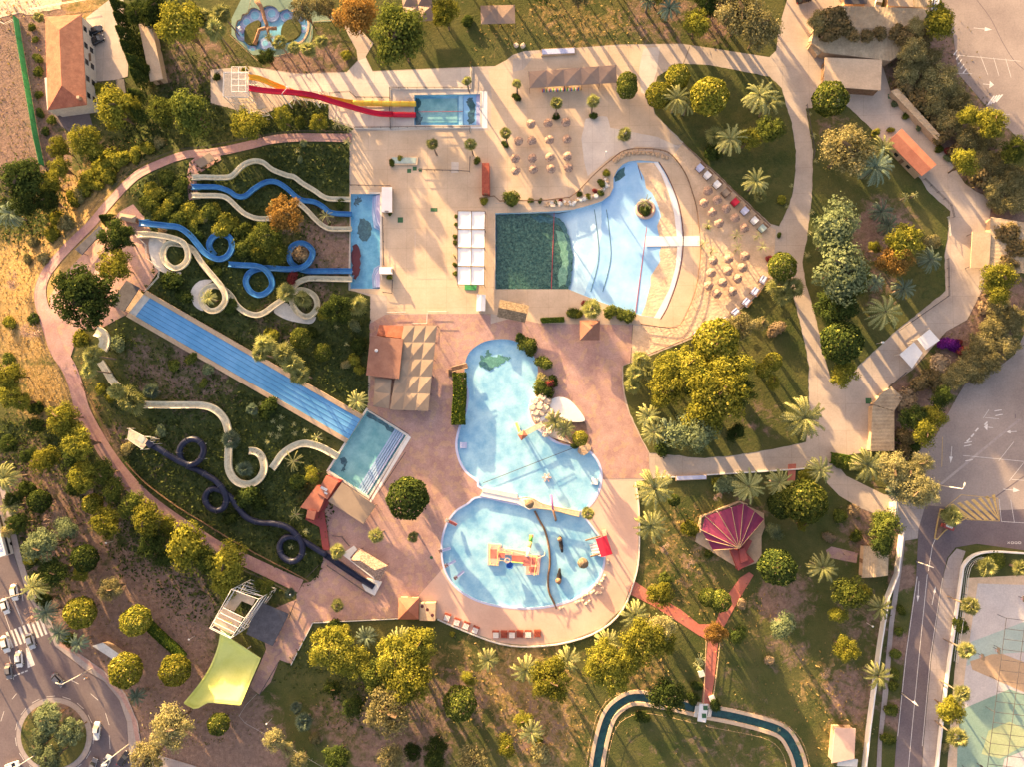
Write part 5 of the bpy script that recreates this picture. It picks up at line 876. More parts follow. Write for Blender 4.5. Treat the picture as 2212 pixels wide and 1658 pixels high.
# tube slide tower
t = thing('tube_slide_tower', 'small wooden tower with teal mat at the start of the black tube', 'tower', PT(300, 945)); g = PT(300, 945).z
def deckpoly(q, z, th, name, m, t): b = MB(); b.prism([tuple(P(x, y, z)[:2]) for x, y in q], z - th, z); return b.build(name, m, t)
deckpoly(L2(279,927, 312,944, 322,955, 308,972, 275,950), g + 3, .2, 'deck', 'timber_deck', t); deckpoly(L2(301,940, 314,948, 307,960, 296,952), g + 3.05, .04, 'mat', 'court_aqua', t); deckpoly(L2(320,951, 332,962, 322,970, 313,960), g + 4, .9, 'tube_mouth', 'navy_tube', t)
for x, y in ((279, 927), (312, 944), (322, 955), (308, 972), (275, 950), (330, 950), (335, 960)): p = P(x, y, g + 3); b = MB(); b.tube([(p.x, p.y, T1(p.x, p.y)), (p.x, p.y, g + 3.9)], .09, 5); b.build('leg', 'light_metal', t)
for a, c in (((279, 927), (312, 944)), ((275, 950), (308, 972)), ((275, 950), (279, 927)), ((312, 944), (338, 947)), ((318, 952), (332, 957))): b = MB(); b.tube([P(*a, g + 3.9), P(*c, g + 3.9)], .06, 4); b.build('rail', 'light_metal', t)
# twin slide tower (lattice), left of the plaza
Z1 = 11.0
def lattice(t, quad, z0, z1, m='steel_pale', r=.1, nb=3, gz=0):
    c1 = [P(x, y, z1) for x, y in quad]; 
    for p in c1: b = MB(); b.tube([(p.x, p.y, gz), p], r, 6); b.build('column', m, t)
    for i in range(4):
        a, d = c1[i], c1[(i + 1) % 4]
        for k in range(nb + 1):
            z = z0 + (z1 - z0) * k / nb; b = MB(); b.tube([(a.x, a.y, z), (d.x, d.y, z)], r * .8, 5); b.build('beam', m, t)
            if k < nb: z2 = z0 + (z1 - z0) * (k + 1) / nb; b = MB(); b.tube([(a.x, a.y, z), (d.x, d.y, z2)], r * .6, 4); b.build('brace', m, t)
    return c1
t = thing('slide_tower', 'tall cream lattice tower where the red and orange slides begin', 'tower', P(540, 230))
lattice(t, L2(484,157, 537,157, 536,210, 483,208), 0, 9.5)
deckpoly(L2(483,155, 538,155, 538,210, 508,211, 483,206), 9.5, .2, 'deck', 'timber_deck', t); deckpoly(L2(502,212, 535,212, 568,236, 535,238, 508,235), 4.5, .2, 'deck', 'timber_deck', t); deckpoly(L2(538,188, 552,188, 575,232, 558,236), 6.5, .2, 'deck', 'timber_deck', t)
for k in range(5): y = 144 + k * 13.4; a, c = P(500, y, 12.2), P(531, y, 12.2); b = MB(); b.tube([a, c], .07, 4); b.build('roof_beam', 'white', t)
for k in range(3): x = 500 + k * 15.5; a, c = P(x, 144, 12.2), P(x, 198, 12.2); b = MB(); b.tube([a, c], .07, 4); b.build('roof_beam', 'white', t)
for x, y in L2(500,144, 531,144, 531,198, 500,198): p = P(x, y, 12.2); b = MB(); b.tube([(p.x, p.y, 9.5), p], .08, 5); b.build('column', 'white', t)
lattice(t, L2(505,212, 540,206, 574,238, 541,243), 0, 5.8, nb=2)
for k in range(14):   # stair flights
    f = k / 13; p = P(545 + 22 * f, 196 + 40 * f, 8.5 - 5.5 * f); b = MB(); b.box((p.x, p.y), 1.4, .35, p.z - .08, p.z, -.5); b.build('stair_tread', 'timber_deck', t)
for (x0, y0, z0, x1, y1, z1) in ((483,155,10.5, 538,155,10.5), (483,155,10.5, 481,206,10.5), (481,206,10.5, 500,214,10.5), (508,213,9.5, 535,241,5.5), (538,205,9.5, 572,244,3.5), (535,241,5.5, 565,240,4.5)):
    b = MB(); b.tube([P(x0, y0, z0), P(x1, y1, z1)], .08, 4); b.build('handrail', 'steel_pale', t)
t, Wy = slide('orange_slide', 'high orange slide turning yellow, running from lattice tower to splash pool', [(538,167,0), (560,170,0), (590,182,0), (620,194,0), (650,204,0), (690,210,0), (720,215,0), (745,220,0), (765,222,0)], 1.2, 'orange_yellow', absz=(10, 1.3), d=.45)
b = MB(); b.sm = True; b.tube([P(763, 222, 1.3), P(850, 224, .9), P(898, 224, .75)], .72, 12, False); b.build('covered_end', 'yellow_shell', t)
for i in range(6): p = P(785 + i * 20, 222.7 + i * .2, 1.25 - i * .08); b = MB(); b.tube([p - Vector((.06, 0, 0)), p + Vector((.06, 0, 0))], .78, 12); b.build('flange', 'orange_yellow', t)
t, Wr = slide('crimson_slide', 'high crimson slide in front of the orange one, ending in splash pool', [(538,191,0), (565,195,0), (595,198,0), (630,200,0), (665,204,0), (690,210,0), (720,220,0), (755,230,0), (790,240,0), (820,246,0), (850,247,0)], 1.2, 'crimson', absz=(10, .95), d=.45)
b = MB(); b.sm = True; b.tube([P(850, 247, 1.0), P(898, 248, .75)], .72, 12, False); b.build('covered_end', 'crimson', t)
for i in range(3): p = P(852 + i * 20, 247.2, 1.0 - i * .08); b = MB(); b.tube([p - Vector((.06, 0, 0)), p + Vector((.06, 0, 0))], .78, 12); b.build('flange', 'crimson', t)
for (x, y, z), lb in (((608,203,8.2), 'pale lattice trestle under the slides nearest the tower'), ((678,213,5.2), 'pale lattice trestle under the slides farther from the tower')):
    p = P(x, y, z); t2 = thing('slide_trestle', lb, 'trestle', (p.x, p.y, 0))
    for dx, dy, top in ((0, 0, z - .3), (2.2, 2.5, z + .1)): b = MB(); b.tube([(p.x + dx, p.y + dy, 0), (p.x + dx * .6, p.y + dy * .8, top)], .2, 6); b.build('column', 'steel_pale', t2)
    for k in range(3): z0 = z * k / 3; b = MB(); b.tube([(p.x, p.y, z0), (p.x + 2, p.y + 2.3, z0 + z / 3)], .07, 4); b.build('brace', 'steel_pale', t2); b = MB(); b.tube([(p.x, p.y, z0 + z / 3), (p.x + 2, p.y + 2.3, z0 + z / 3)], .07, 4); b.build('brace', 'steel_pale', t2)
# yellow half pipe slide and its tower
t = thing('scaffold_tower', 'white scaffold tower with grey decks above the lime half pipe', 'tower', P(535, 1330))
lattice(t, L2(453,1359, 498,1381, 559,1296, 500,1275), 0, 11.5, 'white', .09, 4)
deckpoly(L2(460,1352, 501,1372, 524,1338, 482,1312), 9.8, .15, 'deck', 'shed_roof', t); deckpoly(L2(482,1312, 506,1322, 522,1300, 545,1310, 552,1296, 508,1276), 7.5, .15, 'deck', 'shed_roof', t); deckpoly(L2(496,1292, 520,1300, 515,1312, 498,1306), 6, .15, 'deck', 'grey_roof', t)
for k in range(5): a, c = (455 + k * 7, 1357 - k * 10.5), (500 + k * 7, 1379 - k * 10.5); b = MB(); b.tube([P(*a, 11.5), P(*c, 11.5)], .08, 4); b.build('roof_beam', 'white', t)
for a, c in (((453, 1359), (500, 1275)), ((498, 1381), (559, 1296))): b = MB(); b.tube([P(*a, 11.5), P(*c, 11.5)], .08, 4); b.build('roof_beam', 'white', t)
t = thing('half_pipe_slide', 'huge lime yellow half pipe slide spreading out below scaffold tower', 'water slide', P(500, 1460)); NR = 24; rows = []
Lf = smooth(L2(486,1341, 477,1375, 474,1393, 465,1420, 451,1450, 430,1482, 399,1520), 4); Rt = refine(L2(501,1347, 495,1378), 7.5, False) + refine(L2(502,1385, 562,1424), 7.3, False)[:-1] + refine(L2(562,1424, 519,1523), 9, False); Rt = [Rt[int(round(k * (len(Rt) - 1) / (len(Lf) - 1)))] for k in range(len(Lf))]
nn = len(Lf); b = MB(); b.sm = True; M_ = 12
for i in range(nn):
    f = i / (nn - 1)
    for k in range(M_ + 1):
        u = k / M_; bow = (abs(2 * u - 1)) ** 3; zc = (9.9 - 22 * f if f < .25 else 4.4 - 3.2 * math.sin(min(1, (f - .25) / .5) * math.pi / 2)) + (2.2 * max(0, f - .55) ** 1.5 * 6 if f > .55 else 0); z = zc + bow * 1.1 * min(1, f * 3)
        x = Lf[i][0] * (1 - u) + Rt[i][0] * u; y = Lf[i][1] * (1 - u) + Rt[i][1] * u
        if f > .8: y += math.sin(u * math.pi) * 0 + (1 - abs(2 * u - 1)) * (-4) * (f - .8) / .2 + (14 * (1 - abs(u * 5 - 1)) if 0 < u < .4 else 0) * (f - .8) / .2
        b.v.append(tuple(P(x, y, z)))
b.f = [(i * (M_ + 1) + k, i * (M_ + 1) + k + 1, (i + 1) * (M_ + 1) + k + 1, (i + 1) * (M_ + 1) + k) for i in range(nn - 1) for k in range(M_)]
hp = b.build('chute', 'lime_fibreglass', t); so_ = hp.modifiers.new('thick', 'SOLIDIFY'); so_.thickness = .12
for sd in (0, M_):
    e = [Vector(b.v[i * (M_ + 1) + sd]) for i in range(nn)]; b3 = MB(); b3.sweep(e, [(-.2, -.05), (-.2, .22), (.2, .22), (.2, -.05)]); b3.build('side_rim', 'lime_fibreglass', t)
e = [Vector(b.v[(nn - 1) * (M_ + 1) + k]) for k in range(M_ + 1)]; b3 = MB(); b3.sweep(e, [(-.2, -.5), (-.2, .2), (.2, .2), (.2, -.5)]); b3.build('end_rim', 'lime_fibreglass', t)
for i in (10, 16, 22):
    for sd in (1, M_ - 1): v = b.v[i * (M_ + 1) + sd]; b3 = MB(); b3.tube([(v[0], v[1], 0), (v[0], v[1], v[2] - .1)], .12, 6); b3.build('support', 'white', t)
# ---------------------------------------------------------------- furniture and small things
ORD = ['first', 'second', 'third', 'fourth', 'fifth', 'sixth', 'seventh', 'eighth', 'ninth', 'tenth', 'eleventh', 'twelfth']
def make_parasol():
    t = thing('straw_parasol', 'x', 'parasol'); b = MB(); b.tube([(0, 0, -.05), (0, 0, 2.1)], .06, 6); b.build('pole', 'wood', t); b = MB(); vs = []; n = 26
    for k in range(n):
        q = 2 * math.pi * k / n
        for r, z in ((.05, 2.62), (.45, 2.45), (.85, 2.2), (1.14, 1.95), (1.28 + random.uniform(-.1, .12), 1.75 + random.uniform(-.05, .05))): vs.append((r * math.cos(q), r * math.sin(q), z + random.uniform(-.05, .05)))
    fs = [(k * 5 + i, ((k + 1) % n) * 5 + i, ((k + 1) % n) * 5 + i + 1, k * 5 + i + 1) for k in range(n) for i in range(4)]; b.add(vs, fs); o = b.build('thatch_cap', 'thatch', t); b = MB(); b.lathe((0, 0, 2.5), [(.16, 0), (.1, .2), (0, .28)], 8); b.build('top_knot', 'thatch', o); return t
par = make_parasol(); used = [False]
def place(proto, v, label, rz=0, z=0, flag=used, group=None, scale=1):
    o = proto if not flag[0] else copytree(proto); flag[0] = True; w = PT(v[0], v[1], z); g = T1(w.x, w.y); o.location = (w.x, w.y, g); o.rotation_euler = (0, 0, rz); o['label'] = label; o.scale = (scale,) * 3
    if group: o['group'] = group
    return o
SG = 'straw parasols on the terraces and beach'
rows = [(3, [(155,1060), (305,1055), (458,1045)]), (0, [(-1235,0)])]
R_ = [L2(1147,266, 1184,264, 1223,262), L2(1120,303, 1149,302, 1187,300, 1225,299), L2(1113,341, 1150,340, 1188,338, 1226,336), L2(1114,367, 1152,364, 1190,363, 1228,361)]
for r, row in enumerate(R_):
    for i, v in enumerate(row): place(par, v, 'straw parasol, %s from left in the %s row on the upper terrace' % (ORD[i], ORD[r] if r < 3 else 'bottom'), random.random() * 6, 2.2, group=SG)
U_ = K(2,1, 1765,60, 1840,135, 1920,215, 2000,300), [(1530, 411)] + K(2,1, 1650,85, 1720,165, 1780,260)
for r, row in enumerate(U_):
    for i, v in enumerate(row): place(par, v, 'straw parasol, %s from the top in the %s row on upper sand beach' % (ORD[i], ('outer', 'inner')[r]), random.random() * 6, 2.2, group=SG)
for i, (x, y, tx) in enumerate(((2005,545,'highest and rightmost'), (1860,570,'top row middle'), (1730,585,'top row left, beside a young palm'), (1980,645,'second row right'), (1855,675,'second row middle'), (1710,690,'second row left'), (1940,740,'third row right'), (1810,775,'third row middle'), (1690,800,'third row left'), (1760,870,'lowest left'), (1895,850,'lowest right'))):
    place(par, K(2,1, x, y)[0], 'straw parasol on lower sand beach, ' + tx, random.random() * 6, 2.2, group=SG)
# cabana beds
def make_bed():
    t = thing('cabana_bed', 'x', 'cabana bed'); b = MB()
    for x in (-1, 1):
        for y in (-.85, .85): q = MB(); q.box((x, y), .1, .1, -.05, 1.9 if x > 0 or 1 else .5); q.build('post', 'wood', t)
    b = MB(); b.box((0, 0), 2.1, 1.8, .25, .38); b.build('bed_frame', 'wood', t); b = MB(); b.box((0, 0), 1.9, 1.6, .38, .55); b.build('mattress', 'white', t)
    b = MB(); n = 5
    for i in range(n + 1):
        for j in range(n + 1): b.v.append((-1 + 1.55 * i / n, -.82 + 1.64 * j / n, 1.92 + .05 * math.sin(i * 2.1) - .08 * math.sin(math.pi * j / n)))
    b.f = [(i * 6 + j, (i + 1) * 6 + j, (i + 1) * 6 + j + 1, i * 6 + j + 1) for i in range(5) for j in range(5)]; b.build('cloth_roof', 'white_fabric', t)
    b = MB(); b.box((.75, 0), .5, 1.9, 1.82, 1.88); b.build('slat_roof', 'wood', t); return t
bed = make_bed(); bf = [False]; BG = 'cabana beds round the sand beach'
UB = [(1514,360,'highest, with blue scribbled cloth'), (1530,376,'second from the top, beside the highest'), (1551,396,'third from the top'), (1570,414,'fourth from the top, brownish'), (1590,434,'fifth from the top, with red cloth'), (1611,453,'sixth from the top'), (1632,474,'second lowest'), (1649,491,'lowest, with green cloth')]
def recloth(o, m):
    for ch in o.children:
        if ch.name.startswith(('cloth_roof', 'mattress')):
            ch.data = ch.data.copy(); ch.data.materials[0] = MAT[m]
for i, (x, y, tx) in enumerate(UB):
    o = place(bed, (x, y), 'cabana bed on upper beach edge, ' + tx, math.radians(-48 + 90) - math.pi / 2 + math.radians(90), 1.6, bf, BG)
    o.rotation_euler.z = math.radians(43)
    if i in (4, 7, 3, 0): pass
for k, mm in ((4, 'red_canvas'), (7, 'court_aqua'), (3, 'tan_canvas'), (0, 'lilac_pale'), (5, 'lilac_pale')):
    o = [q for q in COL.objects if q.get('label', '').startswith('cabana bed on upper beach edge, ' + UB[k][2])][0]; recloth(o, mm)
LB = [(1651,604,-30,'highest, beside a bright shrub'), (1633,630,-35,'second from the top'), (1614,653,-40,'third from the top'), (1590,675,-50,'fourth from the top'), (1565,695,-58,'third from the bottom'), (1538,711,-65,'second from the bottom'), (1508,723,-68,'lowest, beside the round yellow tree')]
for x, y, a, tx in LB: o = place(bed, (x, y), 'cabana bed on lower beach edge, ' + tx, math.radians(a), 1.6, bf, BG)
# red wooden daybeds on the peach terrace
def make_daybed(slat):
    t = thing('wooden_daybed', 'x', 'daybed'); b = MB(); b.box((0, 0), 1.7, 1.9, .2, .35); b.build('frame', 'red_wood', t)
    for sx in (-.8, .8):
        for sy in (-.9, .9): b = MB(); b.box((sx, sy), .1, .1, -.05, 1.2); b.build('post', 'red_wood', t)
    b = MB(); b.box((0, .85), 1.8, .35, 1.15, 1.25); b.build('head_board', 'red_wood', t)
    if not slat:
        for k in range(4): b = MB(); b.box((0, .5 - k * .42), 1.5, .36, .35, .5); b.build('cushion', 'white', t)
    else:
        for k in range(6): b = MB(); b.box((0, .6 - k * .28), 1.5, .14, .35, .4); b.build('slat', 'red_wood', t)
    return t
db = make_daybed(0); d1 = [False]; ds = make_daybed(1); d2 = [False]; DG = 'red wooden daybeds on the peach terrace'
for i, (x, y, a) in enumerate(((966,1335,-18), (987,1345,-16), (1007,1353,-22), (1027,1362,-22))): place(db, (x, y), 'red wooden daybed with white cushions, %s from left in the slanting row' % ORD[i], math.radians(a), .4, d1, DG)
for i, (x, y) in enumerate(((1071,1372), (1089,1372), (1106,1372), (1123,1371), (1141,1371), (1161,1370))):
    s_ = i in (1, 5, 3); place(ds if s_ else db, (x, y), ('bare slatted red daybed' if s_ else 'red daybed with white cushions') + ', %s from left in the straight row' % ORD[i], 0, .4, d2 if s_ else d1, DG)
# cars
def make_car(kind):
    t = thing('parked_car', 'x', 'car'); L, Wd = 4.3, 1.78; b = MB(); b.sm = False
    secs = [(-2.15,.55,.35,.62), (-2.05,.78,.3,.78), (-1.5,.88,.28,.86), (-.9,.89,.28,.9), (.6,.89,.28,.92), (1.2,.88,.28,.9), (1.75,.85,.3,.84), (2.08,.72,.34,.7), (2.15,.5,.4,.6)]
    if kind == 'pickup': secs = [(x * 1.15, w, z0 + .1, z1 + .12) for x, w, z0, z1 in secs]
    for x, w, z0, z1 in secs: b.v += [(x, -w, z0 + .1), (x, -w * .97, z1 - .12), (x, -w * .85, z1), (x, w * .85, z1), (x, w * .97, z1 - .12), (x, w, z0 + .1), (x, w * .8, z0), (x, -w * .8, z0)]
    n = len(secs); b.f = [(i * 8 + k, i * 8 + (k + 1) % 8, (i + 1) * 8 + (k + 1) % 8, (i + 1) * 8 + k) for i in range(n - 1) for k in range(8)] + [tuple(range(8)), tuple((n - 1) * 8 + k for k in range(8))[::-1]]
    b.build('body', 'car_white', t); zb = 1.0 if kind == 'pickup' else .88
    cx = [(-1.55, .76, zb), (-1.05, .66, zb + .5), (.55, .66, zb + .52), (1.15, .76, zb)] if kind != 'pickup' else [(-.3, .8, zb), (-.15, .7, zb + .6), (1.0, .7, zb + .6), (1.6, .8, zb)]
    b = MB(); b.v = [(x, s_ * w, z) for x, w, z in cx for s_ in (-1, 1)]; b.f = [(0, 2, 3, 1), (2, 4, 5, 3), (4, 6, 7, 5), (0, 6, 4, 2), (1, 3, 5, 7)]; cab = b.build('windows', 'glass', t)
    x0, x1 = cx[1][0], cx[2][0]; b = MB(); b.box(((x0 + x1) / 2, 0), (x1 - x0) * .98, 1.3, zb + .5 + (.1 if kind == 'pickup' else 0), zb + .56 + (.1 if kind == 'pickup' else 0)); b.build('roof', 'car_white', t)
    if kind == 'pickup': b = MB(); b.box((-1.35, 0), 1.9, 1.45, zb - .02, zb + .06); b.build('load_cover', 'car_white', t)
    for sx in (-1.35, 1.38):
        for sy in (-.82, .82): b = MB(); b.tube([(sx, sy - .1, .32), (sx, sy + .1, .32)], .32, 12); wh = b.build('wheel', 'tyre', t); b = MB(); b.tube([(sx, sy - .11, .32), (sx, sy + .11, .32)], .18, 8); b.build('rim', 'light_metal', wh)
    for sy in (-.6, .6): b = MB(); b.box((2.12 * (1.13 if kind == 'pickup' else 1), sy), .1, .35, .62, .74); b.build('headlight', 'lamp_white', t); b = MB(); b.box((-2.12 * (1.13 if kind == 'pickup' else 1), sy), .1, .3, .64, .78); b.build('tail_light', 'red_lamp', t)
    for sy in (-1, 1): b = MB(); b.box((.85, sy * .95), .15, .2, .9, 1.02); b.build('mirror', 'car_white', t)
    return t
carp, cf = make_car('car'), [False]; pkp, pf = make_car('pickup'), [False]
def car(v, ang, paint, label, kind='car', sc=1.0):
    o = place(pkp if kind == 'pickup' else carp, v, label, math.radians(ang), .6, pf if kind == 'pickup' else cf, 'cars on the roads and in the yard'); o.scale = (sc, sc, sc)
    for ch in o.children:
        if ch.name.startswith(('body', 'roof', 'mirror', 'load_cover')):
            for sl in ch.material_slots: sl.link = 'OBJECT'; sl.material = MAT[paint]
    return o
D3 = K(0,3, 125,155, 45,275, 48,600, 265,575, 165,730, 75,835, 495,910, 835,1350, 915,1625, 1065,1590, 800,1650, 105,1650)
car(D3[0], -78, 'car_white', 'white car behind another on the avenue, farthest from the zebra crossing', sc=1.05); car(D3[1], -70, 'car_white', 'white car waiting before the zebra crossing at the left edge', sc=1.0)
car(D3[2], -72, 'car_white', 'white car with black sunroof just past the zebra crossing', sc=1.08); car(D3[3], -68, 'car_silver', 'pale car standing on the zebra crossing stripes', sc=1.02); car(D3[4], -82, 'car_white', 'white car at the give way line beside the dark grey one', sc=1.02)
car(D3[5], -80, 'car_grey', 'dark grey car at the give way line beside the white one', sc=.95); car(D3[6], -42, 'car_grey', 'dark open car entering the roundabout under a lamp mast', 'car', .95)
car(D3[7], 88, 'car_white', 'white pickup driving round the right side of the roundabout', 'pickup', .95); car(D3[8], 65, 'car_silver', 'pale car at the bottom edge under a lamp mast', sc=1.0); car(D3[9], 55, 'car_black', 'black car at the bottom edge right of the pale one', sc=1.0)
car(D3[10], 70, 'car_grey', 'grey car cut by the bottom edge next to the roundabout', sc=.95); car(D3[11], 20, 'car_white', 'white car cut by the bottom edge left of the roundabout', sc=.95)
car((206,66), 24, 'car_black', 'black car in the yard, farther from the house corner', sc=1.05); car((209,87), 26, 'car_black', 'black car in the yard, nearer the balcony', sc=1.05); car((1737,-2), 15, 'car_black', 'black car at the top edge beside the wide path', sc=1.0)
car((1899,0), 75, 'car_silver', 'silver car between the service bays at the top edge'); car((2020,6), 80, 'car_white', 'white car at the top edge beside the ribbed bay')
# bus
t = thing('bus', 'white bus with blue lettering on its roof at the left edge', 'bus', P(-8, 1185)); a, c = P(-18, 1118, 3.1), P(4, 1204, 3.1); d = (c - a); ang = math.atan2(d.y, d.x); m = (a + c) / 2
b = MB(); b.box(m, d.length, 2.5, .4, 3.0, ang); b.build('body', 'car_white', t); b = MB(); b.box(m, d.length * .97, 2.54, 1.5, 2.3, ang); b.build('windows', 'glass', t); b = MB(); b.box(m, d.length * .985, 2.3, 3.0, 3.1, ang); rf = b.build('roof', 'car_white', t)
for f in (.2, .75):
    for s_ in (-1, 1): p = a.lerp(c, f) + Vector((math.sin(ang), -math.cos(ang), 0)) * 1.15 * s_; b = MB(); n_ = Vector((math.sin(ang), -math.cos(ang), 0)) * .15; b.tube([(p.x - n_.x, p.y - n_.y, .48), (p.x + n_.x, p.y + n_.y, .48)], .48, 12); b.build('wheel', 'tyre', t)
def text3d(txt, loc, ang, size, m, parent, name='lettering'):
    cu = bpy.data.curves.new(name, 'FONT'); cu.body = txt; cu.size = size; cu.extrude = .01; cu.align_x = 'CENTER'; cu.align_y = 'CENTER'; tmp = bpy.data.objects.new('t', cu); COL.objects.link(tmp); dg = bpy.context.evaluated_depsgraph_get(); me = bpy.data.meshes.new_from_object(tmp.evaluated_get(dg)); bpy.data.objects.remove(tmp)
    o = bpy.data.objects.new(name, me); COL.objects.link(o); me.materials.append(MAT[m]); o.location = loc; o.rotation_euler = (0, 0, ang)
    if parent: o.parent = parent; o.location = Vector(loc) - origin(parent)
    return o
p = a.lerp(c, .62); text3d('BLUE LINE', (p.x + .4, p.y, 3.115), ang + math.pi, 1.3, 'play_blue', t)
# cyclist
w = P(185, 1467, .8); t = thing('bicycle', 'bicycle ridden round the curve by the person in light blue', 'bicycle', (w.x, w.y, 0)); an = math.radians(-28); ux, uy = math.cos(an), math.sin(an)
for s_ in (-.52, .52):
    b = MB(); n = 16; cc = Vector((w.x + ux * s_, w.y + uy * s_, .36)); pts = [cc + Vector((ux * math.cos(2 * math.pi * k / n) * .33, uy * math.cos(2 * math.pi * k / n) * .33, math.sin(2 * math.pi * k / n) * .33)) for k in range(n + 1)]; b.tube(pts, .03, 5); wh = b.build('wheel', 'tyre', t)
q = lambda s_, z, o_=0: (w.x + ux * s_ - uy * o_, w.y + uy * s_ + ux * o_, z)
b = MB(); b.tube([q(-.52, .36), q(-.15, .85), q(.38, .85), q(.52, .36)], .03, 5); b.tube([q(-.15, .85), q(-.05, .35), q(.38, .85)], .03, 5); b.build('frame', 'dark_metal', t); b = MB(); b.tube([q(.36, 1.0, -.28), q(.4, 1.02), q(.36, 1.0, .28)], .025, 5); b.build('handlebar', 'dark_metal', t); b = MB(); b.box(q(-.18, 0)[:2], .26, .14, .9, .95, an); b.build('saddle', 'tyre', t)
def skinned(name, joints, edges, m, parent=None, lv=2, **kw):
    me = bpy.data.meshes.new(name); me.from_pydata([j[:3] for j in joints], edges, []); o = bpy.data.objects.new(name, me); COL.objects.link(o); sk = o.modifiers.new('s', 'SKIN'); sk.use_smooth_shade = True
    for i, j in enumerate(joints): me.skin_vertices[0].data[i].radius = (j[3], j[3])
    me.skin_vertices[0].data[0].use_root = True; sb = o.modifiers.new('d', 'SUBSURF'); sb.levels = sb.render_levels = lv; dg = bpy.context.evaluated_depsgraph_get(); dg.update(); m2 = bpy.data.meshes.new_from_object(o.evaluated_get(dg)); bpy.data.objects.remove(o); o = bpy.data.objects.new(name, m2); COL.objects.link(o); m2.materials.clear(); m2.materials.append(MAT[m])
    if parent: m2.transform(Matrix.Translation(-origin(parent))); o.parent = parent
    tag(o, **kw); return o
J = [(*q(-.15, .98), .14), (*q(-.02, 1.25), .15), (*q(.1, 1.48), .13), (*q(.16, 1.6), .055), (*q(.2, 1.72), .1), (*q(.24, 1.84), .085), (*q(.12, 1.45, -.2), .06), (*q(.2, 1.2, -.27), .045), (*q(.36, 1.03, -.26), .035), (*q(.12, 1.45, .2), .06), (*q(.2, 1.2, .27), .045), (*q(.36, 1.03, .26), .035),
     (*q(-.12, .95, -.1), .09), (*q(.22, .82, -.12), .065), (*q(.02, .42, -.12), .045), (*q(.1, .3, -.12), .035), (*q(-.12, .95, .1), .09), (*q(.28, .72, .12), .065), (*q(-.02, .28, .12), .045), (*q(.08, .18, .12), .035)]
pe = skinned('person', J, [(0, 1), (1, 2), (2, 3), (3, 4), (4, 5), (2, 6), (6, 7), (7, 8), (2, 9), (9, 10), (10, 11), (0, 12), (12, 13), (13, 14), (14, 15), (0, 16), (16, 17), (17, 18), (18, 19)], 'skin', label='person in a light blue top riding a bicycle round the bend', cat='person')
skinned('shirt', [(*q(-.13, 1.0), .17), (*q(-.02, 1.25), .18), (*q(.1, 1.47), .155), (*q(.12, 1.45, -.2), .085), (*q(.17, 1.28, -.25), .07), (*q(.12, 1.45, .2), .085), (*q(.17, 1.28, .25), .07)], [(0, 1), (1, 2), (2, 3), (3, 4), (2, 5), (5, 6)], 'blue_shirt', pe)
skinned('hair', [(*q(.19, 1.8), .1), (*q(.23, 1.88), .085)], [(0, 1)], 'wood', pe)
# lamp masts
def mast(base, tip, label, h=11.5, arm=None, group='tall street lamp masts'):
    p = P(*base); t = thing('street_lamp', label, 'street lamp', p, group); b = MB(); b.sm = True; b.tube([(p.x, p.y, 0), (p.x, p.y, h)], [.16, .08], 8); b.build('pole', 'steel_pale', t)
    b = MB(); b.box((p.x, p.y), .6, .6, 0, .15); b.build('base_plate', 'dark_metal', t)
    q = P(*(arm or tip), h); d = Vector((q.x - p.x, q.y - p.y, 0)); 
    if d.length < .3: d = Vector((-1, -.4, 0))
    d = d.normalized() * min(max(d.length, 1.2), 5); e = Vector((p.x, p.y, h)) + d; b = MB(); b.tube([(p.x, p.y, h), (p.x + d.x * .5, p.y + d.y * .5, h + .25), (e.x, e.y, h + .3)], .06, 6); b.build('arm', 'steel_pale', t); b = MB(); b.box((e.x, e.y), .8, .3, h + .2, h + .34, math.atan2(d.y, d.x)); b.build('lamp_head', 'offwhite', t); return t
mast(K(0,3, 790,815)[0], K(0,3, 510,940)[0], 'street lamp mast on the pavement at the bend above the roundabout'); mast(K(0,3, 450,1465)[0], K(0,3, 150,1650)[0], 'street lamp mast standing on the grass of the roundabout'); mast(K(0,3, 1112,1465)[0], K(0,3, 900,1640)[0], 'street lamp mast on the pavement below right of the roundabout')
mast(K(0,3, 222,155)[0], K(0,3, 0,225)[0], 'street lamp mast beside the palms left of the sandy grove'); mast(K(3,2, 1455,870)[0], K(3,2, 1650,905)[0], 'street lamp mast on the car park edge beside pale feathery trees', arm=K(3,2, 1690,875)[0]); mast(K(3,3, 664,590)[0], K(3,3, 728,632)[0], 'street lamp mast on the verge of the main road', h=8); mast(K(3,2, 1285,1530)[0], K(3,2, 1385,1565)[0], 'street lamp mast beside the main road bend', h=8)
def gl(v, lb, h=3.2, n=1):
    p = P(*v); t = thing('garden_lamp', lb, 'lamp', p, 'low garden lamps'); b = MB(); b.tube([p, (p.x, p.y, h)], .06, 6); b.build('pole', 'light_metal', t)
    for k in range(n): b = MB(); b.sm = True; b.lathe((p.x + .35 * k, p.y, h), [(0, -.05), (.22, .08), (.26, .25), (.18, .4), (0, .45)], 10); b.build('globe', 'lamp_white', t)
gl((1892,743), 'twin globe lamp on the right hand lawn', n=2); gl((246,1170), 'white globe lamp among trees left of the hill path'); gl((587,1554), 'white globe lamp on the lawn below the yellow slide'); gl((1872,1347), 'white lamp near the long white wall, bottom right'); gl((637,1280), 'white lamp between the hill path and the grey roof')
gl((1307,338), 'dark lamp on the terrace above the wave pool rocks'); gl((422,1375), 'small white lamp left of the half pipe slide')
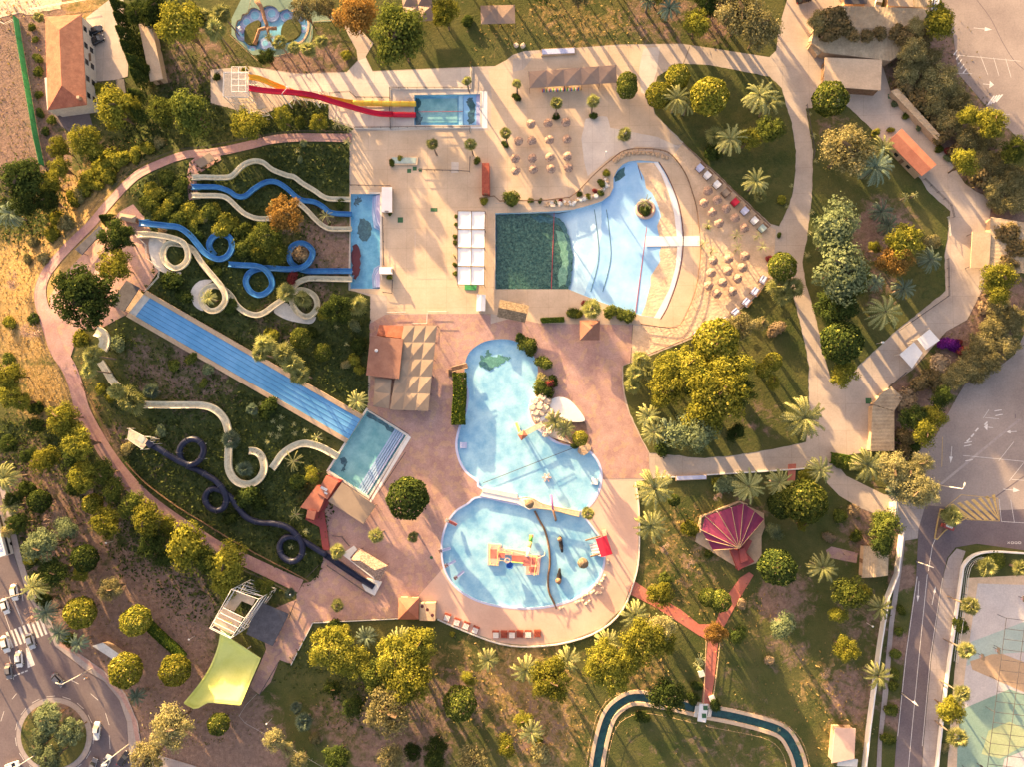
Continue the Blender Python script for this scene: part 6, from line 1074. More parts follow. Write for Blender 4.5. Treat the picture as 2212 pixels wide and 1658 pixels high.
# play structure in paddling pool: V = 931 + .332*cx , 1053+.332*cy
def Q(x, y): return (930.9 + x * .33186, 1052.8 + y * .33186)
t = thing('climbing_frame', 'red and yellow climbing frame with a green and white slide tube', 'play structure', P(*Q(540, 470)))
for q_, z in (((372,372, 458,378, 455,430, 440,510, 370,512), .12), ((620,440, 718,450, 702,575, 618,572), .12), ((455,400, 640,425, 640,455, 455,440), .12)): deckpoly([Q(*q_[i:i + 2]) for i in range(0, len(q_), 2)], z, .5, 'soft_base', 'play_pink', t)
for q_, z in (((386,408, 430,408, 428,470, 384,468), 2.4), ((432,418, 482,422, 480,466, 430,462), 2.0), ((526,448, 610,448, 610,492, 526,490), 2.2), ((600,455, 652,460, 650,520, 598,515), 2.6), ((655,462, 692,465, 690,510, 655,508), 2.2), ((640,522, 690,525, 686,562, 638,558), 1.8)): deckpoly([Q(*q_[i:i + 2]) for i in range(0, len(q_), 2)], z, .15, 'deck', 'play_red', t)
for x0, y0, x1, y1, z, mm in ((430,425,526,432,2.9,'play_yellow'), (526,492,600,500,2.6,'play_green'), (480,410,610,445,3.0,'play_pink'), (380,508,440,515,2.4,'play_yellow'), (440,480,600,497,2.5,'play_yellow'), (610,440,700,462,3.2,'play_yellow'), (690,460,672,580,2.8,'play_yellow'), (384,400,384,510,2.9,'play_yellow'), (440,400,430,510,2.9,'play_yellow'), (690,472,742,445,3,'play_pink')): b = MB(); b.tube([P(*Q(x0, y0), z), P(*Q(x1, y1), z)], .09, 6); b.build('rail', mm, t)
for x, y in ((384,400), (440,400), (430,510), (384,508), (480,420), (526,440), (526,492), (600,500), (652,460), (692,465), (690,520), (640,560), (686,575), (740,445)): p = P(*Q(x, y), 3); b = MB(); b.tube([(p.x, p.y, -.45), (p.x, p.y, 3)], .08, 6); b.build('post', 'play_yellow', t)
for (x0, y0, x1, y1, z0, z1, mm) in ((652,316,648,360,.5,1.0,'play_green'), (648,360,638,400,1.0,1.6,'play_yellow'), (638,400,628,458,1.6,2.5,'white')): b = MB(); b.sm = True; b.tube([P(*Q(x0, y0), z0), P(*Q(x1, y1), z1)], .5, 10); b.build('slide_tube', mm, t)
p = P(*Q(652, 322), .5); b = MB(); b.box((p.x, p.y), 1.1, .6, 0, .9); b.build('slide_mouth', 'play_red', t)
p = P(*Q(512, 515), 2); b = MB(); b.sm = True; b.lathe((p.x, p.y, .6), [(.3, 0), (.95, .5), (1.0, 1.2), (.85, 1.2), (.7, .6), (0, .5)], 16); b.build('tipping_bucket', 'play_blue', t); p = P(*Q(497, 483), 3); b = MB(); b.lathe((p.x, p.y, 2.4), [(.6, 0), (.75, .1), (.75, .25), (.55, .3), (.5, .1)], 14); b.build('ring', 'play_pink', t)
# small slides round the paddling pool rim
def mini(v0, v1, lb, m1, m2):
    t = thing('mini_slide', lb, 'slide', P(*v0), 'small slides on the paddling pool rim'); a, c = P(*v0, 1.3), P(*v1, 0); d = c - a; b = MB(); b.sweep([a, a.lerp(c, .5) - Vector((0, 0, .1)), c], U(.6, .25, .05)); b.build('chute', m1, t); b = MB(); b.box((a.x, a.y), .9, .9, 1.15, 1.3, math.atan2(d.y, d.x)); b.build('platform', m2, t)
    for sx in (-.35, .35):
        for sy in (-.35, .35): b = MB(); b.tube([(a.x + sx, a.y + sy, 0), (a.x + sx, a.y + sy, 1.9)], .04, 5); b.build('post', 'light_metal', t)
mini(Q(105, 220), Q(168, 250), 'red mini slide on the upper left rim of the paddling pool', 'play_red', 'court_aqua')
for a, c, tx in ((Q(60, 420), Q(128, 400), 'highest'), (Q(100, 515), Q(160, 482), 'middle'), (Q(160, 595), Q(215, 550), 'lowest')): mini(a, c, 'pale blue mini slide on the left rim, %s of three' % tx, 'lilac_pale', 'brown_roof')
# animals of black rubber and bronze: hippo and elephant sculptures lying in the water
def hippo(v0, v1, lb, wide=1.0):
    a, c = P(*v0, .3), P(*v1, .3); d = (c - a); L = d.length; d.normalize(); n = Vector((-d.y, d.x, 0)); f = lambda s_, o_, z: a + d * (L * s_) + n * o_ + Vector((0, 0, z - .3))
    J = [(*f(.1, 0, .1), .45 * wide), (*f(.35, 0, .2), .62 * wide), (*f(.62, 0, .2), .5 * wide), (*f(.8, 0, .35), .38), (*f(1.0, 0, .25), .3), (*f(.18, -.5, -.3), .18), (*f(.18, .5, -.3), .18), (*f(.6, -.5, -.3), .16), (*f(.6, .5, -.3), .16), (*f(.0, 0, .2), .15), (*f(.78, -.3, .65), .08), (*f(.78, .3, .65), .08)]
    return skinned('animal_sculpture', J, [(0, 1), (1, 2), (2, 3), (3, 4), (0, 5), (0, 6), (2, 7), (2, 8), (0, 9), (3, 10), (3, 11)], 'black_rubber', label=lb, cat='sculpture')
o = hippo(Q(838, 320), Q(855, 430), 'dark animal sculpture in the water, upper of two beside the log divider', .95); 
b = MB(); b.sm = True; p = P(*Q(838, 345), .9); b.lathe((p.x, p.y, .3), [(0, .68), (.4, .6), (.6, .35)], 10); b.build('saddle', 'statue_brown', o)
o = hippo(Q(832, 640), Q(838, 530), 'dark animal sculpture in the water, lower of two beside the log divider', 1.15); b = MB(); b.sm = True; p = P(*Q(830, 615), 1); b.lathe((p.x, p.y, .35), [(0, .75), (.6, .6), (.8, .3)], 10); b.build('saddle', 'statue_brown', o)
for v, lb, r, z in ((Q(990, 500), 'dark thatched mushroom shower standing in the paddling pool', 1.45, 2.2), (Q(640, 113), 'dark mushroom shower at the end of the log bridge', 1.2, 2.0)):
    p = P(*v, z); t = thing('mushroom_shower', lb, 'shower', (p.x, p.y, -.4), 'dark mushroom showers'); b = MB(); b.tube([(p.x, p.y, -.45), (p.x, p.y, z)], .14, 8); b.build('stem', 'wood', t); b = MB(); b.lathe((p.x, p.y, z - .5), [(0, 1.0), (r * .5, .75), (r * .85, .35), (r, 0)], 14, .06); b.build('cap', 'straw_roof', t)
# red canopy slide house
t = thing('red_slide_house', 'red canvas roof over white lane slides at the right rim of paddling pool', 'play house', P(*Q(1110, 390)))
z = 2.6; q_ = [Q(1072, 342), Q(1142, 318), Q(1182, 438), Q(1108, 458)]; c = [P(x, y, z) for x, y in q_]; roofmesh(c, z, 'gable', .35, .08).build('canvas_roof', 'red_canvas', t)
for p in c: b = MB(); b.tube([(p.x, p.y, 0), (p.x, p.y, z)], .09, 6); b.build('post', 'wood', t)
for i in range(4): a, c_ = P(*Q(1085 + i * 7, 372 + i * 23), 1.1), P(*Q(1035 + i * 6, 388 + i * 18), -.2); b = MB(); b.sweep([a, c_], U(.55, .2, .06)); b.build('lane', 'white', t)
for a, c_ in (((1005, 350), (1105, 322)), ((1038, 455), (1108, 435))): b = MB(); b.tube([P(*Q(*a), .5), P(*Q(*c_), .9)], .2, 7); b.build('log', 'wood', t)
hut('slatted_stairs', 'wooden stairs behind the red slide house', 'stairs', [Q(1112, 285), Q(1140, 282), Q(1147, 318), Q(1118, 322)], .9, 'timber_deck', 'wood', over=.02, door=False)
# bridges between the pools
t = thing('pool_bridge', 'white concrete deck bridge between lagoon and paddling pool', 'bridge', P(1090, 1070)); b = MB(); b.prism([tuple(P(x, y, .4)[:2]) for x, y in [Q(335, 30), Q(338, 2), Q(560, 45), Q(575, 80), Q(620, 95), Q(690, 140), Q(640, 150), Q(600, 130), Q(560, 108), Q(318, 60)]], -.6, .35); b.build('deck', 'white', t); b = MB(); b.prism([tuple(P(x, y, .4)[:2]) for x, y in [Q(338, 4), Q(560, 47), Q(562, 78), Q(333, 32)]], .352, .5); b.build('bench_wall', 'offwhite', t)
t = thing('log_bridge', 'log railed wooden footbridge crossing to the lone fan palm', 'bridge', P(*Q(820, 150))); b = MB(); b.prism([tuple(P(x, y, .6)[:2]) for x, y in [Q(600, 85), Q(660, 80), Q(720, 112), Q(970, 160), Q(965, 192), Q(810, 160), Q(700, 140), Q(640, 145)]], -.5, .5); b.build('deck', 'timber_deck', t)
for pts in ([Q(570, 78), Q(620, 70), Q(670, 82), Q(720, 108), Q(800, 130), Q(975, 163)], [Q(690, 140), Q(800, 152), Q(870, 172), Q(965, 195)]):
    b = MB(); b.tube([P(x, y, 1.4) for x, y in smooth(pts, 3)], .12, 6); b.build('rail', 'rope', t)
    for x, y in refine(pts, 38, False): p = P(x, y, 1.4); b = MB(); b.tube([(p.x, p.y, .4), (p.x, p.y, 1.6)], .1, 5); b.build('post', 'wood', t)
t = thing('arch_sprayer', 'pink and dark arched pipe sprayer straddling the log bridge', 'sprayer', P(*Q(812, 220))); a = P(*Q(812, 220), 0); e = P(*Q(795, 150), 3.0); f_ = P(*Q(782, 55), 2.6); b = MB(); b.sm = True; b.tube([(a.x, a.y, -.4), (a.x, a.y + .6, 1.6), e], [.3, .28, .25], 8); b.build('stem', 'statue_brown', t); b = MB(); b.sm = True; b.tube([e, (e + f_) / 2 + Vector((0, 0, .5)), f_], [.25, .3, .3], 8); b.build('spout', 'pink_statue', t)
for (x, y, w_, h_, rz), lb in (((1001,963,14,13,.0), 'pale lilac steps on the left rim of the lagoon pool'), ((1285,1042,18,12,-.1), 'white steps on the right rim of the lagoon pool')):
    t = thing('pool_steps', lb, 'steps', P(x, y))
    for k in range(4): s_ = 1 if x < 1100 else -1; p = P(x + s_ * (k * 3.4 - 5), y, 0); b = MB(); b.box((p.x, p.y), .45, h_ * MV, -.6, .3 - k * .17, rz); b.build('step', 'lilac_pale' if x < 1100 else 'white', t)
t = thing('water_flower', 'small pale pink starfish ornament on the floor of the lagoon pool', 'ornament', P(1181,1033)); b = MB(); b.lathe((*P(1181,1033)[:2], -.5), [(0, .5), (.35, .4), (.4, 0)], 8); b.build('centre', 'white', t)
for k in range(6): an = k * math.pi / 3; p = P(1181,1033); b = MB(); b.box((p.x + .75 * math.cos(an), p.y + .75 * math.sin(an)), .9, .35, -.45, -.2, an); b.build('arm', 'play_pink', t)
# rocky island with hut and little tower by the lagoon
t = thing('rock_cascade', 'pale pink artificial rock cascade on the right bank of the lagoon', 'rock', P(1165, 890))
def rock(c, r, m, parent=None, name='boulder', sx=1, sz=.7, **kw):
    b = MB(); b.sm = False; n, k = 9, 5
    for i in range(1, k):
        a = math.pi * i / k
        for j in range(n): q = 2 * math.pi * j / n; rr = r * random.uniform(.82, 1.12); b.v.append((c[0] + rr * sx * math.sin(a) * math.cos(q), c[1] + rr * math.sin(a) * math.sin(q), c[2] + rr * sz * math.cos(a)))
    b.f = [(i * n + j, i * n + (j + 1) % n, (i + 1) * n + (j + 1) % n, (i + 1) * n + j) for i in range(k - 2) for j in range(n)] + [tuple(range(n))[::-1], tuple((k - 2) * n + j for j in range(n))]; return b.build(name, m, parent, **kw)
for x, y, r in ((1157,867,1.3), (1172,858,1.4), (1182,868,1.2), (1152,880,1.3), (1165,878,1.5), (1178,882,1.3), (1157,893,1.3), (1170,893,1.2), (1189,890,1.1), (1160,906,1.0), (1200,900,.9), (1174,925,.9), (1186,932,1.1), (1178,940,.9)): rock((*P(x, y)[:2], .5), r, 'pale_rock', t, sz=.9)
b = MB(); b.prism(W0(L2(1147,870, 1165,858, 1190,870, 1215,915, 1212,940, 1235,960, 1190,945, 1160,915)), -.3, .3); b.build('base_slab', 'pale_rock', t)
for q in (L2(1163,906, 1194,886, 1197,893, 1166,914), L2(1170,930, 1200,914, 1203,918, 1173,936)): b = MB(); b.prism([tuple(P(x, y, 1)[:2]) for x, y in q], .3, .8); b.build('bench', 'white', t)
b = MB(); b.prism([tuple(P(x, y, .7)[:2]) for x, y in smooth(L2(1186,868, 1208,858, 1232,866, 1252,888, 1263,905, 1258,912, 1225,910, 1196,890), 3, True)], .05, .7); b.build('white_lagoon_terrace', 'white', label='smooth white rounded terrace slab beside the rock cascade', cat='terrace')
b = MB(); b.prism(W0(smooth(L2(1186,930, 1225,910, 1262,912, 1268,935, 1275,950, 1262,968, 1240,964, 1205,955), 3, True)), .03, .22); b.build('palm_bed', 'soil', label='dark soil bed under two date palms beside the lagoon', cat='flower bed')
t = thing('lookout_tower', 'little red pyramid roof tower on stilts in the lagoon', 'tower', P(1140, 945)); zz = 2.8; c = [P(x, y, zz) for x, y in L2(1119,938, 1138,926, 1143,944, 1127,954)]; c = [P(x, y, zz) for x, y in L2(1118,940, 1131,930, 1140,942, 1126,953)]; roofmesh(c, zz, 'pyr', .9, .08).build('roof', 'terracotta_smooth', t)
for p in c: b = MB(); m = sum(c, Vector((0, 0, 0))) / 4; p2 = m.lerp(p, .8); b.tube([(p2.x, p2.y, -.55), (p2.x, p2.y, zz)], .08, 5); b.build('leg', 'wood', t)
a, c_ = P(1134, 937, 1.3), P(1172, 917, 1.3); b = MB(); d = c_ - a; b.box((a + c_) / 2, d.length, 1.1, 1.2, 1.3, math.atan2(d.y, d.x)); b.build('walkway', 'timber_deck', t); a, c_ = P(1122, 934, 1.5), P(1115, 914, -.2); b = MB(); b.sweep([a, c_], U(.5, .25, .06)); b.build('little_slide', 'yellow_shell', t)
for s_ in (-.6, .6): a, c_ = P(1134, 937, 2.1), P(1174, 916, 2.1); n_ = Vector((-(c_ - a).y, (c_ - a).x, 0)).normalized() * s_; b = MB(); b.tube([a + n_, c_ + n_], .05, 4); b.build('handrail', 'rope', t)
b = MB(); b.prism(W0(smooth(L2(1250,968, 1262,958, 1274,962, 1276,972, 1262,985, 1248,978), 2, True)), .05, .3); b.build('stone_step', 'rock', label='flat grey rock step at the corner of the lagoon', cat='rock')
# stairs and bridge left of lagoon
t = thing('timber_stairs', 'dark timber stairs and bridge by the upper left lagoon rim', 'stairs', P(985, 797)); 
for k in range(5): p = P(975, 812 - k * 3, .2 * k); b = MB(); b.box((p.x, p.y), 1.6, .4, 0, .2 + .18 * k); b.build('tread', 'wood', t)
a, c_ = P(976, 799, 1.1), P(1010, 790, 1.0); b = MB(); d = c_ - a; b.box((a + c_) / 2, d.length, 1.3, .95, 1.1, math.atan2(d.y, d.x)); b.build('deck', 'wood', t)
for s_ in (-.65, .65): n_ = Vector((-d.y, d.x, 0)).normalized() * s_ + Vector((0, 0, .9)); b = MB(); b.tube([a + n_, c_ + n_], .06, 4); b.build('rail', 'rope', t)
# carved trunk statue in children's pool
t = thing('tree_trunk_fountain', 'brown carved tree trunk fountain lying across the flower shaped pool', 'fountain', P(578, 60))
def Fz(x, y): return (487.6 + x * .17466, y * .17466)
for pts, r in (([(380, 0, 2.6), (430, 70, 2.2), (460, 150, 2.0), (480, 230, 1.8), (505, 290, 1.6), (515, 340, 1.4)], [.75, .6, .5, .5, .5, .5]), ([(515, 345, 1.4), (460, 355, 1.4), (415, 365, 1.3), (395, 430, 1.0), (375, 500, .6), (360, 545, .0)], [.5, .45, .45, .45, .5, .6]), ([(515, 345, 1.4), (570, 350, 1.3), (630, 350, 1.1)], [.5, .45, .5]), ([(515, 345, 1.4), (525, 400, 1.1), (535, 470, .5)], [.5, .4, .4])):
    b = MB(); b.sm = True; b.tube([P(*Fz(x, y), z) for x, y, z in pts], r, 9); b.build('branch', 'statue_brown', t)
for x, y, lb in ((40, 300, 'pale blue square shower base left of the flower shaped pool'), (1085, 175, 'pale lilac square shower base right of the flower shaped pool')): b = MB(); p = P(*Fz(x, y)); b.box((p.x, p.y), 1.6, 1.7, 0, .15, .1); b.build('shower_base', 'lilac_pale', label=lb, cat='shower base')
a, c_ = P(*Fz(170, 345), .9), P(*Fz(230, 400), -.2); t = thing('pool_mini_slide', 'dark blue mini slide in the left lobe of the flower pool', 'slide', a); b = MB(); b.sweep([a, c_], U(1.2, .3)); b.build('chute', 'lilac_step', t); b = MB(); b.box(a[:2], .8, 1.3, .6, .8, .6); b.build('platform', 'white', t)
# boulders along wave pool
t = thing('boulder_wall', 'row of tan boulders below the curved log fence at the top', 'rocks', P(1390, 335))
for x, y in refine(smooth(L2(1330,348, 1350,336, 1380,331, 1410,333, 1440,342), 3), 9, False): rock((*P(x, y)[:2], .3), random.uniform(.5, .7), 'rock', t)
t = thing('rock_garden', 'white and tan rocks with plants along the upper edge of the wave pool', 'rocks', P(1250, 430))
for x, y in refine(L2(1182,441, 1210,440, 1235,438, 1262,430, 1285,424, 1300,412, 1312,398, 1306,378), 5, False):
    for _ in range(2): rock((*P(x + random.uniform(-4, 4), y + random.uniform(-4, 4))[:2], .2), random.uniform(.3, .75), random.choice(('pale_rock', 'rock', 'offwhite')), t)
t = thing('rock_cluster', 'cluster of pale rock seats on the lower right rim of paddling pool', 'rocks', P(1262, 1285))
for x, y in [Q(*v) for v in ((945,755), (965,745), (985,715), (990,740), (1010,760), (1030,745), (1000,705), (1020,700), (1045,690), (1060,680), (1075,695), (1065,650), (1080,635), (1100,640), (1115,660), (1105,690), (1085,690), (1130,580), (1120,600), (1110,615), (840,790), (860,785), (1150,480), (1150,500))]: rock((*P(x, y)[:2], .2), random.uniform(.3, .48), 'pale_rock', t)
for (x, y), lb in (((1120,97), 'two white boulders with a small plant on the top lawn'),):
    if y < 200: t = thing('white_boulders', lb, 'rocks', P(x, y)); rock((*P(1115,98)[:2], .2), .8, 'pale_rock', t); rock((*P(1130,99)[:2], .2), .75, 'pale_rock', t)
rock((*P(711, 20)[:2], .4), .9, 'rock', name='grey_boulder', label='grey boulder between feathery trees near the children\'s pool', cat='rock')
# sports cage over the painted court
t = thing('court_cage', 'dark steel lattice cage over the painted sports court', 'cage', P(2200, 1450)); Zc = 3.5
for k in range(15): y0 = 1337 + k * 22.5; x0 = 2174 - k * 2.9; b = MB(); b.tube([P(x0, y0, Zc), P(x0 + 110, y0 + 14, Zc)], .07, 4); b.build('cross_bar', 'dark_metal', t)
for dx in (0, 41): b = MB(); b.tube([P(2174 + dx, 1337 + dx * .1, Zc), P(2133 + dx, 1660, Zc)], .08, 4); b.build('long_bar', 'dark_metal', t)
for k in range(0, 15, 3): y0 = 1337 + k * 22.5; x0 = 2174 - k * 2.9; p = P(x0, y0, Zc); b = MB(); b.tube([(p.x, p.y, 0), p], .07, 5); b.build('post', 'dark_metal', t)
for (x, y), lb in (((2112,1413), 'dark hoop post left of the court cage, with a downward flag'), ((2146,1400), 'dark hoop post beside the orange court panel'), ((2078,1655), 'dark hoop post at the lower left of the painted court'), ((2110,1650), 'dark hoop post at the bottom of the green court panel'), ((2200,1290), 'dark hoop post at the top right of the court')):
    p = P(x, y); t = thing('hoop_post', lb, 'hoop', p, 'hoop posts on the painted court'); b = MB(); b.tube([p, (p.x, p.y, 3)], .08, 6); b.build('post', 'dark_metal', t); b = MB(); b.box((p.x - .5, p.y), .1, 1.5, 2.4, 3.4); b.build('backboard', 'dark_metal', t); b = MB(); b.lathe((p.x - .9, p.y, 2.6), [(.28, 0), (.28, .05), (.24, .05), (.24, 0)], 10); b.build('ring', 'red_wall', t)
# traffic island
t = thing('traffic_island', 'triangular kerbed planting island at the car park exit', 'island', P(2030, 1130)); q = L2(2030,1100, 2058,1104, 2090,1120, 2062,1135, 2040,1150, 2024,1168, 2017,1165, 2024,1125); b = MB(); b.prism(W0(q), 0, .18); b.build('kerb', 'yellow_paint', t); b = MB(); b.prism(offs(W0(q), -.3), .18, .24); b.build('soil', 'soil', t)
b = MB(); p = P(2047, 1140, 1.4); b.box((p.x, p.y), 2.6, .9, .6, 2.2, -.4); sg = b.build('island_sign', 'red_wall', label='dark red sign board on the triangular traffic island', cat='sign'); b = MB(); b.box((p.x, p.y + .2), 1.6, .5, 2.2, 2.24, -.4); b.build('panel', 'white', sg)
hut('entrance_booth', 'small pale gabled gate post wall beside the road entrance', 'gatehouse', L2(1929,1083, 1941,1085, 1937,1130, 1927,1128), 2.2, 'wall_white', 'wall_white', 'gable', .4, door=False)
bpy.context.view_layer.update()
# ---------------------------------------------------------------- plants
leafmat('leaf_green', (.03,.055,.014), (.18,.21,.045), (.56,.50,.13)); leafmat('leaf_yellow', (.06,.085,.016), (.36,.34,.055), (.85,.70,.17)); leafmat('leaf_dark', (.022,.042,.014), (.085,.12,.03), (.34,.36,.08))
leafmat('leaf_olive', (.14,.13,.05), (.38,.34,.16), (.66,.56,.32)); leafmat('leaf_grey', (.08,.12,.06), (.24,.29,.15), (.52,.54,.30)); leafmat('leaf_pale', (.22,.21,.08), (.50,.46,.22), (.78,.70,.42)); leafmat('leaf_rust', (0.168,0.096,0.024), (0.408,0.24,0.072), (0.6,0.408,0.144))
leafmat('leaf_purple', (.08,.01,.10), (.22,.03,.25), (.35,.06,.38)); leafmat('leaf_creeper', (0.12,0.102,0.042), (0.288,0.216,0.108), (0.54,0.36,0.24)); leafmat('leaf_dry', (.26,.19,.12), (.46,.35,.22), (.62,.48,.34)); leafmat('leaf_red', (.2,.05,.04), (.42,.08,.08), (.6,.1,.12))
leafmat('frond', (.12,.15,.05), (.40,.41,.17), (.82,.74,.42), .3); leafmat('frond_grey', (0.084,0.126,0.084), (0.224,0.294,0.196), (0.42,0.476,0.336), .25); leafmat('frond_fan', (.16,.20,.06), (.52,.52,.22), (.88,.82,.50), .35); leafmat('hedge_leaf', (0.032,0.072,0.016), (0.128,0.192,0.032), (0.48,0.48,0.08))
PRO = {}
def leafmesh(name, C, N_, S, aspect=1.5, rnd=None, m=None):
    n = len(C); r = rng.normal(size=(n, 3)); T = r - (r * N_).sum(1)[:, None] * N_; T /= np.linalg.norm(T, axis=1)[:, None] + 1e-9; B_ = np.cross(N_, T)
    T = T * (S * aspect)[:, None] * .5; B_ = B_ * S[:, None] * .5; V = np.stack([C - T, C + B_, C + T, C - B_], 1).reshape(-1, 3)
    me = bpy.data.meshes.new(name); me.vertices.add(4 * n); me.vertices.foreach_set('co', V.ravel().astype(np.float32)); me.loops.add(4 * n); me.loops.foreach_set('vertex_index', np.arange(4 * n, dtype=np.int32)); me.polygons.add(n); me.polygons.foreach_set('loop_start', np.arange(0, 4 * n, 4, dtype=np.int32)); me.polygons.foreach_set('loop_total', np.full(n, 4, np.int32)); me.update(calc_edges=True)
    at = me.attributes.new('rnd', 'FLOAT', 'FACE'); at.data.foreach_set('value', (rng.random(n) if rnd is None else rnd).astype(np.float32)); return me
def crown(name, lumps, n, size, spread=.35, squash=.8, upn=.3, rough=.16, fill=.2):
    """unit crown made of leaf clumps on many lumps; lumps = (count, r_min, r_max, ring radius)"""
    k, r0, r1, ring = lumps; Lc = []; Lr = []
    for i in range(k):
        d = rng.normal(size=3); d[2] = abs(d[2]) * .9 - .25; d /= np.linalg.norm(d); Lc.append(d * ring * rng.uniform(.55, 1.05) * np.array([1, 1, squash])); Lr.append(rng.uniform(r0, r1))
    Lc.append(np.zeros(3)); Lr.append(ring * .75); Lc = np.array(Lc); Lr = np.array(Lr)
    w = Lr**2; w[-1] *= 2.5; idx = rng.choice(len(Lr), n, p=w / w.sum()); d = rng.normal(size=(n, 3)); d /= np.linalg.norm(d, axis=1)[:, None]
    # twig clumps: snap directions towards random twig directions so clusters form
    tw = rng.normal(size=(len(Lr), 26, 3)); tw /= np.linalg.norm(tw, axis=2)[:, :, None]; pick = tw[idx, rng.integers(0, 26, n)]; d = d * spread + pick * (1 - spread); d /= np.linalg.norm(d, axis=1)[:, None]
    rad = Lr[idx] * (1 + rng.normal(size=n) * rough); rad *= np.where(rng.random(n) < fill, rng.uniform(.3, .95, n), 1)
    C = Lc[idx] + d * rad[:, None] * np.array([1, 1, squash]); N_ = d * .8 + pick * .5 + rng.normal(size=(n, 3)) * .3 + np.array([0, 0, upn]); N_ /= np.linalg.norm(N_, axis=1)[:, None]
    tone = np.clip(rng.random(n) * .75 + rng.random(len(Lr))[idx] * .25, 0, 1)
    sc = 1 / np.percentile(np.hypot(C[:, 0], C[:, 1]), 97); C = C * sc
    return leafmesh(name, C, N_, size * rng.uniform(.6, 1.3, n), rnd=tone)
def ball(name, n, size, squash=.85):
    d = rng.normal(size=(n, 3)); d /= np.linalg.norm(d, axis=1)[:, None]; b = 1 + .07 * np.sin(d[:, 0] * 5 + 1) * np.cos(d[:, 1] * 6) + rng.normal(size=n) * .035
    N_ = d + rng.normal(size=(n, 3)) * .45; N_ /= np.linalg.norm(N_, axis=1)[:, None]; return leafmesh(name, d * b[:, None] * .95 * np.array([1, 1, squash]), N_, size * rng.uniform(.6, 1.4, n), 1.6)
def cone(name, n, size):
    u = rng.random(n)**.75; a = rng.random(n) * 2 * math.pi; r = (1 - u)**.8 * (.85 + .25 * rng.random(n)) + .03; C = np.stack([r * np.cos(a), r * np.sin(a), -1 + u * 3.6], 1); N_ = np.stack([np.cos(a), np.sin(a), u * 0 + .4], 1) + rng.normal(size=(n, 3)) * .4; N_ /= np.linalg.norm(N_, axis=1)[:, None]; return leafmesh(name, C, N_, size * rng.uniform(.6, 1.3, n), 2.2)
def palmcrown(name, nf, nl, droop, wleaf, llen, up=.9, thick=1.0):
    V = []; Fc = []; Rn = []
    for i in range(nf):
        az = i * 2.399 + random.uniform(-.2, .2); el = random.uniform(-.35, up) if i > nf * .3 else random.uniform(.2, up + .3); L = random.uniform(.82, 1.05); pts = []; p = np.zeros(3); e = el
        for s_ in range(nl + 1): pts.append(p.copy()); st = L / nl; p = p + np.array([math.cos(az) * math.cos(e), math.sin(az) * math.cos(e), math.sin(e)]) * st; e -= droop / nl * (1 + s_ / nl)
        side = np.array([-math.sin(az), math.cos(az), 0]); tone = random.random()
        for s_ in range(1, nl):
            f = s_ / nl; w_ = llen * math.sin(min(1, f * 1.5 + .12) * math.pi * .5) * (1 - f * .55); fw = pts[s_ + 1] - pts[s_ - 1]; fw /= np.linalg.norm(fw)
            for sg in (-1, 1):
                tip = pts[s_] + side * sg * w_ * random.uniform(.8, 1.1) + fw * w_ * .75 + np.array([0, 0, -w_ * .25 + random.uniform(-.02, .05)]); b0 = pts[s_] - fw * wleaf * .5; b1 = pts[s_] + fw * wleaf * .5; m_ = (tip + pts[s_]) / 2 + fw * wleaf * .4 + np.array([0, 0, .015])
                n0 = len(V); V += [tuple(b0), tuple(b1), tuple(m_), tuple(tip)]; Fc.append((n0, n0 + 1, n0 + 2, n0 + 3)); Rn.append(min(1, max(0, tone * .7 + .3 * random.random())))
        n0 = len(V); k = nl
        for s_ in range(k): V += [tuple(pts[s_] + side * .012 * thick), tuple(pts[s_] - side * .012 * thick)]
        for s_ in range(k - 1): Fc.append((n0 + 2 * s_, n0 + 2 * s_ + 1, n0 + 2 * s_ + 3, n0 + 2 * s_ + 2)); Rn.append(.95)
    me = bpy.data.meshes.new(name); me.from_pydata(V, [], Fc); at = me.attributes.new('rnd', 'FLOAT', 'FACE'); at.data.foreach_set('value', np.array(Rn, np.float32)); return me
def fancrown(name, nf, ns=9):
    V = []; Fc = []; Rn = []
    for i in range(nf):
        az = i * 2.399 + random.uniform(-.2, .2); el = 1.25 - 1.5 * (i / nf) + random.uniform(-.15, .15); L = random.uniform(.5, .62); d = np.array([math.cos(az) * math.cos(el), math.sin(az) * math.cos(el), math.sin(el)]); side = np.array([-math.sin(az), math.cos(az), 0]); up = np.cross(d, side); c = d * L * (.32 + .5 * random.random()); tone = random.random()
        n0 = len(V); V += [tuple(side * .012), tuple(-side * .012), tuple(c - side * .012), tuple(c + side * .012)]; Fc.append((n0, n0 + 1, n0 + 2, n0 + 3)); Rn.append(.3); n0 = len(V); V.append(tuple(c))
        for s_ in range(2 * ns + 1):
            t = (s_ / (2 * ns) - .5) * 2.9; r = (.5 if s_ % 2 == 0 else .27) * random.uniform(.9, 1.1) * (1 - .15 * abs(t) / 1.4); v = c + (d * math.cos(t) + side * math.sin(t)) * r + up * (.05 if s_ % 2 else -.03) + np.array([0, 0, -.12 * r * r * 3 - .05 * abs(t)]); V.append(tuple(v))
        for s_ in range(2 * ns): Fc.append((n0, n0 + 1 + s_, n0 + 2 + s_)); Rn.append(min(1, tone * .6 + .4 * random.random()))
    me = bpy.data.meshes.new(name); me.from_pydata(V, [], Fc); at = me.attributes.new('rnd', 'FLOAT', 'FACE'); at.data.foreach_set('value', np.array(Rn, np.float32)); return me
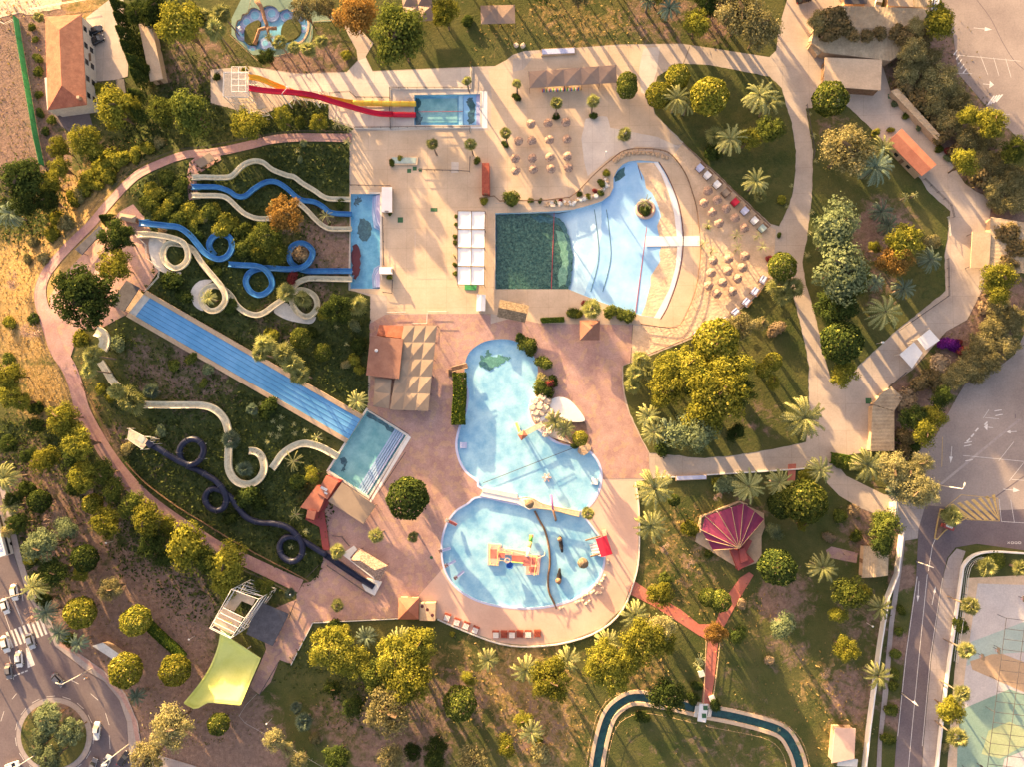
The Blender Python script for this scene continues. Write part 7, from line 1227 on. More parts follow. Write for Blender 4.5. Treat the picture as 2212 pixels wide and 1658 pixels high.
def trunkmesh(name, limbs=5, flare=1.3, bend=.3):     # unit height, radius about 1 (scaled apart)
    b = MB(); bx, by = random.uniform(-bend, bend), random.uniform(-bend, bend); b.tube([(0, 0, -.05), (bx * .4, by * .4, .3), (bx, by, .62), (bx * 1.2, by * 1.2, 1)], [flare, 1, .8, .45], 7)
    for i in range(limbs):
        a = 2 * math.pi * i / limbs + random.random(); z = random.uniform(.45, .7); r = random.uniform(5, 8); b.tube([(bx * .8, by * .8, z), (bx + math.cos(a) * r * .45, by + math.sin(a) * r * .45, z + .16), (bx + math.cos(a) * r, by + math.sin(a) * r, z + .34)], [.5, .35, .15], 5)
    me = bpy.data.meshes.new(name); me.from_pydata(b.v, [], b.f); return me
TM = [trunkmesh('trunk', 5), trunkmesh('trunk', 6), trunkmesh('trunk', 4)]; TP = [trunkmesh('palm_trunk', 0, 1.25, .5), trunkmesh('palm_trunk', 0, 1.4, .9)]
def baremesh():
    b = MB()
    def br(p, d, L, r, dep):
        q = p + d * L; b.tube([p, (p + q) / 2 + Vector([random.uniform(-.04, .04) for _ in range(3)]), q], [r, r * .8, r * .6], 4)
        if dep:
            for _ in range(random.choice((3, 3, 4))): nd_ = (d + Vector([random.uniform(-.9, .9), random.uniform(-.9, .9), random.uniform(-.25, .5)])).normalized(); br(q, nd_, L * random.uniform(.62, .85), r * .6, dep - 1)
    for _ in range(6): br(Vector((0, 0, -.7)), Vector([random.uniform(-1, 1), random.uniform(-1, 1), .8]).normalized(), .38, .035, 4)
    me = bpy.data.meshes.new('branches'); me.from_pydata(b.v, [], b.f); return me
CM = {'broad': [crown('crown', (34, .15, .3, .85), 7000, .066, rough=.22, spread=.55) for _ in range(3)], 'clump': [crown('crown', (16, .24, .42, .72), 5600, .075, rough=.14) for _ in range(3)],
      'feather': [crown('crown', (36, .12, .24, .88), 6000, .06, spread=.5, rough=.3, squash=.7) for _ in range(2)], 'round': [crown('crown', (44, .16, .27, .8), 9000, .06, rough=.1, spread=.4, fill=.3)], 'ball': [ball('crown', 3600, .09) for _ in range(2)],
      'shrub': [crown('foliage', (8, .32, .5, .6), 1500, .16, squash=.75) for _ in range(3)], 'date': [palmcrown('fronds', 44, 14, 1.35, .05, .13, thick=1.8) for _ in range(3)], 'young': [palmcrown('fronds', 12, 9, 1.2, .035, .14, thick=1.5)],
      'fan': [fancrown('fronds', 30) for _ in range(3)], 'cone': [cone('crown', 2600, .12)], 'yucca': [palmcrown('leaves', 16, 5, .6, .09, .09, 1.2, 3)], 'bare': [baremesh(), baremesh()]}
# kind: (name, category, description, crown key, leaf material, trunk?, height factor, squash z)
KD = {
 'rd': ('leafy_tree', 'tree', 'dense dark rounded tree', 'round', 'leaf_dark', 1, 1.1, .85),
 'tt': ('tall_tree', 'tree', 'tall tree outside frame', 'broad', 'leaf_green', 1, 3.4, 1.3),  # trees added out of view to throw long shadow streaks into the scene
 'gb': ('leafy_tree', 'tree', 'green leafy tree', 'broad', 'leaf_green', 1, 1.25, .85), 'yb': ('leafy_tree', 'tree', 'yellow-green leafy tree', 'broad', 'leaf_yellow', 1, 1.25, .85), 'db': ('leafy_tree', 'tree', 'dark green tree', 'broad', 'leaf_dark', 1, 1.2, .85),
 'yc': ('leafy_tree', 'tree', 'bright yellow-green clumpy tree', 'clump', 'leaf_yellow', 1, 1.2, .8), 'dc': ('leafy_tree', 'tree', 'dark clumpy tree', 'clump', 'leaf_dark', 1, 1.1, .8), 'gc': ('leafy_tree', 'tree', 'green clumpy tree', 'clump', 'leaf_green', 1, 1.2, .8),
 'of': ('feathery_tree', 'tree', 'pale golden feathery tree', 'feather', 'leaf_olive', 1, 1.2, .8), 'pf': ('feathery_tree', 'tree', 'pale yellow feathery tree', 'feather', 'leaf_pale', 1, 1.2, .8), 'rf': ('feathery_tree', 'tree', 'rust coloured tree', 'broad', 'leaf_rust', 1, 1.1, .8), 'gy': ('leafy_tree', 'tree', 'grey-green tree', 'clump', 'leaf_grey', 1, 1.2, .8),
 'dr': ('round_tree', 'tree', 'dark round clipped tree', 'ball', 'leaf_dark', 1, 1.1, .9), 'gr': ('round_tree', 'tree', 'round green clipped tree', 'ball', 'leaf_green', 1, 1.1, .9), 'yr': ('round_tree', 'tree', 'round yellow-green clipped tree', 'ball', 'leaf_yellow', 1, 1.0, .9),
 'dp': ('date_palm', 'palm', 'date palm', 'date', 'frond', 2, 1.15, .7), 'dg': ('date_palm', 'palm', 'shaded grey-green palm', 'date', 'frond_grey', 2, .9, .7), 'fp': ('fan_palm', 'palm', 'fan palm', 'fan', 'frond_fan', 2, 3.0, .9), 'fq': ('fan_palm', 'palm', 'low fan palm', 'fan', 'frond_fan', 2, 1.3, .9), 'fg': ('fan_palm', 'palm', 'grey-green fan palm', 'fan', 'frond_grey', 2, 1.4, .9), 'yp': ('young_palm', 'palm', 'slender young palm', 'young', 'frond_fan', 2, 1.6, .8),
 'cy': ('cypress', 'cypress', 'dark cypress', 'cone', 'leaf_dark', 0, .95, 1), 'gs': ('shrub', 'shrub', 'green shrub', 'shrub', 'leaf_green', 0, .6, .7), 'ys': ('shrub', 'shrub', 'yellow-green shrub', 'shrub', 'leaf_yellow', 0, .6, .7), 'ds': ('shrub', 'shrub', 'dark shrub', 'shrub', 'leaf_dark', 0, .6, .7), 'os': ('shrub', 'shrub', 'dry olive shrub', 'shrub', 'leaf_olive', 0, .6, .7), 'ws': ('shrub', 'shrub', 'pale dry shrub', 'shrub', 'leaf_dry', 0, .6, .7), 'ps': ('bougainvillea', 'shrub', 'purple flowering bougainvillea', 'shrub', 'leaf_purple', 0, .7, .7), 'rs': ('bougainvillea', 'shrub', 'red flowering bougainvillea', 'shrub', 'leaf_red', 0, .7, .7), 'as': ('shrub', 'shrub', 'grey-green shrub', 'shrub', 'leaf_grey', 0, .6, .7),
 'cs': ('creeper', 'shrub', 'brownish creeper mound', 'shrub', 'leaf_creeper', 0, 1.0, .8), 'cc': ('creeper', 'shrub', 'green and gold creeper mound', 'broad', 'leaf_olive', 0, 1.0, .8), 'yu': ('yucca', 'plant', 'small spiky plant', 'yucca', 'frond_fan', 0, .3, .7), 'bt': ('bare_tree', 'tree', 'leafless bare tree', 'bare', 'bark_pale', 0, .9, .7)}
mat('bark_pale', (.38,.26,.2), (.55,.38,.3), sc=6)
DATA = """
yb 392 52 46;gc 352 60 20;fp 440 40 26;fp 466 66 26;fp 480 30 22;cy 262 20 20;cy 268 48 18;cy 274 78 18;cy 284 108 18;cy 296 138 18;cy 304 168 18;cy 312 150 16;db 300 30 28;db 335 22 32;gs 70 57 10;gs 75 85 8;gs 83 126 13;gs 83 157 13;gs 85 205 10;ds 86 243 11;gs 110 258 12;ds 100 282 10;fq 85 38 13
ys 212 192 15;ys 235 205 15;yc 245 236 40;cy 296 208 16;cy 300 248 16;gc 351 243 32;gc 412 245 44;yb 537 268 33;yb 183 306 34;ds 215 335 22;yc 126 318 24;yc 128 360 24;yb 280 225 22;dc 50 385 44;yb 106 396 26;ys 238 350 26;ys 195 385 22;os 170 420 18;dg 21 461 30;db 52 432 34;db 105 432 24;bt 20 606 24;bt 65 716 28;yc 20 811 27;gs 15 775 15;yc 24 855 26;yb 48 868 20;bt 130 440 14;ds 70 690 14;os 60 560 12;os 70 520 14;ys 20 700 15
yc 135 902 34;yc 152 930 24;yc 172 958 34;dc 158 990 24;yc 98 995 28;yc 182 1032 30;gc 222 1022 26;gc 246 1060 26;ds 160 1052 18;gc 283 1094 28;yr 200 1090 20;yc 233 1130 32;yc 318 1124 34;yc 364 1138 20;dc 330 1178 30;dc 352 1210 22;yc 404 1182 42;gc 445 1210 28;yc 492 1215 40;yc 485 1262 28;dr 85 1084 24;dr 183 1207 27;yr 173 1325 31;yr 293 1343 28;yr 271 1450 31;yr 378 1450 31;gr 472 1566 22;pf 368 1573 42;of 318 1641 34;bt 118 1127 30;gy 83 1182 36;gy 143 1142 24;db 118 1236 30;yb 175 1240 18;of 238 1275 26;dc 22 960 20;dp 10 1033 32;dc 30 1078 20;dc 38 1132 22;dp 22 1095 24;ys 32 1142 18;dp 73 1270 30;dg 100 1325 27;bt 60 1335 20;dg 128 1369 24;dg 170 1391 22;ds 148 1380 16;db 95 1298 17;dg 296 1505 20;pf 15 1150 14;ds 60 1060 20;dc 75 920 20;dc 60 985 18;ds 75 880 18;ys 66 1210 14
rd 251 512 36;yb 248 574 32;cy 236 476 15;rd 185 641 60;fp 200 768 24;fp 193 800 19;ys 175 736 20;as 253 746 18;gs 413 776 15;gs 378 791 14;ds 495 661 16;dp 451 643 18;gs 356 384 18;ys 330 408 18;gs 326 441 22;gs 376 428 20;gs 395 400 18;gs 385 470 20;ys 340 460 16;ys 342 422 18;ys 362 446 18;ys 404 455 18;ys 428 466 16;ys 474 500 18;ys 500 486 16;ys 545 505 18;ys 452 560 14;ys 385 476 16;ys 414 486 14;ys 548 540 18;os 440 470 14;ys 462 455 16;ys 260 345 22;ys 215 368 24;ys 240 378 18;ys 160 430 20;os 140 480 20;ys 110 505 18;ys 292 333 18;os 92 560 14;ys 185 405 20;ys 320 320 16;os 345 305 14;ys 120 470 16;ys 210 400 16;gs 451 461 20;ys 489 478 22;gs 520 500 20;gs 526 528 24;ws 352 497 10;ds 420 505 16;gs 470 585 12;ds 375 610 22;ds 400 640 18
dp 600 452 22;rf 617 464 36;yp 704 466 18;ds 737 441 12;gb 575 512 30;gb 597 545 26;gs 560 550 20;ws 647 553 19;rs 632 598 15;fq 619 632 22;fq 654 646 22;yc 702 671 18;db 730 668 30;fq 773 661 24;as 767 704 15;gr 649 731 21;gr 697 761 18;ds 677 719 13;ys 587 721 17;fp 572 743 25;fp 562 765 19;fp 612 764 25;fp 632 786 23;fp 648 811 25;ys 767 776 14;ys 776 797 13;os 747 788 12;ds 772 749 20;yu 727 706 8;yu 749 744 8;dp 771 867 24
yu 590 911 8;yu 608 902 8;yu 605 926 10;yu 585 939 9;yu 600 943 10;yu 578 956 8;yu 635 917 7;yu 637 937 9;yu 659 931 8;yp 684 946 15;yu 564 874 8;fg 499 951 21;fg 529 1014 18;fq 276 858 26;fp 251 846 18;fq 291 872 26;fg 328 846 18;ys 238 856 12;ys 215 841 13;yp 634 998 25;yc 674 1027 17;ds 647 1047 20;ds 534 1072 26;yp 639 1114 18;yu 662 1149 10;yu 629 1183 9;fq 729 1192 17;os 278 971 14;ds 500 1120 16;ds 560 1090 18;as 350 930 14;gs 440 830 10;as 450 800 14;fg 545 885 14;ds 580 880 24
gb 862 76 58;yc 962 30 30;rf 772 28 42;of 655 18 30;ds 1013 45 13;fp 604 93 18;fp 637 103 17;fp 667 108 20;fp 694 90 17;ys 746 120 12;db 576 122 20;yb 609 252 22;yb 689 264 20;gs 650 262 14;yp 729 268 16;yp 752 275 12;yu 750 306 14;ds 562 263 14;yu 642 326 9;as 655 308 9;as 648 345 8;of 700 15 24;dp 580 80 10;ys 530 150 9;ds 470 165 10
fp 1008 175 12;fp 934 311 15;fp 1016 312 14;fp 1116 180 12;fp 1202 223 15;fp 1281 218 15;fq 1349 291 17;fp 1092 288 14;gr 1355 177 21;gr 1355 191 21;gs 847 352 8;ys 865 343 7;gs 1029 347 9;ds 1092 312 9;ds 1203 250 9;ds 1281 248 9;ds 1117 210 10;gs 1108 430 19;gs 1147 434 7;gs 1167 433 6;ys 1047 435 9
yc 1507 50 28;of 1600 30 44;of 1640 60 42;of 1575 15 26;dg 1446 18 25;dc 1530 8 30;of 1250 -8 20;yr 1464 165 26;yr 1424 205 26;dp 1462 213 32;dp 1484 226 24;yr 1532 208 38;dp 1640 206 34;dp 1660 222 32;fq 1544 293 22;dp 1577 300 32;yc 1617 298 24;ds 1539 333 19;gc 1665 278 28;dp 1632 392 28;fq 1642 424 15;ys 1690 430 10
gr 1793 213 34;yc 2029 45 32;cc 1771 48 24;cs 1795 38 26;cs 1820 50 24;cs 1790 66 24;cs 1840 74 18;cs 1870 78 15;cs 1900 74 15;cs 1935 70 16;cs 1960 78 22;cc 1978 60 20;cs 1992 90 24;cc 1971 108 26;cc 2001 130 30;cc 1959 158 28;cc 2029 170 34;cs 1950 190 22;cc 2002 190 24;cc 2055 192 24;cs 1985 222 26;cc 2016 225 30;cc 2071 222 24;cs 2015 255 22;cc 2049 263 28;yc 2096 250 22;yc 2142 268 30;cs 2040 290 22;cc 2089 296 26;cc 2129 301 24;cs 2070 325 20;yc 2084 350 28;cc 2121 346 26;gc 2192 321 28;cs 2109 378 26;cc 2159 356 28;cc 2184 390 30;cc 2147 405 26;cc 2197 436 26;cc 2160 440 20;cs 2175 500 26;cs 2200 540 24;cs 2175 570 22
of 1828 325 50;dp 1905 322 28;dg 1890 361 40;yc 1892 286 9;yu 1749 246 7;yu 1757 293 9;yu 1761 348 7;yu 1710 401 7;ys 1925 280 8;as 1934 225 8;gs 1955 250 8;as 1985 275 8;gs 2030 320 10;rs 2048 325 7;as 2048 342 9;gy 1806 488 48;gy 1790 520 30;gy 1818 580 56;gb 1840 600 34;dc 1808 661 38;dr 1818 739 40;dp 1911 674 38;yb 1951 524 34;rf 1935 560 34;yc 1891 534 14;dg 1903 458 25;dg 1919 488 24;dg 2009 561 26;dg 1951 624 24;dg 1890 610 20;yp 1956 426 12;yp 1976 421 9;yc 1823 809 26;gr 1690 576 28;fq 1682 618 26;fq 1712 622 24;fq 1690 636 24;os 2016 526 18;yc 2157 596 30;yc 2150 630 26;yu 1753 458 9;yu 1748 503 9;yu 1743 551 10;yu 1699 446 7;ws 1678 709 20;yr 1670 781 18;yr 1650 800 16;yc 1670 826 15
cc 2159 666 24;ws 2122 666 14;cc 2184 691 28;cc 2147 706 26;cc 2122 741 26;ps 2046 741 17;ps 2060 750 14;rs 2070 738 8;rs 2084 758 14;cc 2100 770 24;cc 2172 744 26;cc 2134 779 26;cc 2084 795 24;ws 2034 786 24;cc 2109 807 22;cc 2059 817 24;cs 2010 820 20;cs 1985 830 20;cs 2030 840 18;ws 1949 862 26;ws 1965 885 16;dc 2034 862 24;dc 1971 901 26;yc 2021 901 22;yc 1996 934 27;ds 1976 964 12;cs 1954 944 18;cs 1950 975 14
dp 1738 904 46;gs 1808 996 14;gs 1825 998 14;gs 1842 1001 13;dp 1873 1006 34;dp 1771 1016 28;yc 1743 1031 18;dp 1683 1044 28;pf 1925 1015 32;pf 1960 1030 28;pf 1991 1001 24;pf 1975 1062 32;pf 2000 1060 26;dg 1936 1064 20;dr 1690 1090 26;gr 1738 1084 38;yc 1733 1137 11;gs 1816 1119 14;ws 1843 1107 14;gc 1912 1140 30;dc 1905 1172 26;gs 1846 1159 13;ws 1789 1162 13;gy 1673 1149 16;dr 1680 1227 36;dp 1776 1227 32;fq 2056 1117 22;gs 2045 1108 12;fq 2130 1226 22;fq 2204 1229 18;gs 2150 1215 18
gc 1838 1284 32;yc 1811 1330 17;yc 1868 1278 14;dp 1900 1314 26;yb 1826 1404 25;bt 1785 1456 14;dp 1896 1461 28;gy 1691 1352 25;ws 1663 1430 10;gs 1946 1319 11;gs 1940 1367 9;gs 1935 1417 12;gs 1934 1459 11;gs 1931 1485 11;gs 1923 1533 14;gs 1916 1598 14;fp 2095 1310 20;gs 2075 1349 17;fp 2086 1406 19;fp 2077 1500 19;yc 2053 1537 26;fp 2066 1594 22;os 2040 1615 10
gs 1170 832 16;rs 1188 830 12;ds 1180 850 18;ys 1165 845 10;gs 1140 742 18;ds 1122 730 12;gs 1150 755 14;gs 1176 784 17;os 1172 823 14;ds 1196 822 14;dp 1198 912 23;dp 1222 928 21;yr 1253 948 15;ds 1240 965 8;gs 1172 692 5;gs 1236 674 13;ys 1250 680 10;fq 1279 668 22;gs 1322 674 16;gs 1340 679 14;gs 1360 684 16;rs 1262 655 6;yp 1394 438 18;ds 1394 452 12;of 1599 706 30;of 1644 699 14;yr 1547 739 42;yb 1484 790 38;gb 1510 820 36;yb 1575 797 42;fq 1384 777 22;fq 1372 806 22;fq 1400 800 22;fq 1366 835 18;yb 1446 795 34;yb 1440 840 38;yb 1547 856 56;yb 1522 894 44;gy 1497 934 42;gb 1597 850 32;dp 1400 900 26;dp 1412 935 28;dg 1441 931 24;ds 1431 962 20;dc 1589 936 20
dp 1414 1057 40;dp 1406 1137 34;dr 1456 1082 12;ys 1491 1147 18;as 1572 1047 23;ys 1547 1040 10;dp 1617 1052 34;fp 1270 1110 15;gs 1529 1197 9;bt 1491 1222 11;bt 1434 1182 12;gs 1439 1250 13;yc 1424 1287 24;bt 1550 1075 12;gr 1530 1292 18;gr 1556 1300 20;rf 1544 1370 22;dc 1594 1372 20;ws 1604 1305 11;dp 1371 1330 30;dp 1311 1388 28;dp 1226 1428 28;dp 1136 1448 30;pf 1426 1360 30;yb 1390 1385 38;yb 1432 1385 26;yb 1303 1430 36;yb 1320 1462 34;yb 1359 1425 30;yb 1188 1468 42;db 1440 1505 34;ds 1389 1550 15;yu 1512 1425 14;yu 1508 1440 12;ds 1504 1483 12;ds 1499 1513 14;ds 1547 1523 13;yc 1133 1556 18;dp 1148 1583 26;os 1166 1633 22;bt 1436 1197 8;ys 1160 1600 10
yb 717 1402 40;yb 735 1375 22;yb 767 1432 34;dg 792 1377 24;dp 865 1387 30;yb 905 1395 38;yb 855 1420 42;yb 882 1468 46;gb 817 1462 34;of 842 1535 46;dc 717 1490 17;dc 764 1528 24;ds 728 1355 18;gr 993 1521 32;yc 1013 1468 16;dp 1055 1428 24;pf 592 1600 22;pf 622 1621 13;pf 647 1645 17;fg 657 1560 20;of 847 1638 28;db 942 1615 22;db 937 1645 22;yc 1093 1613 22;of 1023 1646 32;db 729 1638 26;ys 978 1372 6;fq 729 1310 15;fg 627 1282 12;gb 569 1270 19;dc 890 1625 18;fg 640 1530 14;os 680 1600 12
gy 108 1553 28;gy 93 1588 20;gy 83 1613 20;gy 150 1585 26;gy 108 1641 26;gr 880 1057 24;dr 880 1078 38;gr 900 1080 22;fp 812 1159 17;fp 892 1162 13;ys 1529 490 5;yp 1529 486 14;yp 1592 508 14;yp 1637 511 11;yp 1519 526 14;yp 1539 541 13;yp 1594 536 14;yp 1647 533 14;yu 1682 1578 5;yu 1697 1570 5;yu 1713 1585 6;yu 1724 1608 6;yu 1733 1632 6;gs 986 468 5;gs 985 484 5;yp 981 552 7;gs 983 510 6;gs 982 525 6;gs 983 572 6;gs 983 590 6;ys 842 600 6;gs 843 461 5;gs 1252 420 7;ys 1270 425 7;gs 1300 396 9;ys 1310 375 9;gs 1298 415 8;rs 1285 412 6;gs 1202 438 6;rs 1210 432 5;gs 1683 507 6;rs 1663 560 8;gs 1682 548 6;yc 1420 -20 26;gc 1180 -25 30;dg 1400 2 18
tt 560 -70 22;tt 700 -60 22;tt 800 -85 22;tt 905 -75 22;tt 985 -90 30;tt 1030 -60 26;tt 1065 -95 26;tt 1120 -70 28;tt 1165 -110 24;tt 1240 -95 22;tt 1310 -85 30;tt 1345 -60 28;tt 1380 -100 24;tt 1425 -75 30;tt 1490 -90 26;tt 1540 -65 30;tt 1580 -100 30;tt 1630 -75 26;tt 1675 -120 24
tt 1760 -80 34;tt 1800 -110 34;tt 1850 -90 36;tt 1895 -100 34;tt 1940 -85 36;tt 1985 -95 32;tt -75 1220 26;tt -70 1330 22;tt -80 1420 26;tt -60 1500 20;tt 2270 300 24;tt 2275 640 26;tt 2260 820 24"""
HEDGES = [(L2(318,1352, 345,1378, 375,1405, 392,1425), 2.2, 1.7, 'long clipped hedge linking two round trees in the sandy grove'), (L2(992,806, 993,850, 990,892, 990,918), 3.4, 1.8, 'tall thick hedge along the left rim of the lagoon pool'), (L2(1171,692, 1218,690), 1.1, 1.2, 'low clipped hedge on the terrace edge beside the thatched shelter'), (L2(1796,990, 1830,996, 1852,1000), 2.6, 1.2, 'clipped green hedge where the paths meet by the car park')]
LM = [('the tiled roof house',140,130),('the green mesh windbreak',68,210),('the long white shed roof',327,110),('the flower shaped pool',587,60),('the slide lattice tower',512,190),('the orange and crimson slides',700,212),('the splash pool',965,237),('the five peak bar canopy',1238,168),('the wide flat brown canopy',1076,32),('the two peaked brown canopy',905,15),
 ('the corrugated hall',1870,70),('the beige ticket office roof',1842,158),('the red roof cabin',1970,330),('the orange roof shelter',2118,540),('the white twin roof shelter',1986,755),('the corrugated shed',1908,925),('the pump house',1892,1215),('the magenta pavilion',1590,1150),('the yellow hatched road area',2110,1100),('the triangular traffic island',2040,1135),
 ('the painted court cage',2170,1440),('the peach roof store',1825,1610),('the white river footbridge',1521,1545),('the lazy river bend',1320,1540),('the red path junction',1535,1365),('the row of daybeds',1117,1371),('the orange kiosk',882,1316),('the log footbridge',1200,1095),('the rock cascade',1175,890),('the brown lagoon kiosk',1274,713),('the restaurant roof',830,772),
 ('the black tube slide top',323,961),('the black tube middle loop',466,1082),('the black tube lowest loop',629,1185),('the wide cream slide curl',535,1000),('the square teal pool',795,980),('the lane slide top',295,656),('the lane slide middle',530,790),('the third cream loop',658,655),('the second cream loop',463,645),('the first cream loop',380,553),('the right blue slide loop',650,555),('the left blue slide loop',477,533),('the winding slide starts',425,403),('the narrow plunge pool',790,520),
 ('the wave pool island',1394,452),('the upper cabana beds',1590,434),('the lower cabana beds',1600,665),('the white sail canopy',1018,535),('the black and yellow tower',505,1330),('the lime half pipe',490,1450),('the zebra crossing',50,1370),('the roundabout',118,1590),('the bus',-5,1180),('the slatted bus shelter',235,1412),('the upper hill path bend',163,831),('the left hill path curve',90,650),('the grey square roof',578,1348),('the thatched pavilion',797,1222),('the peach terrace tip',1150,1397),('the stone planter',873,348),('the boulder wall',1390,335),('the tan stepped shade',760,1090),('the big path fork',1765,985),('the right hand path bend',2060,500),('the top right path junction',1700,190),('the round pool steps',1285,1042),('the cream raft slide start',215,730)]
BD = {}
DIRS = ['right of', 'below and right of', 'below', 'below and left of', 'left of', 'above and left of', 'above', 'above and right of']
items = []
for ent in DATA.replace('\n', ';').split(';'):
    if ent.strip(): k, x, y, r = ent.split(); x, y, r = float(x), float(y), float(r); items.append([k, x, y, r])
lab = {}
for it in items:
    k, x, y, r = it; nm, lx, ly = min(LM, key=lambda l: math.hypot(l[1] - x, l[2] - y)); dist = math.hypot(lx - x, ly - y); a = math.degrees(math.atan2(y - ly, x - lx)) % 360; key = (KD[k][2], DIRS[int((a + 22.5) // 45) % 8] + ' ' + nm); it += [key, dist]; lab.setdefault(key, []).append(it)
for key, lst in lab.items():
    lst.sort(key=lambda i: i[5])
    for n, it in enumerate(lst):
        if len(lst) == 1: s_ = '%s %s' % key
        else: s_ = ('%s %s, nearest' % key) if n == 0 else ('%s %s, farthest' % key if n == len(lst) - 1 else '%s %s, %s nearest' % (*key, ORD[n]))
        it.append(s_)
GRP = {'tree': 'trees in the park', 'palm': 'palms in the park', 'shrub': 'shrubs in the park', 'plant': 'small spiky plants', 'cypress': 'cypresses in the park'}
cnt = 0
for k, x, y, r, key, dist, label in items:
    nm, cat, desc, ck, lm, tk, hf, sq = KD[k]; cnt += 1; R = r * MV
    if k == 'fp': hc = min(9.5, max(5.2, R * 4.2))
    elif k == 'fq' or k == 'fg': hc = R * 1.5 + .6
    elif k == 'dp': hc = min(8.5, R * 1.7 + 1.2)
    elif k == 'yp': hc = 2.6 if r < 16 else 3.2
    elif k == 'tt': hc = 8.0 + (cnt % 3)
    elif tk: hc = R * hf * 1.2 + 2.4
    elif k == 'cy': hc = R * 1.7
    elif k == 'yu': hc = .35
    elif k == 'bt': hc = R * .9 + .6
    else: hc = R * hf * .7
    base = 0.0
    if k in ('cs', 'cc') and 1750 < x < 1990 and y < 112: base = 3.6
    w = PT(x, y, hc + base); g = T1(w.x, w.y) + base; t = thing(nm, label, cat, (w.x, w.y, g), GRP[cat]); me0 = CM[ck][cnt % len(CM[ck])]; key2 = (id(me0), lm)
    if key2 not in BD:
        m2 = me0.copy() if me0.materials else me0
        if me0.materials: m2.materials.clear()
        m2.materials.append(MAT[lm]); BD[key2] = m2
    o = bpy.data.objects.new('branches' if ck == 'bare' else ('fronds' if ck in ('date', 'fan', 'young') else ('leaves' if ck == 'yucca' else ('foliage' if cat == 'shrub' else 'crown'))), BD[key2]); COL.objects.link(o); o.parent = t; o.location = (0, 0, hc); o.rotation_euler = (0, 0, random.random() * 6.28)
    s_ = R * random.uniform(1.02, 1.12); o.scale = (s_, s_ * random.uniform(.92, 1.08), s_ * sq * (1.0 if k not in ('cy',) else .8)) if tk != 2 else (s_ * 1.2, s_ * 1.2, s_ * 1.05)
    if tk:
        tm = (TP if tk == 2 else TM)[cnt % 2]; km = 'palm_bark' if tk == 2 else 'bark'
        if not tm.materials: tm.materials.append(MAT[km])
        o = bpy.data.objects.new('trunk', tm); COL.objects.link(o); o.parent = t; tr = (.2 if k in ('fp', 'yp') else (.32 if tk == 2 else max(.14, R * .055))); o.scale = (tr, tr, hc + (0 if tk == 2 else R * .2)); o.rotation_euler = (0, 0, random.random() * 6.28)
for i_ in range(0):
    pass
for pts, wd, hh, lb in HEDGES:
    path = [PT(x, y, hh * .8) for x, y in smooth(pts, 6)]; n = 5200; i = rng.integers(0, len(path) - 1, n); f = rng.random(n); A_ = np.array([tuple(p) for p in path]); C = A_[i] * (1 - f)[:, None] + A_[i + 1] * f[:, None]; a = rng.random(n) * math.pi; sd = A_[i + 1] - A_[i]; sd = np.stack([sd[:, 1], -sd[:, 0], sd[:, 0] * 0], 1); sd /= np.linalg.norm(sd, axis=1)[:, None]
    gz = np.array([T1(c_[0], c_[1]) for c_ in A_])[i]; q = np.clip(np.cos(a) * 1.25, -1, 1); zz_ = np.minimum(np.sin(a) * 1.6, 1) * hh * rng.uniform(.85, 1.05, n); C = np.stack([C[:, 0] + sd[:, 0] * q * wd / 2, C[:, 1] + sd[:, 1] * q * wd / 2, gz + zz_], 1); N_ = sd * np.cos(a)[:, None] + np.array([0, 0, 1]) * np.sin(a)[:, None] + rng.normal(size=(n, 3)) * .4; N_ /= np.linalg.norm(N_, axis=1)[:, None]
    og = C.mean(0); og[2] = 0; me_ = leafmesh('hedge', C - og, N_, rng.uniform(.2, .42, n)); me_.materials.append(MAT['hedge_leaf']); o = bpy.data.objects.new('hedge', me_); COL.objects.link(o); o.location = og; tag(o, lb, 'hedge')
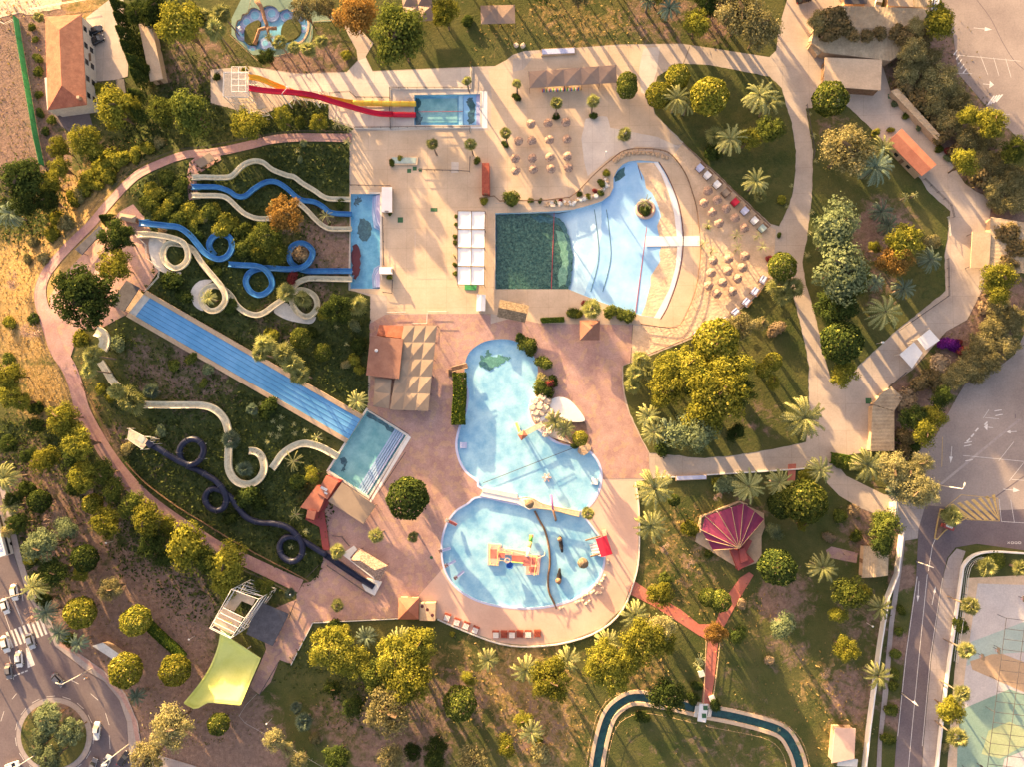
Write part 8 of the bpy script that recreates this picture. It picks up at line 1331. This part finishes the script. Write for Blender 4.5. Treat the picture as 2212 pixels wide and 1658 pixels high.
# grass tufts and ivy: nobody could count them
def tufts(name, label, n, kinds, m, smin, smax, hgt):
    c0, c1 = P(0, 0), P(2212, 1658); X = rng.uniform(c0.x, c1.x, n * 9); Y = rng.uniform(c1.y, c0.y, n * 9); Z = terr(X, Y); px, py = proj(X, Y, Z); F_ = fields(px, py); wt = sum(F_[k] * c for k, c in kinds.items()); ok = (rng.random(n * 9) < wt) & ~inpoly(px, py, PLZ) & ~((px > 1985) & (py > 800)) & ~inpoly(px, py, L2(320,512, 366,514, 395,590, 340,590)) & ~inpoly(px, py, L2(410,600, 470,600, 470,675, 410,675)) & ~inpoly(px, py, L2(590,650, 690,680, 685,702, 600,695))
    hp_ = L2(760,285, 640,283, 590,287, 520,300, 440,317, 398,320, 346,336, 292,362, 260,390, 214,436, 183,475, 150,506, 110,547, 80,587, 68,630, 73,678, 87,722, 103,768, 128,808, 140,850, 215,1000, 330,1120, 470,1205, 640,1290, 655,1255, 500,1180, 400,1115, 300,1045, 250,960, 190,860, 150,780, 200,720, 330,600, 330,500, 290,430, 270,425, 290,402, 312,386, 360,364, 404,348, 440,346, 480,340, 590,314, 760,310)
    for h in HOLES: ok &= ~inpoly(X, Y, offs(h, 1.2))
    ok &= ~inpoly(px, py, hp_) & ~inpoly(px, py, L2(290,622, 795,890, 750,970, 262,690)) & ~((px < 300) & (py > 1040) & inpoly(px, py, L2(-20,1040, 15,1060, 50,1200, 110,1345, 225,1440, 300,1560, 330,1640, 330,1700, -20,1700)))
    ok &= ~((px > 1925) & (py > 1080)) & ~inpoly(px, py, L2(90,0, 280,-20, 290,180, 195,290, 90,250)) & ~inpoly(px, py, L2(540,1280, 640,1290, 680,1345, 560,1510, 520,1490))
    X, Y, Z = X[ok][:n], Y[ok][:n], Z[ok][:n]; k = len(X); N_ = rng.normal(size=(k, 3)) * .6 + np.array([0, 0, .9]); N_ /= np.linalg.norm(N_, axis=1)[:, None]; me_ = leafmesh(name, np.stack([X, Y, Z + rng.uniform(.02, hgt, k)], 1), N_, rng.uniform(smin, smax, k), 2.2); me_.materials.append(MAT[m]); o = bpy.data.objects.new(name, me_); COL.objects.link(o); tag(o, label, 'ground cover', kind='stuff')
leafmat('ivy', (.03,.05,.018), (.10,.13,.04), (.26,.28,.09)); leafmat('dry_grass', (.30,.2,.08), (.5,.36,.15), (.62,.5,.24)); leafmat('weeds', (.12,.10,.04), (.28,.22,.10), (.4,.3,.16))
tufts('ivy_cover', 'dark green ground cover on the slide hill', 30000, dict(lush=.8), 'ivy', .2, .6, .5); tufts('dry_grass', 'dry straw coloured grass on the western slope', 12000, dict(dry=.7), 'dry_grass', .15, .45, .3); tufts('weeds', 'dry weeds and litter on the bare soil', 12000, dict(dirt=.4), 'weeds', .12, .35, .2)
print('plants', cnt)
# ---------------------------------------------------------------- camera, sun, sky
cam = bpy.data.cameras.new('camera'); co = bpy.data.objects.new('camera', cam); COL.objects.link(co); scn.camera = co
cam.sensor_width = 36; cam.lens = 36 * FV / 2212; cam.clip_start = 1; cam.clip_end = 8000
co.matrix_world = Matrix.Translation((0, 0, H)) @ RM.to_4x4()
EL_ = math.radians(9.5); AZ = math.atan2(-.53, .85)
sd = Vector((math.sin(AZ) * math.cos(EL_), math.cos(AZ) * math.cos(EL_), math.sin(EL_)))
s = bpy.data.lights.new('sun', 'SUN'); so = bpy.data.objects.new('sun', s); COL.objects.link(so); s.energy = 5.0; s.angle = math.radians(.5); s.color = (1, .79, .40); so.rotation_euler = sd.to_track_quat('Z', 'Y').to_euler(); so.location = (0, 0, 60)
w = bpy.data.worlds.new('World'); scn.world = w; w.use_nodes = True; nt = w.node_tree; bg = nt.nodes['Background']
sk = nt.nodes.new('ShaderNodeTexSky'); sk.sky_type = 'NISHITA'; sk.sun_disc = False; sk.sun_elevation = EL_; sk.sun_rotation = AZ; sk.air_density = 1; sk.dust_density = 4; sk.ozone_density = .5
nt.links.new(sk.outputs[0], bg.inputs[0]); bg.inputs[1].default_value = .15
vs = scn.view_settings; vs.view_transform = 'Standard'; vs.look = 'None'; vs.gamma = 1; vs.use_curve_mapping = False; vs.exposure = 1.92
vs.use_white_balance = True; vs.white_balance_temperature = 7700; vs.white_balance_tint = 28
scn.cycles.max_bounces = 5; scn.cycles.diffuse_bounces = 3; scn.cycles.transparent_max_bounces = 12
